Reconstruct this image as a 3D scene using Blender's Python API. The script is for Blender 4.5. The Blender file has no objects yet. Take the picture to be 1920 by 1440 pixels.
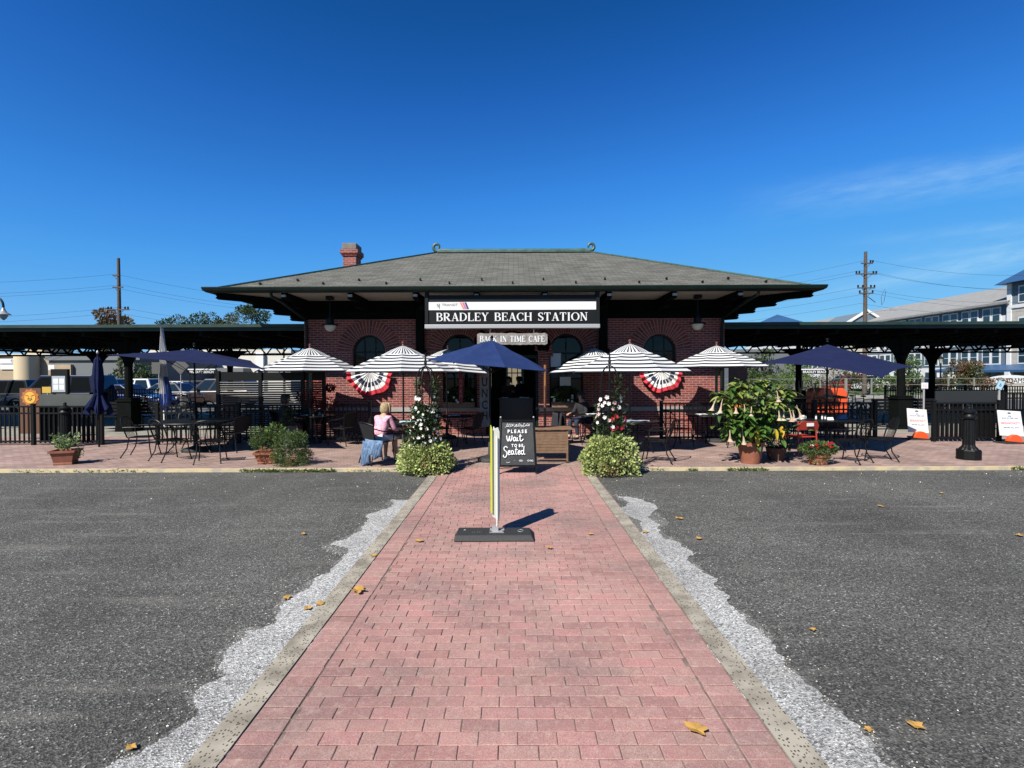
import bpy, bmesh, math, random
from math import sin, cos, pi, radians, sqrt, atan2
from mathutils import Vector, Matrix, Euler
R = random.Random(7)
sc = bpy.context.scene
COL = sc.collection

# ---------------------------------------------------------------- camera
F = 975.0                      # focal length in pixels of the 1920 px wide photograph
cam_d = bpy.data.cameras.new('camera'); cam = bpy.data.objects.new('camera', cam_d); COL.objects.link(cam)
cam_d.sensor_width = 36; cam_d.lens = F / 1920 * 36; cam_d.clip_end = 3000; cam_d.clip_start = 0.05
CAM = Vector((0, 0, 1.8))
cam.location = CAM
ROT = Euler((radians(90 - 0.95), 0, radians(0.2)), 'XYZ').to_matrix() @ Matrix.Rotation(radians(-0.2), 3, 'Z')
cam.rotation_euler = ROT.to_euler()
sc.camera = cam

# ---------------------------------------------------------------- sun and sky
SUN_EL, SUN_AZ = 44.0, 37.0        # light travels towards +Y, turned 37 degrees to +X
ld = Vector((sin(radians(SUN_AZ)) * cos(radians(SUN_EL)), cos(radians(SUN_AZ)) * cos(radians(SUN_EL)), -sin(radians(SUN_EL))))
sd = bpy.data.lights.new('sun', 'SUN'); sd.energy = 5.0; sd.angle = radians(0.5); sd.color = (1, 0.945, 0.85)
sun = bpy.data.objects.new('sun', sd); COL.objects.link(sun); sun.rotation_euler = ld.to_track_quat('-Z', 'Y').to_euler(); sun.location = (-20, -20, 30)
w = bpy.data.worlds.new('World'); sc.world = w; w.use_nodes = True
nt = w.node_tree; N = nt.nodes; L = nt.links
bg = N['Background']; bg.inputs['Strength'].default_value = 0.05
sky = N.new('ShaderNodeTexSky'); sky.sky_type = 'NISHITA'; sky.sun_disc = False
sky.sun_elevation = radians(SUN_EL); sky.sun_rotation = radians(180 + SUN_AZ)
sky.altitude = 0; sky.air_density = 1.0; sky.dust_density = 0.15; sky.ozone_density = 3.0
vm = N.new('ShaderNodeVectorMath'); vm.operation = 'SCALE'; vm.inputs['Scale'].default_value = 0.082
cur = N.new('ShaderNodeRGBCurve')          # deep polarised blue, paler near the horizon
for ci, pts in enumerate((((0, 0), (.069, .007), (.084, .015), (.127, .04), (.2, .09), (.296, .156), (1, .5)),
                          ((0, 0), (.119, .08), (.15, .127), (.22, .25), (.3, .36), (.42, .456), (1, .8)),
                          ((0, 0), (.227, .314), (.275, .485), (.376, .76), (.44, .84), (.5, .87), (1, .96)))):
    c_ = cur.mapping.curves[ci]; c_.points[0].location = pts[0]; c_.points[1].location = pts[-1]
    for p_ in pts[1:-1]: c_.points.new(*p_)
    for p_ in c_.points: p_.handle_type = 'VECTOR'
cur.mapping.extend = 'HORIZONTAL'; cur.mapping.update()
vm2 = N.new('ShaderNodeVectorMath'); vm2.operation = 'SCALE'; vm2.inputs['Scale'].default_value = 10.0
# thin cirrus: noise in the direction of view, thinned to streaks
tc = N.new('ShaderNodeTexCoord'); sep = N.new('ShaderNodeSeparateXYZ'); L.new(tc.outputs['Generated'], sep.inputs[0])
def mth(op, a, b=None, c=None):
    n = N.new('ShaderNodeMath'); n.operation = op
    for i, q in enumerate((a, b, c)):
        if q is None: continue
        if isinstance(q, (int, float)): n.inputs[i].default_value = q
        else: L.new(q, n.inputs[i])
    return n.outputs[0]
yy = mth('MAXIMUM', sep.outputs['Y'], 0.05)
tx = mth('DIVIDE', sep.outputs['X'], yy); tz = mth('DIVIDE', sep.outputs['Z'], yy)
def streak(x0, z0, slope, half, xa, xb):
    # distance from the line z = z0 + slope*(x-x0)
    ln = mth('SUBTRACT', tz, mth('MULTIPLY_ADD', mth('SUBTRACT', tx, x0), slope, z0))
    a = mth('SUBTRACT', 1.0, mth('DIVIDE', mth('ABSOLUTE', ln), half)); a = mth('MAXIMUM', a, 0.0)
    b = mth('MINIMUM', mth('MAXIMUM', mth('DIVIDE', mth('SUBTRACT', tx, xa), xb - xa), 0.0), 1.0)
    return mth('MULTIPLY', a, b)
cmb = N.new('ShaderNodeCombineXYZ'); L.new(mth('MULTIPLY', tx, 3.0), cmb.inputs[0]); L.new(mth('MULTIPLY_ADD', tx, -3.0, mth('MULTIPLY', tz, 16.0)), cmb.inputs[1])
nz = N.new('ShaderNodeTexNoise'); nz.inputs['Scale'].default_value = 2.6; nz.inputs['Detail'].default_value = 9; nz.inputs['Roughness'].default_value = 0.62
L.new(cmb.outputs[0], nz.inputs['Vector'])
s1 = mth('MULTIPLY', streak(0.62, 0.345, 0.13, 0.055, 0.40, 0.70), 0.22)
s2 = mth('MULTIPLY', streak(0.70, 0.175, 0.17, 0.020, 0.52, 0.85), 0.40)
s3 = mth('MULTIPLY', streak(0.80, 0.225, 0.14, 0.030, 0.55, 0.95), 0.22)
s4 = mth('MULTIPLY', streak(0.80, 0.265, 0.10, 0.02, 0.60, 0.9), 0.16)
cl = mth('MULTIPLY', mth('ADD', mth('ADD', s1, s2), mth('ADD', s3, s4)), mth('MAXIMUM', mth('MULTIPLY_ADD', nz.outputs['Fac'], 3.2, -0.85), 0.0))
mix = N.new('ShaderNodeMix'); mix.data_type = 'RGBA'; L.new(mth('MINIMUM', cl, 0.8), mix.inputs[0])
L.new(sky.outputs[0], vm.inputs[0]); L.new(vm.outputs[0], cur.inputs['Color']); L.new(cur.outputs[0], vm2.inputs[0]); L.new(vm2.outputs[0], mix.inputs[6])
mix.inputs[7].default_value = (5.6, 8.3, 9.9, 1)
L.new(mix.outputs[2], bg.inputs['Color'])
sc.view_settings.view_transform = 'Standard'; sc.view_settings.look = 'None'; sc.view_settings.gamma = 1
sc.view_settings.exposure = 1.0
sc.cycles.max_bounces = 6; sc.cycles.diffuse_bounces = 2; sc.cycles.transparent_max_bounces = 8

# ---------------------------------------------------------------- where a pixel of the photograph lies
def ray(px, py):
    return ROT @ Vector(((px - 960) / F, -(py - 720) / F, -1))
def G(px, py, z=0.05):            # the point at height z
    d = ray(px, py); return CAM + d * ((z - CAM.z) / d.z)
def P(px, py, Y):                 # the point on the plane y = Y
    d = ray(px, py); return CAM + d * (Y / d.y)

# ---------------------------------------------------------------- materials
MATS = {}
AL = 0.72            # all base colours are set for this bright exposure
def mat(name, col, rough=0.6, col2=None, ns=6, detail=4, bump=0, bs=40, metal=0, spec=0.5, island=0, lo=0.35, hi=0.65, trans=0, coat=0, emit=0):
    if name in MATS: return MATS[name]
    col = tuple(c * AL for c in col); col2 = tuple(c * AL for c in col2) if col2 else None
    m = bpy.data.materials.new(name); m.use_nodes = True; MATS[name] = m
    n = m.node_tree.nodes; l = m.node_tree.links; b = n['Principled BSDF']
    b.inputs['Base Color'].default_value = (*col, 1); b.inputs['Roughness'].default_value = rough
    b.inputs['Metallic'].default_value = metal; b.inputs['Specular IOR Level'].default_value = spec
    if coat: b.inputs['Coat Weight'].default_value = coat; b.inputs['Coat Roughness'].default_value = 0.08
    tcn = n.new('ShaderNodeTexCoord'); out = None
    if col2:
        t = n.new('ShaderNodeTexNoise'); t.inputs['Scale'].default_value = ns; t.inputs['Detail'].default_value = detail; t.inputs['Roughness'].default_value = 0.6
        l.new(tcn.outputs['Object'], t.inputs['Vector'])
        r = n.new('ShaderNodeValToRGB'); r.color_ramp.elements[0].position = lo; r.color_ramp.elements[1].position = hi
        r.color_ramp.elements[0].color = (*col, 1); r.color_ramp.elements[1].color = (*col2, 1)
        l.new(t.outputs['Fac'], r.inputs[0]); out = r.outputs[0]
    if island:
        g = n.new('ShaderNodeNewGeometry'); h = n.new('ShaderNodeHueSaturation')
        mr = n.new('ShaderNodeMapRange'); mr.inputs[3].default_value = 1 - island; mr.inputs[4].default_value = 1 + island
        l.new(g.outputs['Random Per Island'], mr.inputs[0]); l.new(mr.outputs[0], h.inputs['Value'])
        mr2 = n.new('ShaderNodeMapRange'); mr2.inputs[3].default_value = 0.5 + 0.05 * island; mr2.inputs[4].default_value = 0.5 - 0.05 * island
        mt = n.new('ShaderNodeMath'); mt.operation = 'FRACT'; mm = n.new('ShaderNodeMath'); mm.operation = 'MULTIPLY'; mm.inputs[1].default_value = 7.31
        l.new(g.outputs['Random Per Island'], mm.inputs[0]); l.new(mm.outputs[0], mt.inputs[0]); l.new(mt.outputs[0], mr2.inputs[0]); l.new(mr2.outputs[0], h.inputs['Hue'])
        if out: l.new(out, h.inputs['Color'])
        else: h.inputs['Color'].default_value = (*col, 1)
        out = h.outputs[0]
    if out: l.new(out, b.inputs['Base Color'])
    if bump:
        t = n.new('ShaderNodeTexNoise'); t.inputs['Scale'].default_value = bs; t.inputs['Detail'].default_value = 4
        l.new(tcn.outputs['Object'], t.inputs['Vector'])
        bp = n.new('ShaderNodeBump'); bp.inputs['Strength'].default_value = bump; bp.inputs['Distance'].default_value = 0.01
        l.new(t.outputs['Fac'], bp.inputs['Height']); l.new(bp.outputs[0], b.inputs['Normal'])
    if trans:      # thin leaf or cloth that lets light through
        tr = n.new('ShaderNodeBsdfTranslucent'); mx = n.new('ShaderNodeMixShader'); mx.inputs[0].default_value = trans
        if out: l.new(out, tr.inputs[0])
        else: tr.inputs[0].default_value = (*col, 1)
        l.new(b.outputs[0], mx.inputs[1]); l.new(tr.outputs[0], mx.inputs[2]); l.new(mx.outputs[0], n['Material Output'].inputs[0])
    return m

def brickmat(name, c1, c2, mortar, bw, rh, ms=0.01, off=0.5, rough=0.85, bump=0.5, dirt=None, var=0.25, bias=0.0, msm=0.1):
    c1, c2, mortar = (tuple(c * AL for c in q) for q in (c1, c2, mortar))
    m = bpy.data.materials.new(name); m.use_nodes = True; MATS[name] = m
    n = m.node_tree.nodes; l = m.node_tree.links; b = n['Principled BSDF']; b.inputs['Roughness'].default_value = rough; b.inputs['Specular IOR Level'].default_value = 0.3
    uv = n.new('ShaderNodeUVMap'); t = n.new('ShaderNodeTexBrick'); l.new(uv.outputs[0], t.inputs['Vector'])
    t.inputs['Scale'].default_value = 1; t.inputs['Brick Width'].default_value = bw; t.inputs['Row Height'].default_value = rh
    t.inputs['Mortar Size'].default_value = ms; t.inputs['Mortar Smooth'].default_value = msm; t.inputs['Bias'].default_value = bias; t.offset = off
    t.inputs['Color1'].default_value = (*c1, 1); t.inputs['Color2'].default_value = (*c2, 1); t.inputs['Mortar'].default_value = (*mortar, 1)
    ns_ = n.new('ShaderNodeTexNoise'); ns_.inputs['Scale'].default_value = 1.3; ns_.inputs['Detail'].default_value = 6; l.new(uv.outputs[0], ns_.inputs['Vector'])
    mr = n.new('ShaderNodeMapRange'); mr.inputs[1].default_value = 0.3; mr.inputs[2].default_value = 0.7; mr.inputs[3].default_value = 1 - var; mr.inputs[4].default_value = 1 + var
    l.new(ns_.outputs['Fac'], mr.inputs[0])
    n2 = n.new('ShaderNodeTexNoise'); n2.inputs['Scale'].default_value = 90; n2.inputs['Detail'].default_value = 3; l.new(uv.outputs[0], n2.inputs['Vector'])
    mr2 = n.new('ShaderNodeMapRange'); mr2.inputs[1].default_value = 0.3; mr2.inputs[2].default_value = 0.7; mr2.inputs[3].default_value = 0.85; mr2.inputs[4].default_value = 1.15
    l.new(n2.outputs['Fac'], mr2.inputs[0])
    mu = n.new('ShaderNodeMath'); mu.operation = 'MULTIPLY'; l.new(mr.outputs[0], mu.inputs[0]); l.new(mr2.outputs[0], mu.inputs[1])
    h = n.new('ShaderNodeHueSaturation'); l.new(t.outputs['Color'], h.inputs['Color']); l.new(mu.outputs[0], h.inputs['Value']); l.new(h.outputs[0], b.inputs['Base Color'])
    bp = n.new('ShaderNodeBump'); bp.inputs['Strength'].default_value = bump; bp.inputs['Distance'].default_value = 0.01; bp.invert = True
    l.new(t.outputs['Fac'], bp.inputs['Height']); l.new(bp.outputs[0], b.inputs['Normal'])
    return m

# ---------------------------------------------------------------- mesh builder
class MB:
    def __init__(s): s.v = []; s.f = []; s.uv = []; s.mi = []
    def face(s, pts, uv=None, m=0):
        i = len(s.v); s.v += [tuple(p) for p in pts]; s.f.append(tuple(range(i, i + len(pts)))); s.uv.append(uv); s.mi.append(m)
    def faces(s, verts, faces, m=0, uvs=None):
        i = len(s.v); s.v += [tuple(p) for p in verts]
        for k, f in enumerate(faces): s.f.append(tuple(q + i for q in f)); s.uv.append(uvs[k] if uvs else None); s.mi.append(m)
    def box(s, x0, x1, y0, y1, z0, z1, m=0, M=None):
        v = [Vector((x, y, z)) for z in (z0, z1) for y in (y0, y1) for x in (x0, x1)]
        if M: v = [M @ p for p in v]
        def u(ax, p):
            return (p.y, p.z) if ax == 0 else (p.x, p.z) if ax == 1 else (p.x, p.y)
        fs = [((0, 2, 3, 1), 2), ((4, 5, 7, 6), 2), ((0, 1, 5, 4), 1), ((2, 6, 7, 3), 1), ((0, 4, 6, 2), 0), ((1, 3, 7, 5), 0)]
        s.faces(v, [a for a, _ in fs], m, [[u(ax, v[k]) for k in a] for a, ax in fs])
    def cbox(s, c, d, M=None, m=0):      # centre, size, rotation about the centre
        T = Matrix.Translation(Vector(c)) @ (M.to_4x4() if M else Matrix())
        s.box(-d[0] / 2, d[0] / 2, -d[1] / 2, d[1] / 2, -d[2] / 2, d[2] / 2, m, T)
    def beam(s, a, b, w, h, m=0, up=Vector((0, 0, 1))):
        a = Vector(a); b = Vector(b); d = b - a; ln = d.length; d.normalize()
        x = d.cross(up)
        if x.length < 1e-4: x = Vector((1, 0, 0))
        x.normalize(); z = x.cross(d)
        M = Matrix(((x.x, d.x, z.x, 0), (x.y, d.y, z.y, 0), (x.z, d.z, z.z, 0), (0, 0, 0, 1)))
        s.box(-w / 2, w / 2, 0, ln, -h / 2, h / 2, m, Matrix.Translation(a) @ M)
    def tube(s, pts, r, n=8, m=0, closed=False):
        pts = [Vector(p) for p in pts]; k = len(pts); rr = r if isinstance(r, (list, tuple)) else [r] * k
        rings = []; prev = None
        for i, p in enumerate(pts):
            if closed: d = pts[(i + 1) % k] - pts[i - 1]
            else: d = pts[min(i + 1, k - 1)] - pts[max(i - 1, 0)]
            d.normalize()
            if prev is None:
                x = d.cross(Vector((0, 0, 1)))
                if x.length < 1e-3: x = Vector((1, 0, 0))
            else: x = prev - d * prev.dot(d)
            x.normalize(); prev = x; y = d.cross(x)
            rings.append([p + (x * cos(2 * pi * j / n) + y * sin(2 * pi * j / n)) * rr[i] for j in range(n)])
        i0 = len(s.v); 
        for rg in rings: s.v += [tuple(q) for q in rg]
        for i in range(k if closed else k - 1):
            for j in range(n):
                a = i0 + i * n + j; b = i0 + i * n + (j + 1) % n; i2 = (i + 1) % k
                c = i0 + i2 * n + (j + 1) % n; d_ = i0 + i2 * n + j
                s.f.append((a, b, c, d_)); s.uv.append(None); s.mi.append(m)
        if not closed:
            s.f.append(tuple(i0 + j for j in range(n - 1, -1, -1))); s.uv.append(None); s.mi.append(m)
            s.f.append(tuple(i0 + (k - 1) * n + j for j in range(n))); s.uv.append(None); s.mi.append(m)
    def lathe(s, prof, n=24, c=(0, 0, 0), m=0, flute=0, sq=0):
        c = Vector(c); i0 = len(s.v)
        for r, z in prof:
            for j in range(n):
                a = 2 * pi * j / n; q = r * (1 + flute * cos(a * (n // 2)))
                s.v.append((c.x + q * cos(a), c.y + q * sin(a), c.z + z))
        for i in range(len(prof) - 1):
            for j in range(n):
                s.f.append((i0 + i * n + j, i0 + i * n + (j + 1) % n, i0 + (i + 1) * n + (j + 1) % n, i0 + (i + 1) * n + j)); s.uv.append(None); s.mi.append(m)
        s.f.append(tuple(i0 + j for j in range(n - 1, -1, -1))); s.uv.append(None); s.mi.append(m)
        e = i0 + (len(prof) - 1) * n
        s.f.append(tuple(e + j for j in range(n))); s.uv.append(None); s.mi.append(m)
    def prism(s, pts, d, m=0):          # outline (3-D points) swept along d
        pts = [Vector(p) for p in pts]; d = Vector(d); n = len(pts)
        s.faces(pts + [p + d for p in pts], [tuple(range(n - 1, -1, -1)), tuple(range(n, 2 * n))] + [(i, (i + 1) % n, n + (i + 1) % n, n + i) for i in range(n)], m)
    def sphere(s, c, r, n=10, m=0):
        c = Vector(c); r = Vector((r, r, r)) if isinstance(r, (int, float)) else Vector(r)
        pr = [(sin(pi * i / n), -cos(pi * i / n)) for i in range(n + 1)]
        i0 = len(s.v); k = n * 2
        for a, z in pr:
            for j in range(k): s.v.append((c.x + r.x * a * cos(2 * pi * j / k), c.y + r.y * a * sin(2 * pi * j / k), c.z + r.z * z))
        for i in range(n):
            for j in range(k): s.f.append((i0 + i * k + j, i0 + i * k + (j + 1) % k, i0 + (i + 1) * k + (j + 1) % k, i0 + (i + 1) * k + j)); s.uv.append(None); s.mi.append(m)
    def leaf(s, p, size, d=None, w=0.5, m=0, rnd=R):
        p = Vector(p)
        if d is None: d = Vector((rnd.gauss(0, 1), rnd.gauss(0, 1), rnd.gauss(0, 1)))
        d = Vector(d).normalized(); q = d.cross(Vector((rnd.gauss(0, 1), rnd.gauss(0, 1), rnd.gauss(0, 1) + .01))).normalized(); up = d.cross(q)
        a = p; b = p + d * size * .45 + q * size * w / 2 + up * size * .08; c = p + d * size; e = p + d * size * .45 - q * size * w / 2 + up * size * .08
        s.faces([a, b, c, e], [(0, 1, 2), (0, 2, 3)], m)
    def build(s, name, mats, parent=None, smooth=False, world=False, bevel=0, solid=0):
        me = bpy.data.meshes.new(name)
        v = s.v
        if world and parent:
            o0 = parent.location
            while False: pass
            v = [(a - o0.x, b - o0.y, c - o0.z) for a, b, c in v]
        me.from_pydata(v, [], s.f)
        if not isinstance(mats, (list, tuple)): mats = [mats]
        for q in mats: me.materials.append(q)
        me.polygons.foreach_set('material_index', s.mi)
        if any(u is not None for u in s.uv):
            ul = me.uv_layers.new(name='UVMap')
            for p, u in zip(me.polygons, s.uv):
                if u:
                    for li, q in zip(p.loop_indices, u): ul.data[li].uv = q
        if smooth or solid:
            bm_ = bmesh.new(); bm_.from_mesh(me); bmesh.ops.remove_doubles(bm_, verts=bm_.verts, dist=2e-5); bm_.to_mesh(me); bm_.free()
        if smooth:
            me.polygons.foreach_set('use_smooth', [True] * len(me.polygons))
            me.set_sharp_from_angle(angle=radians(40))
        me.update()
        o = bpy.data.objects.new(name, me); COL.objects.link(o)
        if parent: o.parent = parent
        if bevel:
            b = o.modifiers.new('bevel', 'BEVEL'); b.width = bevel; b.segments = 2; b.limit_method = 'ANGLE'
        if solid:
            b = o.modifiers.new('solid', 'SOLIDIFY'); b.thickness = solid
        return o

def tag(o, label=None, cat=None, group=None, kind=None):
    if label: o['label'] = label
    if cat: o['category'] = cat
    if group: o['group'] = group
    if kind: o['kind'] = kind
    return o
def thing(name, label, cat, loc=(0, 0, 0), rz=0, group=None):
    o = bpy.data.objects.new(name, None); COL.objects.link(o); o.location = loc; o.rotation_euler = (0, 0, rz); o.empty_display_size = .2
    return tag(o, label, cat, group)
CH = {}
def copy_tree(o, loc=None, rz=None, label=None, group=None, parent=None):
    kids = [c for c in COL.objects if c.parent == o]
    c = o.copy(); COL.objects.link(c)
    if parent: c.parent = parent
    if loc is not None: c.location = loc
    if rz is not None: c.rotation_euler = (0, 0, rz)
    if label: c['label'] = label
    if group: c['group'] = group
    for k in kids: copy_tree(k, parent=c)
    return c
def struct(mb, name, m, smooth=False): return tag(mb.build(name, m, smooth=smooth), kind='structure')

def text(s, size, m, parent, loc, name='lettering', ext=0.003, align='CENTER', rot=(pi / 2, 0, 0), sx=1.0, off=0.0, shear=0.0):
    cu = bpy.data.curves.new('t', 'FONT'); cu.body = s; cu.size = size; cu.align_x = align; cu.align_y = 'CENTER'; cu.extrude = ext; cu.offset = off; cu.shear = shear; cu.resolution_u = 3
    o = bpy.data.objects.new('t', cu); COL.objects.link(o)
    bpy.context.view_layer.update()
    me = bpy.data.meshes.new_from_object(o.evaluated_get(bpy.context.evaluated_depsgraph_get()))
    bpy.data.objects.remove(o); bpy.data.curves.remove(cu)
    me.transform(Matrix.Translation(Vector(loc)) @ Euler(rot).to_matrix().to_4x4() @ Matrix.Diagonal((sx, 1, 1, 1)))
    me.materials.clear(); me.materials.append(m); me.name = name
    q = bpy.data.objects.new(name, me); COL.objects.link(q); q.parent = parent
    return q

# serif capitals out of strokes: 'l' x0 y0 x1 y1 width, 'a' cx cy rx ry a0 a1
T_, t_ = 0.17, 0.065
GL = {
 'B': (.72, ['V.14', 'a.34,.76,.22,.21,-90,90', 'a.36,.27,.27,.25,-90,90', 'l.14,.97,.34,.97,t', 'l.14,.53,.36,.53,t', 'l.14,.03,.36,.03,t', 'l.02,.97,.14,.97,t', 'l.02,.03,.14,.03,t']),
 'R': (.78, ['V.14', 'a.34,.74,.24,.23,-90,90', 'l.14,.97,.34,.97,t', 'l.14,.50,.34,.50,t', 'l.34,.50,.64,.04,T', 'l.56,.03,.80,.03,t', 'l.02,.97,.14,.97,t', 'l.02,.03,.28,.03,t']),
 'A': (.82, ['l.14,.03,.40,.98,t', 'l.40,.98,.68,.03,T', 'l.24,.34,.58,.34,t', 'l.02,.03,.28,.03,t', 'l.54,.03,.82,.03,t']),
 'D': (.84, ['V.14', 'a.34,.50,.38,.46,-90,90', 'l.02,.97,.34,.97,t', 'l.02,.03,.34,.03,t']),
 'L': (.66, ['V.14', 'l.02,.97,.28,.97,t', 'l.02,.03,.60,.03,t', 'l.60,.0,.60,.24,t']),
 'E': (.68, ['V.14', 'l.02,.97,.60,.97,t', 'l.02,.03,.62,.03,t', 'l.14,.52,.46,.52,t', 'l.60,1,.60,.78,t', 'l.62,.0,.62,.24,t', 'l.46,.42,.46,.62,t']),
 'Y': (.78, ['l.14,.97,.40,.48,T', 'l.40,.48,.66,.97,t', 'l.40,.03,.40,.50,T', 'l.02,.97,.26,.97,t', 'l.54,.97,.78,.97,t', 'l.27,.03,.53,.03,t']),
 'C': (.76, ['a.44,.50,.36,.46,50,310', 'l.68,.96,.68,.70,t', 'l.68,.06,.68,.26,t']),
 'H': (.84, ['V.14', 'V.68', 'l.14,.52,.68,.52,t', 'l.02,.97,.27,.97,t', 'l.02,.03,.27,.03,t', 'l.55,.97,.80,.97,t', 'l.55,.03,.80,.03,t']),
 'S': (.60, ['a.30,.74,.20,.23,40,260', 'a.30,.27,.22,.24,-140,90', 'l.18,.62,.42,.40,T', 'l.50,.96,.50,.74,t', 'l.07,.04,.07,.28,t']),
 'T': (.74, ['V.36', 'l.04,.97,.68,.97,t', 'l.05,1,.05,.76,t', 'l.67,1,.67,.76,t', 'l.23,.03,.49,.03,t']),
 'I': (.38, ['V.18', 'l.05,.97,.31,.97,t', 'l.05,.03,.31,.03,t']),
 'O': (.88, ['a.44,.50,.37,.47,0,360']),
 'N': (.84, ['l.14,.03,.14,.97,t', 'l.14,.97,.68,.03,T', 'l.68,.03,.68,.97,t', 'l.02,.03,.26,.03,t', 'l.02,.97,.18,.97,t', 'l.56,.97,.80,.97,t']),
 'K': (.80, ['V.14', 'l.20,.44,.62,.97,t', 'l.32,.56,.64,.04,T', 'l.02,.97,.27,.97,t', 'l.02,.03,.27,.03,t', 'l.50,.97,.74,.97,t', 'l.54,.03,.80,.03,t']),
 'M': (.98, ['l.14,.03,.14,.97,t', 'l.14,.97,.46,.10,T', 'l.46,.10,.78,.97,t', 'V.80', 'l.02,.97,.16,.97,t', 'l.02,.03,.26,.03,t', 'l.67,.03,.94,.03,t', 'l.78,.97,.94,.97,t']),
 'F': (.62, ['V.14', 'l.02,.97,.58,.97,t', 'l.02,.03,.28,.03,t', 'l.14,.52,.44,.52,t', 'l.58,1,.58,.76,t', 'l.44,.42,.44,.62,t']),
 ' ': (.50, []), '.': (.3, ['l.1,.06,.22,.06,T']),
}
def serif(s, h, width, m, parent, loc, name='lettering', depth=0.012, bold=1.0):
    mb = MB(); x = 0; k = 0; tot = sum(GL[c][0] for c in s) + 0.06 * (len(s) - 1)
    for c in s:
        w_, st = GL[c]
        for q in st:
            k += 1; dd = 0.0002 * (k % 7)
            def rib(pts, ws):
                top = []; bot = []
                for i, p in enumerate(pts):
                    a = pts[max(i - 1, 0)]; b = pts[min(i + 1, len(pts) - 1)]
                    tx_, tz_ = b[0] - a[0], b[1] - a[1]; ln = sqrt(tx_ * tx_ + tz_ * tz_) or 1; nx, nz_ = -tz_ / ln, tx_ / ln
                    top.append((p[0] + nx * ws[i] / 2, p[1] + nz_ * ws[i] / 2)); bot.append((p[0] - nx * ws[i] / 2, p[1] - nz_ * ws[i] / 2))
                for i in range(len(pts) - 1):
                    quad = [top[i], top[i + 1], bot[i + 1], bot[i]]
                    V3 = [((x + a) , b) for a, b in quad]
                    mb.prism([(loc[0] + (a / tot - .5) * width, loc[1] - dd, loc[2] + (b - .5) * h) for a, b in V3], (0, -depth, 0))
            if q[0] == 'V':
                xx = float(q[1:]); rib([(xx, .03), (xx, .97)], [T_ * bold] * 2)
            elif q[0] == 'l':
                a, b, c2, d, wt = q[1:].split(','); ww = (T_ if wt == 'T' else t_) * bold; rib([(float(a), float(b)), (float(c2), float(d))], [ww, ww])
            else:
                cx, cy, rx, ry, a0, a1 = map(float, q[1:].split(',')); n = max(8, int(abs(a1 - a0) / 18)); pts = []; ws = []
                for i in range(n + 1):
                    a = radians(a0 + (a1 - a0) * i / n); pts.append((cx + rx * cos(a), cy + ry * sin(a))); ws.append((t_ + (T_ - t_) * cos(a) ** 2) * bold)
                rib(pts, ws)
        x += w_ + .06
    return mb.build(name, m, parent)

def strokes(lines, w, m, parent, name='lettering', fn=None, depth=0.002):   # handwriting: polylines in board coordinates mapped by fn
    mb = MB()
    for ln in lines:
        pts = []
        n = len(ln)
        for i in range(n - 1):      # catmull-rom
            p0, p1, p2, p3 = (Vector(ln[max(i - 1, 0)]), Vector(ln[i]), Vector(ln[i + 1]), Vector(ln[min(i + 2, n - 1)]))
            for k in range(5):
                t = k / 5; pts.append(.5 * ((2 * p1) + (-p0 + p2) * t + (2 * p0 - 5 * p1 + 4 * p2 - p3) * t * t + (-p0 + 3 * p1 - 3 * p2 + p3) * t ** 3))
        pts.append(Vector(ln[-1]))
        mb.tube([fn(p.x, p.y) for p in pts], w / 2, 5)
    return mb.build(name, m, parent)

# colours
m_black = mat('black painted metal', (.004, .0044, .0047), .45, (.008, .0086, .009), 30, spec=.2)
m_struct = mat('dark structural paint', (.003, .0042, .0038), .85, (.005, .0065, .006), 6, spec=.06)
m_green = mat('dark green paint', (.003, .010, .0075), .5, (.006, .016, .012), 5, spec=.2)
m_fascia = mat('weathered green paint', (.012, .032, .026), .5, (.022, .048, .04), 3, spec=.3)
m_soffit = mat('cream soffit boards', (.42, .38, .31), .7, (.36, .32, .27), 3)
m_conc = mat('pale concrete', (.30, .285, .24), .85, (.21, .20, .175), 2.2, 8, bump=.15)
m_pale = mat('white paint', (.62, .62, .60), .55, (.54, .54, .52), 3)
m_white = mat('clean white', (.72, .72, .71), .5)
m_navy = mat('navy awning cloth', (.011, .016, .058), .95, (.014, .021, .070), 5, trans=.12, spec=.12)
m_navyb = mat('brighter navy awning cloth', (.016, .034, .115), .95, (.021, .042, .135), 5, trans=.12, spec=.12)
m_terra = mat('terracotta', (.31, .11, .06), .75, (.23, .075, .04), 9, 6, bump=.1)
m_trunk = mat('bark', (.055, .04, .03), .9, (.11, .085, .065), 14, bump=.5)
m_woodg = mat('weathered timber', (.16, .14, .125), .85, (.30, .28, .26), 7, 8)
m_wood = mat('brown teak', (.15, .085, .045), .6, (.22, .13, .075), 9, 6)
m_pole = mat('varnished pole wood', (.22, .085, .025), .4, (.30, .13, .04), 12)
m_glass = mat('dark glass', (.008, .01, .012), .06, spec=.8)
m_chrome = mat('bright metal', (.5, .5, .5), .3, metal=.9)
m_silver = mat('brushed metal', (.42, .42, .42), .45, metal=.3)
m_soil = mat('potting soil', (.03, .02, .014), .95)
m_skin = mat('skin', (.50, .29, .20), .55)
m_rubber = mat('black rubber', (.016, .016, .017), .7, (.026, .026, .026), 60, bump=.3, bs=300)
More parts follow.
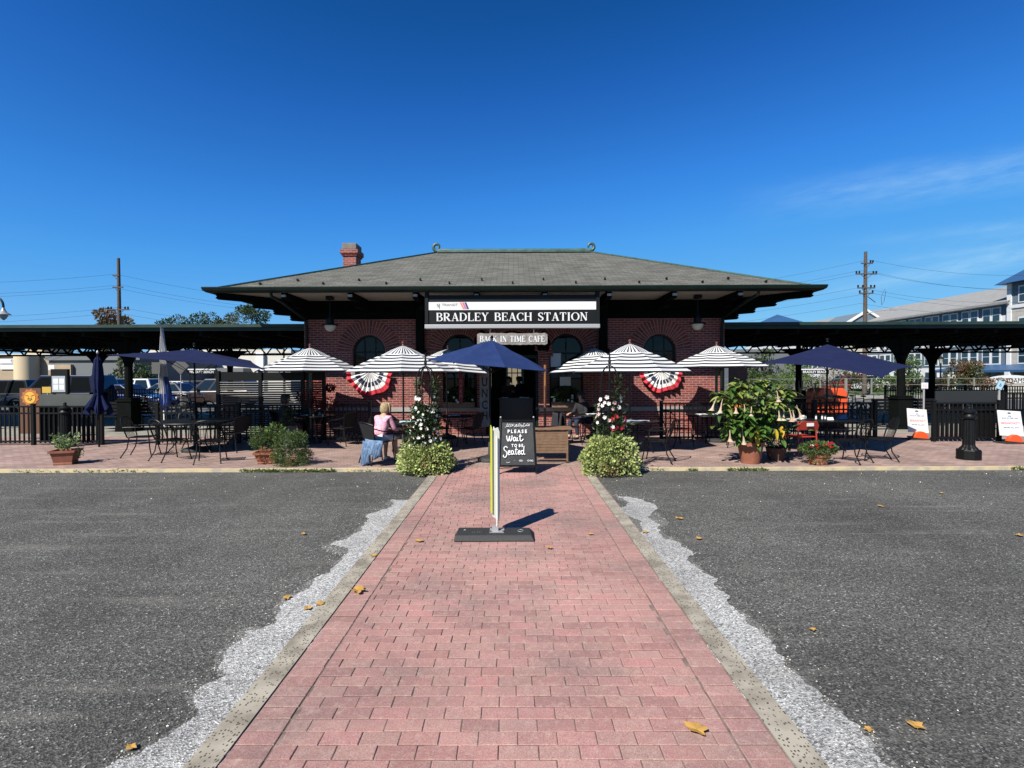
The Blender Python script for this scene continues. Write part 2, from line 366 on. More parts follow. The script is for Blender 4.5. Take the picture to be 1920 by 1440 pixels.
# ================================================================ the ground
m_dirt = mat('far ground', (.16, .15, .13), .95, (.08, .085, .05), .15, 6)
def asphalt(name, base, hi, light, vs=105):
    base, hi, light = (tuple(c * AL for c in q) for q in (base, hi, light))
    m = bpy.data.materials.new(name); m.use_nodes = True; n = m.node_tree.nodes; l = m.node_tree.links; b = n['Principled BSDF']
    b.inputs['Roughness'].default_value = .88; b.inputs['Specular IOR Level'].default_value = .35
    tcn = n.new('ShaderNodeTexCoord')
    def noise(s, d=2, r=.5):
        t = n.new('ShaderNodeTexNoise'); t.inputs['Scale'].default_value = s; t.inputs['Detail'].default_value = d; t.inputs['Roughness'].default_value = r; l.new(tcn.outputs['Object'], t.inputs[0]); return t.outputs['Fac']
    vo = n.new('ShaderNodeTexVoronoi'); vo.inputs['Scale'].default_value = vs; l.new(tcn.outputs['Object'], vo.inputs[0])
    sepc = n.new('ShaderNodeSeparateColor'); l.new(vo.outputs['Color'], sepc.inputs[0])
    r = n.new('ShaderNodeValToRGB'); e = r.color_ramp.elements
    e[0].position = 0; e[0].color = (*[c * .35 for c in base], 1); e[1].position = 1; e[1].color = (*light, 1)
    a = r.color_ramp.elements.new(.45); a.color = (*base, 1); a = r.color_ramp.elements.new(.86); a.color = (*hi, 1); a = r.color_ramp.elements.new(.955); a.color = (*hi, 1)
    l.new(sepc.outputs[0], r.inputs[0])
    big = n.new('ShaderNodeMapRange'); big.inputs[1].default_value = .3; big.inputs[2].default_value = .7; big.inputs[3].default_value = .62; big.inputs[4].default_value = 1.32; l.new(noise(.55, 6, .6), big.inputs[0])
    h = n.new('ShaderNodeHueSaturation'); l.new(r.outputs[0], h.inputs['Color']); l.new(big.outputs[0], h.inputs['Value'])
    # worn, sanded streaks run across the lot
    mp = n.new('ShaderNodeMapping'); mp.inputs['Scale'].default_value = (.5, 5, 1); l.new(tcn.outputs['Object'], mp.inputs[0]); sn = n.new('ShaderNodeTexNoise'); sn.inputs['Scale'].default_value = .9; sn.inputs['Detail'].default_value = 7; sn.inputs['Roughness'].default_value = .65; l.new(mp.outputs[0], sn.inputs[0])
    sm = n.new('ShaderNodeMapRange'); sm.inputs[1].default_value = .55; sm.inputs[2].default_value = .75; sm.inputs[3].default_value = 0; sm.inputs[4].default_value = .38; l.new(sn.outputs['Fac'], sm.inputs[0])
    sx = n.new('ShaderNodeMix'); sx.data_type = 'RGBA'; l.new(sm.outputs[0], sx.inputs[0]); l.new(h.outputs[0], sx.inputs[6]); sx.inputs[7].default_value = (.20, .19, .165, 1)
    l.new(sx.outputs[2], b.inputs['Base Color'])
    bp = n.new('ShaderNodeBump'); bp.inputs['Strength'].default_value = .9; bp.inputs['Distance'].default_value = .006; l.new(vo.outputs['Distance'], bp.inputs['Height']); l.new(bp.outputs[0], b.inputs['Normal'])
    return m
m_asph = asphalt('parking lot asphalt', (.069, .068, .061), (.148, .146, .132), (.45, .44, .41))
m_asph2 = asphalt('worn pale asphalt', (.34, .34, .33), (.58, .58, .56), (.85, .85, .82))
m_asph3 = asphalt('half worn asphalt', (.12, .118, .108), (.24, .237, .22), (.6, .59, .56))
m_ballast = mat('street asphalt', (.07, .07, .07), .9, (.10, .10, .098), 1.5)
mb = MB(); mb.face([(-900, -300, -.06), (900, -300, -.06), (900, 1500, -.06), (-900, 1500, -.06)]); struct(mb, 'ground', m_dirt)
KZ = .05
kL, kR = G(0, 880, KZ), G(1920, 878, KZ)
Yk = (kL.y + kR.y) / 2          # the kerb of the plaza
mb = MB(); mb.face([(-60, -30, 0), (60, -30, 0), (60, Yk + .05, 0), (-60, Yk + .05, 0)]); struct(mb, 'parking_lot', m_asph)
def paver():
    m = bpy.data.materials.new('pink paving brick'); m.use_nodes = True; n = m.node_tree.nodes; l = m.node_tree.links; b = n['Principled BSDF']; b.inputs['Roughness'].default_value = .92; b.inputs['Specular IOR Level'].default_value = .2
    tcn = n.new('ShaderNodeTexCoord')
    def noise(s, d, lo, hi, a, c, r=.6):
        t = n.new('ShaderNodeTexNoise'); t.inputs['Scale'].default_value = s; t.inputs['Detail'].default_value = d; t.inputs['Roughness'].default_value = r; l.new(tcn.outputs['Object'], t.inputs[0])
        mr = n.new('ShaderNodeMapRange'); mr.inputs[1].default_value = lo; mr.inputs[2].default_value = hi; mr.inputs[3].default_value = a; mr.inputs[4].default_value = c; l.new(t.outputs['Fac'], mr.inputs[0]); return mr.outputs[0]
    def mul(a, c): q = n.new('ShaderNodeMath'); q.operation = 'MULTIPLY'; l.new(a, q.inputs[0]); l.new(c, q.inputs[1]); return q.outputs[0]
    g = n.new('ShaderNodeNewGeometry'); r = n.new('ShaderNodeValToRGB'); e = r.color_ramp.elements
    cols = [(.285, .155, .14), (.345, .185, .165), (.38, .215, .19), (.33, .20, .175), (.385, .195, .18)]
    e[0].position = 0; e[0].color = (*[c * AL * 1.12 for c in cols[0]], 1); e[1].position = 1; e[1].color = (*[c * AL * 1.12 for c in cols[4]], 1)
    for k in (1, 2, 3): x = e.new(k * .25); x.color = (*[c * AL * 1.12 for c in cols[k]], 1)
    l.new(g.outputs['Random Per Island'], r.inputs[0])
    # grey wear and dust lie over the bricks in broad patches
    mx = n.new('ShaderNodeMix'); mx.data_type = 'RGBA'; l.new(noise(.9, 8, .44, .66, 0, .62), mx.inputs[0]); l.new(r.outputs[0], mx.inputs[6]); mx.inputs[7].default_value = (.17 * AL, .135 * AL, .125 * AL, 1)
    mx2 = n.new('ShaderNodeMix'); mx2.data_type = 'RGBA'; l.new(noise(22, 5, .5, .75, 0, .55), mx2.inputs[0]); l.new(mx.outputs[2], mx2.inputs[6]); mx2.inputs[7].default_value = (.46 * AL, .34 * AL, .29 * AL, 1)
    h = n.new('ShaderNodeHueSaturation'); l.new(mx2.outputs[2], h.inputs['Color']); l.new(mul(noise(150, 2, .3, .7, .72, 1.28), mul(noise(420, 1, .3, .7, .8, 1.2), noise(.35, 3, .35, .65, .86, 1.1))), h.inputs['Value']); l.new(h.outputs[0], b.inputs['Base Color'])
    t = n.new('ShaderNodeTexNoise'); t.inputs['Scale'].default_value = 220; t.inputs['Detail'].default_value = 3; l.new(tcn.outputs['Object'], t.inputs[0]); bp = n.new('ShaderNodeBump'); bp.inputs['Strength'].default_value = .6; bp.inputs['Distance'].default_value = .003; l.new(t.outputs['Fac'], bp.inputs['Height']); l.new(bp.outputs[0], b.inputs['Normal'])
    return m
def shingles():
    m = brickmat('roof shingles', (.165, .165, .142), (.105, .106, .092), (.055, .053, .048), .31, .13, ms=.010, rough=.95, bump=.5, var=.16, msm=.5)
    n = m.node_tree.nodes; l = m.node_tree.links; b = n['Principled BSDF']; src = b.inputs['Base Color'].links[0].from_socket
    uv = n.new('ShaderNodeUVMap'); s = n.new('ShaderNodeSeparateXYZ'); l.new(uv.outputs[0], s.inputs[0])
    def mt(op, a, c=None, d=None):
        q = n.new('ShaderNodeMath'); q.operation = op
        for i, v in enumerate((a, c, d)):
            if v is None: continue
            if isinstance(v, (int, float)): q.inputs[i].default_value = v
            else: l.new(v, q.inputs[i])
        return q.outputs[0]
    t = n.new('ShaderNodeTexNoise'); t.inputs['Scale'].default_value = 1.6; t.inputs['Detail'].default_value = 5; mp = n.new('ShaderNodeMapping'); mp.inputs['Scale'].default_value = (1, 4, 1); l.new(uv.outputs[0], mp.inputs[0]); l.new(mp.outputs[0], t.inputs[0])
    fr = mt('FRACT', mt('DIVIDE', s.outputs[1], .13)); ln = mt('LESS_THAN', fr, mt('MULTIPLY', t.outputs['Fac'], .52)); mx = n.new('ShaderNodeMix'); mx.data_type = 'RGBA'; l.new(mt('MULTIPLY', ln, .85), mx.inputs[0]); l.new(src, mx.inputs[6]); mx.inputs[7].default_value = (.02, .019, .017, 1); l.new(mx.outputs[2], b.inputs['Base Color'])
    return m
# brick path: every brick a block with its own height
m_brickp = paver()
m_joint = mat('dark paving joint', (.12, .08, .065), .95, (.24, .18, .15), 14)
PW = 2.64; PC = -.045; BW = .1945; RH = .0965

x0, x1 = PC - PW / 2, PC + PW / 2; CW = .155
mb = MB(); mb.face([(x0 - CW - .02, -3, .004), (x1 + CW + .02, -3, .004), (x1 + CW + .02, Yk - .9, .004), (x0 - CW - .02, Yk - .9, .004)])
mb.face([(x0 - CW - .02, Yk - .9, .004), (x1 + CW + .02, Yk - .9, .004), (x1 + CW + .02, Yk + .1, .045), (x0 - CW - .02, Yk + .1, .045)]); struct(mb, 'path_bedding', m_joint)
def pz(y): return .006 + max(0, min(1, (y - (Yk - .9)) / 1.0)) * .046
mb = MB(); y = -.5; row = 0; g = .0032; rr = random.Random(3)
def brick(a, b_, y, h):
    g = rr.choice((.0014, .0018, .0022, .0026, .004)); gy = rr.choice((.0008, .0012, .002))
    a += g; b_ -= g; ya = y + gy; yb = y + RH - gy; z = h; c = .0035
    j = [rr.uniform(-.0012, .0012) for _ in range(4)]
    za, zb = pz(ya) + z, pz(yb) + z
    top = [(a + c, ya + c, za + j[0]), (b_ - c, ya + c, za + j[1]), (b_ - c, yb - c, zb + j[2]), (a + c, yb - c, zb + j[3])]
    bot = [(a, ya, za - .003), (b_, ya, za - .003), (b_, yb, zb - .003), (a, yb, zb - .003)]
    mb.faces(top + bot, [(0, 1, 2, 3), (4, 5, 1, 0), (5, 6, 2, 1), (6, 7, 3, 2), (7, 4, 0, 3)])
while y < Yk + .02:
    w_ = rr.uniform(-.0015, .0015)
    brick(x0, x0 + BW, y, .004 + w_ ); brick(x1 - BW, x1, y, .004 + w_)
    xa = x0 + BW + .006; end = x1 - BW - .006; off = (BW / 2 if row % 2 else 0) + rr.uniform(-.012, .012) * 1.5 + row * .003 % BW
    x = xa - off
    while x < end:
        a, b_ = max(x, xa), min(x + BW, end)
        if b_ - a > .03: brick(a, b_, y + rr.uniform(-.0015, .0015), .003 + rr.uniform(-.0018, .0018))
        x += BW
    y += RH; row += 1
struct(mb, 'brick_path', m_brickp)
# concrete strips with exposed pebbles along the path
def pebble():
    m = bpy.data.materials.new('pebbled concrete'); m.use_nodes = True; n = m.node_tree.nodes; l = m.node_tree.links; b = n['Principled BSDF']; b.inputs['Roughness'].default_value = .85
    tcn = n.new('ShaderNodeTexCoord'); vo = n.new('ShaderNodeTexVoronoi'); vo.inputs['Scale'].default_value = 62
    mp = n.new('ShaderNodeMapping'); l.new(tcn.outputs['Object'], mp.inputs[0]); l.new(mp.outputs[0], vo.inputs[0]); mp.inputs['Scale'].default_value = (1, .8, 1)
    sepc = n.new('ShaderNodeSeparateColor'); l.new(vo.outputs['Color'], sepc.inputs[0])
    g1 = n.new('ShaderNodeMath'); g1.operation = 'LESS_THAN'; g1.inputs[1].default_value = .34; l.new(vo.outputs['Distance'], g1.inputs[0])
    g2 = n.new('ShaderNodeMath'); g2.operation = 'LESS_THAN'; g2.inputs[1].default_value = .55; l.new(sepc.outputs[0], g2.inputs[0])
    g3 = n.new('ShaderNodeMath'); g3.operation = 'MULTIPLY'; l.new(g1.outputs[0], g3.inputs[0]); l.new(g2.outputs[0], g3.inputs[1])
    nz_ = n.new('ShaderNodeTexNoise'); nz_.inputs['Scale'].default_value = 5; nz_.inputs['Detail'].default_value = 8; l.new(tcn.outputs['Object'], nz_.inputs[0])
    r = n.new('ShaderNodeValToRGB'); r.color_ramp.elements[0].color = (.15, .132, .10, 1); r.color_ramp.elements[1].color = (.27, .245, .195, 1); r.color_ramp.elements[0].position = .35; r.color_ramp.elements[1].position = .62
    l.new(nz_.outputs['Fac'], r.inputs[0]); mx = n.new('ShaderNodeMix'); mx.data_type = 'RGBA'; l.new(g3.outputs[0], mx.inputs[0]); l.new(r.outputs[0], mx.inputs[6]); mx.inputs[7].default_value = (.045, .038, .03, 1)
    l.new(mx.outputs[2], b.inputs['Base Color'])
    bp = n.new('ShaderNodeBump'); bp.inputs['Strength'].default_value = .5; bp.inputs['Distance'].default_value = .006; l.new(nz_.outputs['Fac'], bp.inputs['Height']); l.new(bp.outputs[0], b.inputs['Normal'])
    return m
m_peb = pebble()
for sgn, a, b_ in ((-1, x0 - CW, x0 - .006), (1, x1 + .006, x1 + CW)):
    mb = MB(); y = -1.6
    while y < Yk - .02:
        ye = min(y + 3.02, Yk - .02)
        ys = [y + .006] + ([Yk - .9] if y < Yk - .9 < ye else []) + [ye - .006]
        for ya, yb in zip(ys, ys[1:]):
            v = [(p, q, pz(q) + dz) for q in (ya, yb) for dz in (-.02, .007) for p in (a, b_)]
            mb.faces([v[0], v[1], v[2], v[3], v[4], v[5], v[6], v[7]], [(0, 1, 3, 2), (4, 6, 7, 5), (2, 3, 7, 6), (0, 2, 6, 4), (1, 5, 7, 3)])
        y += 3.02
    struct(mb, 'path_kerb', m_peb)
# pale worn patches beside the strips
def ragged(pts, z, seed, amp=.03):
    q = random.Random(seed); p = [Vector((a.x, a.y)) for a in pts]
    for it in range(6):
        o = []
        for i in range(len(p)):
            a, b_ = p[i], p[(i + 1) % len(p)]; d = b_ - a; o.append(a)
            if d.length > .03: o.append((a + b_) / 2 + Vector((-d.y, d.x)) * q.uniform(-.2, .2))
            else: o.append((a + b_) / 2)
        p = o
    m = MB(); m.face([(a.x, a.y, z) for a in p]); return m
Lp = [(735, 937), (760, 937), (742, 960), (712, 990), (690, 1025), (640, 1070), (600, 1125), (560, 1170), (520, 1230), (470, 1290), (400, 1370), (330, 1460), (180, 1460), (222, 1425), (300, 1390), (370, 1340), (375, 1290), (425, 1265), (420, 1235), (455, 1200), (460, 1185), (520, 1165), (535, 1130), (570, 1110), (590, 1090), (630, 1060), (650, 1040), (618, 1022), (668, 1000), (690, 965), (725, 955)]
Rp = [(1155, 932), (1195, 935), (1225, 960), (1240, 985), (1265, 1015), (1300, 1060), (1340, 1100), (1385, 1150), (1430, 1190), (1470, 1250), (1540, 1310), (1620, 1380), (1700, 1460), (1560, 1460), (1500, 1400), (1440, 1330), (1400, 1270), (1350, 1200), (1300, 1130), (1260, 1075), (1215, 1010), (1175, 960)]
for pl, sg_, sd1 in ((Lp, -1, 1), (Rp, 1, 2)):
    g_ = [G(a, b, 0) for a, b in pl]; cx0 = lambda v: (v.x - PC) * sg_
    g_ = [Vector((PC + sg_ * 1.36, v.y, 0)) if k_ < len(Lp) and cx0(v) < 1.58 and v.y < 7.6 else v for k_, v in enumerate(g_)]
    struct(ragged([Vector((v.x + sg_ * .055 * (1 if cx0(v) > 1.7 else 0), v.y - .03, 0)) for v in g_], .0025, sd1 + 5), 'worn_asphalt_fringe', m_asph3)
    struct(ragged(g_, .0065, sd1), 'worn_asphalt', m_asph2)

# plaza in small bricks, edged by a yellow kerb
m_plaza = brickmat('plaza brick', (.39, .265, .225), (.27, .18, .155), (.19, .155, .135), .2, .1, ms=.009, rough=.85, bump=.3, var=.22)
YB = 15.3                         # the front wall of the station
mb = MB(); a = (-60, Yk + .1); b_ = (60, YB - .02)
mb.face([(a[0], a[1], KZ), (b_[0], a[1], KZ), (b_[0], b_[1], KZ), (a[0], b_[1], KZ)], uv=[(a[0], a[1]), (b_[0], a[1]), (b_[0], b_[1]), (a[0], b_[1])]); struct(mb, 'plaza', m_plaza)
m_yel = mat('worn yellow paint', (.56, .45, .26), .8, (.38, .33, .25), 4, 9, lo=.45, hi=.6)
for a, b_ in ((-60, x0 - .18), (x1 + .22, 60)):
    mb = MB(); x = a
    while x < b_:
        xe = min(x + 2.5, b_); mb.box(x + .004, xe - .004, Yk, Yk + .12, -.01, KZ + .006 + R.uniform(-.002, .002)); x = xe
    struct(mb, 'kerb', m_yel)
# concrete platforms beyond, the track bed and the street behind it
PX0, PX1 = -60, 60
mb = MB(); mb.face([(PX0, YB - .02, KZ), (PX1, YB - .02, KZ), (PX1, 24.5, KZ), (PX0, 24.5, KZ)]); mb.face([(PX0, 24.5, KZ), (PX1, 24.5, KZ), (PX1, 24.5, -.06), (PX0, 24.5, -.06)]); struct(mb, 'platform', m_conc)
mb = MB(); mb.face([(-120, 24.5, -.04), (120, 24.5, -.04), (120, 140, -.04), (-120, 140, -.04)]); struct(mb, 'road', m_ballast)
mb = MB(); mb.box(-90, 90, 37.0, 41.5, -.04, .12); struct(mb, 'far_platform', m_conc)
m_grass = mat('lawn', (.05, .085, .018), .95, (.09, .12, .035), 1.2, 6)
mb = MB(); mb.face([(16, 42, -.03), (90, 42, -.03), (90, 62, -.03), (16, 62, -.03)]); struct(mb, 'lawn', m_grass)

# ================================================================ the station
m_wall = brickmat('red station brick', (.30, .056, .042), (.14, .028, .024), (.32, .225, .205), .21, .0675, ms=.009, rough=.8, bump=.4, var=.16)
m_arch = brickmat('arch brick', (.23, .046, .035), (.12, .026, .022), (.28, .20, .18), .21, .068, ms=.009, off=0, rough=.8, bump=.4, var=.16)
m_stone = mat('grey stone band', (.34, .335, .31), .8, (.27, .265, .25), 3, 6)
m_shing = shingles()
BX0, BX1 = P(572, 800, YB).x, P(1358, 800, YB).x; BC = (BX0 + BX1) / 2; YR = YB + 6.9; WT = 3.46
st = thing('station_building', 'low red brick station building with wide grey hipped roof and arched windows', 'building', (BC, YB, 0))
def PXW(px): return P(px, 700, YB).x
# openings: centre, half width, sill, spring
OP = [(PXW(692), .48, 2.04, 2.52), (PXW(862), .50, .86, 2.52), (PXW(960), .78, .05, 2.35), (PXW(1062), .50, .86, 2.52), (PXW(1237), .48, 2.04, 2.52)]
def wall_with_arches(mb, y, ops, xa, xb, z1, flip, th=.3):
    def q(pts):
        uv = [(p[0], p[2]) for p in pts]
        if flip: pts = pts[::-1]; uv = uv[::-1]
        mb.face(pts, uv)
    x = xa
    for c, h, zs, zp in ops:
        q([(x, y, 0), (c - h, y, 0), (c - h, y, z1), (x, y, z1)])
        if zs > .1: q([(c - h, y, 0), (c + h, y, 0), (c + h, y, zs), (c - h, y, zs)])
        n = 16; pr = None
        for i in range(n + 1):
            a = pi - pi * i / n; p = (c + h * cos(a), zp + h * sin(a))
            if pr:
                q([(pr[0], y, pr[1]), (p[0], y, p[1]), (p[0], y, z1), (pr[0], y, z1)])
                mb.face([(pr[0], y, pr[1]), (p[0], y, p[1]), (p[0], y + th, p[1]), (pr[0], y + th, pr[1])], [(0, i * .06), (0, i * .06 + .06), (th, i * .06 + .06), (th, i * .06)])
            pr = p
        for s_ in (-h, h): mb.face([(c + s_, y, zs), (c + s_, y + th, zs), (c + s_, y + th, zp), (c + s_, y, zp)], [(0, zs), (th, zs), (th, zp), (0, zp)])
        mb.face([(c - h, y, zs), (c + h, y, zs), (c + h, y + th, zs), (c - h, y + th, zs)], [(0, 0), (1, 0), (1, .3), (0, .3)])
        x = c + h
    q([(x, y, 0), (xb, y, 0), (xb, y, z1), (x, y, z1)])
mb = MB()
wall_with_arches(mb, YB, OP, BX0, BX1, WT, False)
BOP = [(OP[1][0] + .45, .20, 1.3, 2.0), (P(965, 700, YR).x, .36, 1.2, 2.0), (OP[3][0] - .25, .2, 1.5, 2.3)]
wall_with_arches(mb, YR - .3, BOP, BX0, BX1, WT, True)
for x in (BX0, BX1): mb.face([(x, YB, 0), (x, YR, 0), (x, YR, WT), (x, YB, WT)], [(YB, 0), (YR, 0), (YR, WT), (YB, WT)])
# inner skins, so that the room is closed and dark
mb.build('wall', m_wall, st, world=True)
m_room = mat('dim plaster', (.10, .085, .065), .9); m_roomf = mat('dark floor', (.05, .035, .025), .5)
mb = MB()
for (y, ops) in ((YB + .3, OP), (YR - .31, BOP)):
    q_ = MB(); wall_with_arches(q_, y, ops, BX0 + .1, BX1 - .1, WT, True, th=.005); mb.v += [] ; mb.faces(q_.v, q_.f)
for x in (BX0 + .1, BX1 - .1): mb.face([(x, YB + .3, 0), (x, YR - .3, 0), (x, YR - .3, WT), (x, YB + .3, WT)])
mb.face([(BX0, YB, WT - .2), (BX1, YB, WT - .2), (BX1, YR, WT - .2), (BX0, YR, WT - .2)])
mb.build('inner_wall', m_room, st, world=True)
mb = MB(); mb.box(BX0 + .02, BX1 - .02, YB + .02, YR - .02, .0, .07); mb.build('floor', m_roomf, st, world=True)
# stone band, voussoirs, sills
mb = MB(); xs = [BX0 - .03, OP[1][0] - .58, OP[1][0] + .58, OP[2][0] - .8, OP[2][0] + .8, OP[3][0] - .58, OP[3][0] + .58, BX1 + .03]
for a, b_ in zip(xs[0::2], xs[1::2]): mb = MB(); mb.box(a, b_, YB - .04, YB + .02, .74, .86); mb.build('stone_band', m_stone, st, world=True, bevel=.006)
for k in (1, 3): mb = MB(); mb.box(OP[k][0] - .6, OP[k][0] + .6, YB - .07, YB + .1, .76, .855); mb.build('window_sill', m_stone, st, world=True, bevel=.006)
for k in (0, 4): mb = MB(); mb.box(OP[k][0] - .58, OP[k][0] + .58, YB - .06, YB + .1, 1.95, 2.035); mb.build('window_sill', m_green, st, world=True)
mb = MB()
for c, h, zs, zp in OP:
    n = 30; y = YB - .025
    for ring in range(2):
        r0, r1 = h + .012 + ring * .213, h + .012 + ring * .213 + .205
        for i in range(n):
            a0, a1 = pi - pi * i / n, pi - pi * (i + 1) / n; s0, s1 = i * pi * h * 1.15 / n, (i + 1) * pi * h * 1.15 / n
            pt = lambda r, a, yy_: (c + r * cos(a), yy_, zp + r * sin(a))
            mb.face([pt(r0, a0, y), pt(r0, a1, y), pt(r1, a1, y), pt(r1, a0, y)], [(.0, s0), (.0, s1), (.2, s1), (.2, s0)])
        for i in range(n):
            a0, a1 = pi - pi * i / n, pi - pi * (i + 1) / n
            mb.face([pt(r0, a0, y), pt(r0, a1, y), pt(r0, a1, YB + .0), pt(r0, a0, YB + .0)], [(0, 0), (.1, 0), (.1, .02), (0, .02)])
            mb.face([pt(r1, a0, y), pt(r1, a1, y), pt(r1, a1, YB + .0), pt(r1, a0, YB + .0)], [(0, 0), (.1, 0), (.1, .02), (0, .02)])
mb.build('arch_surround', m_arch, st, world=True)
# windows: frame with glazing bars and a pane
def window(c, h, zs, zp, y, bars, name='window', glass=True):
    f = MB(); n = 16; w_ = .055
    out = [(c - h + .01, zs)] + [(c + (h - .01) * cos(pi - pi * i / n), zp + (h - .01) * sin(pi - pi * i / n)) for i in range(n + 1)] + [(c + h - .01, zs)]
    cx = c
    inn = [(c - h + w_, zs + w_)] + [(c + (h - w_) * cos(pi - pi * i / n), zp + (h - w_) * sin(pi - pi * i / n)) for i in range(n + 1)] + [(c + h - w_, zs + w_)]
    for i in range(len(out)):
        j = (i + 1) % len(out); f.faces([(out[i][0], y, out[i][1]), (out[j][0], y, out[j][1]), (inn[j][0], y, inn[j][1]), (inn[i][0], y, inn[i][1])] + [(out[i][0], y + .06, out[i][1]), (out[j][0], y + .06, out[j][1]), (inn[j][0], y + .06, inn[j][1]), (inn[i][0], y + .06, inn[i][1])], [(0, 1, 2, 3), (4, 7, 6, 5), (3, 2, 6, 7)])
    for k in range(1, bars[0] + 1):
        x = c - h + 2 * h * k / (bars[0] + 1); zt = zp + sqrt(max(0, h * h - (x - c) ** 2)) - .03; f.box(x - .018, x + .018, y + .012, y + .05, zs + .03, zt)
    for z in bars[1]: f.box(c - h + .03, c + h - .03, y + .008, y + .055, z - .022, z + .022)
    fo = f.build(name, m_green, st, world=True)
    if glass:
        p = MB(); p.face([(a, y + .03, b_) for a, b_ in inn]); po = p.build('pane', m_glass if glass == 1 else m_clear, fo); po.location = -fo.location
        po.data.transform(Matrix.Translation(-st.location))
    return fo
m_clear = bpy.data.materials.new('window glass'); m_clear.use_nodes = True; n_ = m_clear.node_tree.nodes; l_ = m_clear.node_tree.links
tr_ = n_.new('ShaderNodeBsdfTransparent'); gl_ = n_.new('ShaderNodeBsdfGlossy'); gl_.inputs['Roughness'].default_value = .03; tr_.inputs[0].default_value = (.42, .46, .46, 1); mx_ = n_.new('ShaderNodeMixShader'); fr_ = n_.new('ShaderNodeFresnel'); fr_.inputs[0].default_value = 1.38
l_.new(fr_.outputs[0], mx_.inputs[0]); l_.new(tr_.outputs[0], mx_.inputs[1]); l_.new(gl_.outputs[0], mx_.inputs[2]); l_.new(mx_.outputs[0], n_['Material Output'].inputs[0])
for k in (0, 4): window(*OP[k], YB + .12, (2, (2.5,)), glass=2)
for k in (1, 3): window(*OP[k], YB + .12, (1, (1.7, 2.45)), glass=2)
for o_ in BOP: window(*o_, YR - .2, (2, (1.9,)), glass=2)
# door frame with transom, door leaf folded back inside
c, h, zs, zp = OP[2]
mb = MB(); mb.box(c - h, c - h + .08, YB + .1, YB + .2, .07, zp); mb.box(c + h - .08, c + h, YB + .1, YB + .2, .07, zp); mb.box(c - h, c + h, YB + .098, YB + .202, zp - .05, zp + .05)
mb.build('door_frame', m_green, st, world=True)
mb = MB(); mb.box(c - h + .02, c - h + .07, YB + .22, YB + 1.0, .08, zp - .06); mb.build('door', m_green, st, world=True)
# frieze under the soffit
ZS, ZE = 4.0, 4.06
mb = MB(); mb.box(BX0 - .05, BX1 + .05, YB - .05, YR + .05, WT, ZS - .002); mb.box(BX0 - .1, BX1 + .1, YB - .12, YR + .1, WT + .1, WT + .2); mb.build('frieze', m_struct, st, world=True)
# roof
OH = 1.76; EX0, EX1, EY0, EY1 = BX0 - OH, BX1 + OH, YB - OH, YR + OH
TT = (EY1 - EY0) / 2; RYm = (EY0 + EY1) / 2; RX0, RX1 = EX0 + TT, EX1 - TT; ZR = 6.22
mb = MB()
sl = sqrt(TT ** 2 + (ZR - ZE) ** 2)
e = [(EX0, EY0, ZE), (EX1, EY0, ZE), (EX1, EY1, ZE), (EX0, EY1, ZE)]; r0, r1 = (RX0, RYm, ZR), (RX1, RYm, ZR)
mb.face([e[0], e[1], r1, r0], [(EX0, 0), (EX1, 0), (RX1, sl), (RX0, sl)]); mb.face([e[2], e[3], r0, r1], [(EX1, 0), (EX0, 0), (RX0, sl), (RX1, sl)])
mb.face([e[3], e[0], r0], [(EY1, 0), (EY0, 0), (RYm, sl)]); mb.face([e[1], e[2], r1], [(EY0, 0), (EY1, 0), (RYm, sl)])
rf = mb.build('roof', m_shing, st, world=True)
def under(mb, name, m, **k):
    o = mb.build(name, m, rf, **k); o.data.transform(Matrix.Translation(-st.location)); return o
m_copper = mat('green copper', (.022, .06, .046), .55, (.05, .12, .09), 4)
mb = MB()
for a, b_ in ((e[0], r0), (e[1], r1), (e[2], r1), (e[3], r0)): mb.beam(Vector(a) + Vector((0, 0, .015)), Vector(b_) + Vector((0, 0, .02)), .09, .04)
mb.tube([(RX0 + .1, RYm, ZR + .06), (RX1 - .1, RYm, ZR + .06)], .065, 10)
mb.beam((RX0, RYm, ZR + .0), (RX1, RYm, ZR + .0), .34, .06)
for s_, x in ((-1, RX0), (1, RX1)):      # scrolls at both ends of the ridge
    pts = [(x - s_ * .5, RYm, ZR + .07), (x - s_ * .2, RYm, ZR + .08)]
    for i in range(15):
        a = -pi / 2 + s_ * 0 + (2.0 * pi) * i / 14 * .86; rad = .15 * (1 - i / 14 * .55); pts.append((x + s_ * (rad * cos(a) * 1 + .03), RYm, ZR + .2 + rad * sin(a)))
    mb.tube(pts, [.06, .062] + [.062 - .02 * i / 14 for i in range(15)], 8)
under(mb, 'ridge_cap', m_copper, smooth=True)
mb = MB()
for row_, (v, off_) in enumerate(((.55, 0), (.98, .85))):
    k = 0
    while True:
        x = EX0 + 1.1 + off_ + k * 1.7; k += 1
        if x > EX1 - v - .6: break
        z = ZE + (ZR - ZE) * v / sl; y = EY0 + TT * v / sl; mb = MB(); mb.box(x - .02, x + .02, y - .07, y + .02, z, z + .055); under(mb, 'snow_guard', m_black)
# chimney
cx_, cy_ = P(660, 470, 18.6).x, 18.6; cw = .23
mb = MB(); mb.box(cx_ - cw, cx_ + cw, cy_ - .3, cy_ + .3, 4.6, 6.02); mb.box(cx_ - cw - .04, cx_ + cw + .04, cy_ - .34, cy_ + .34, 6.02, 6.09); mb.box(cx_ - cw - .08, cx_ + cw + .08, cy_ - .38, cy_ + .38, 6.09, 6.24)
ch = under(mb, 'chimney', m_wall)
mb = MB(); mb.box(cx_ - cw - .02, cx_ + cw + .02, cy_ - .33, cy_ + .33, 6.24, 6.46); under(mb, 'chimney_cap', mat('stained cement', (.20, .17, .14), .9, (.14, .125, .11), 6), bevel=.02)
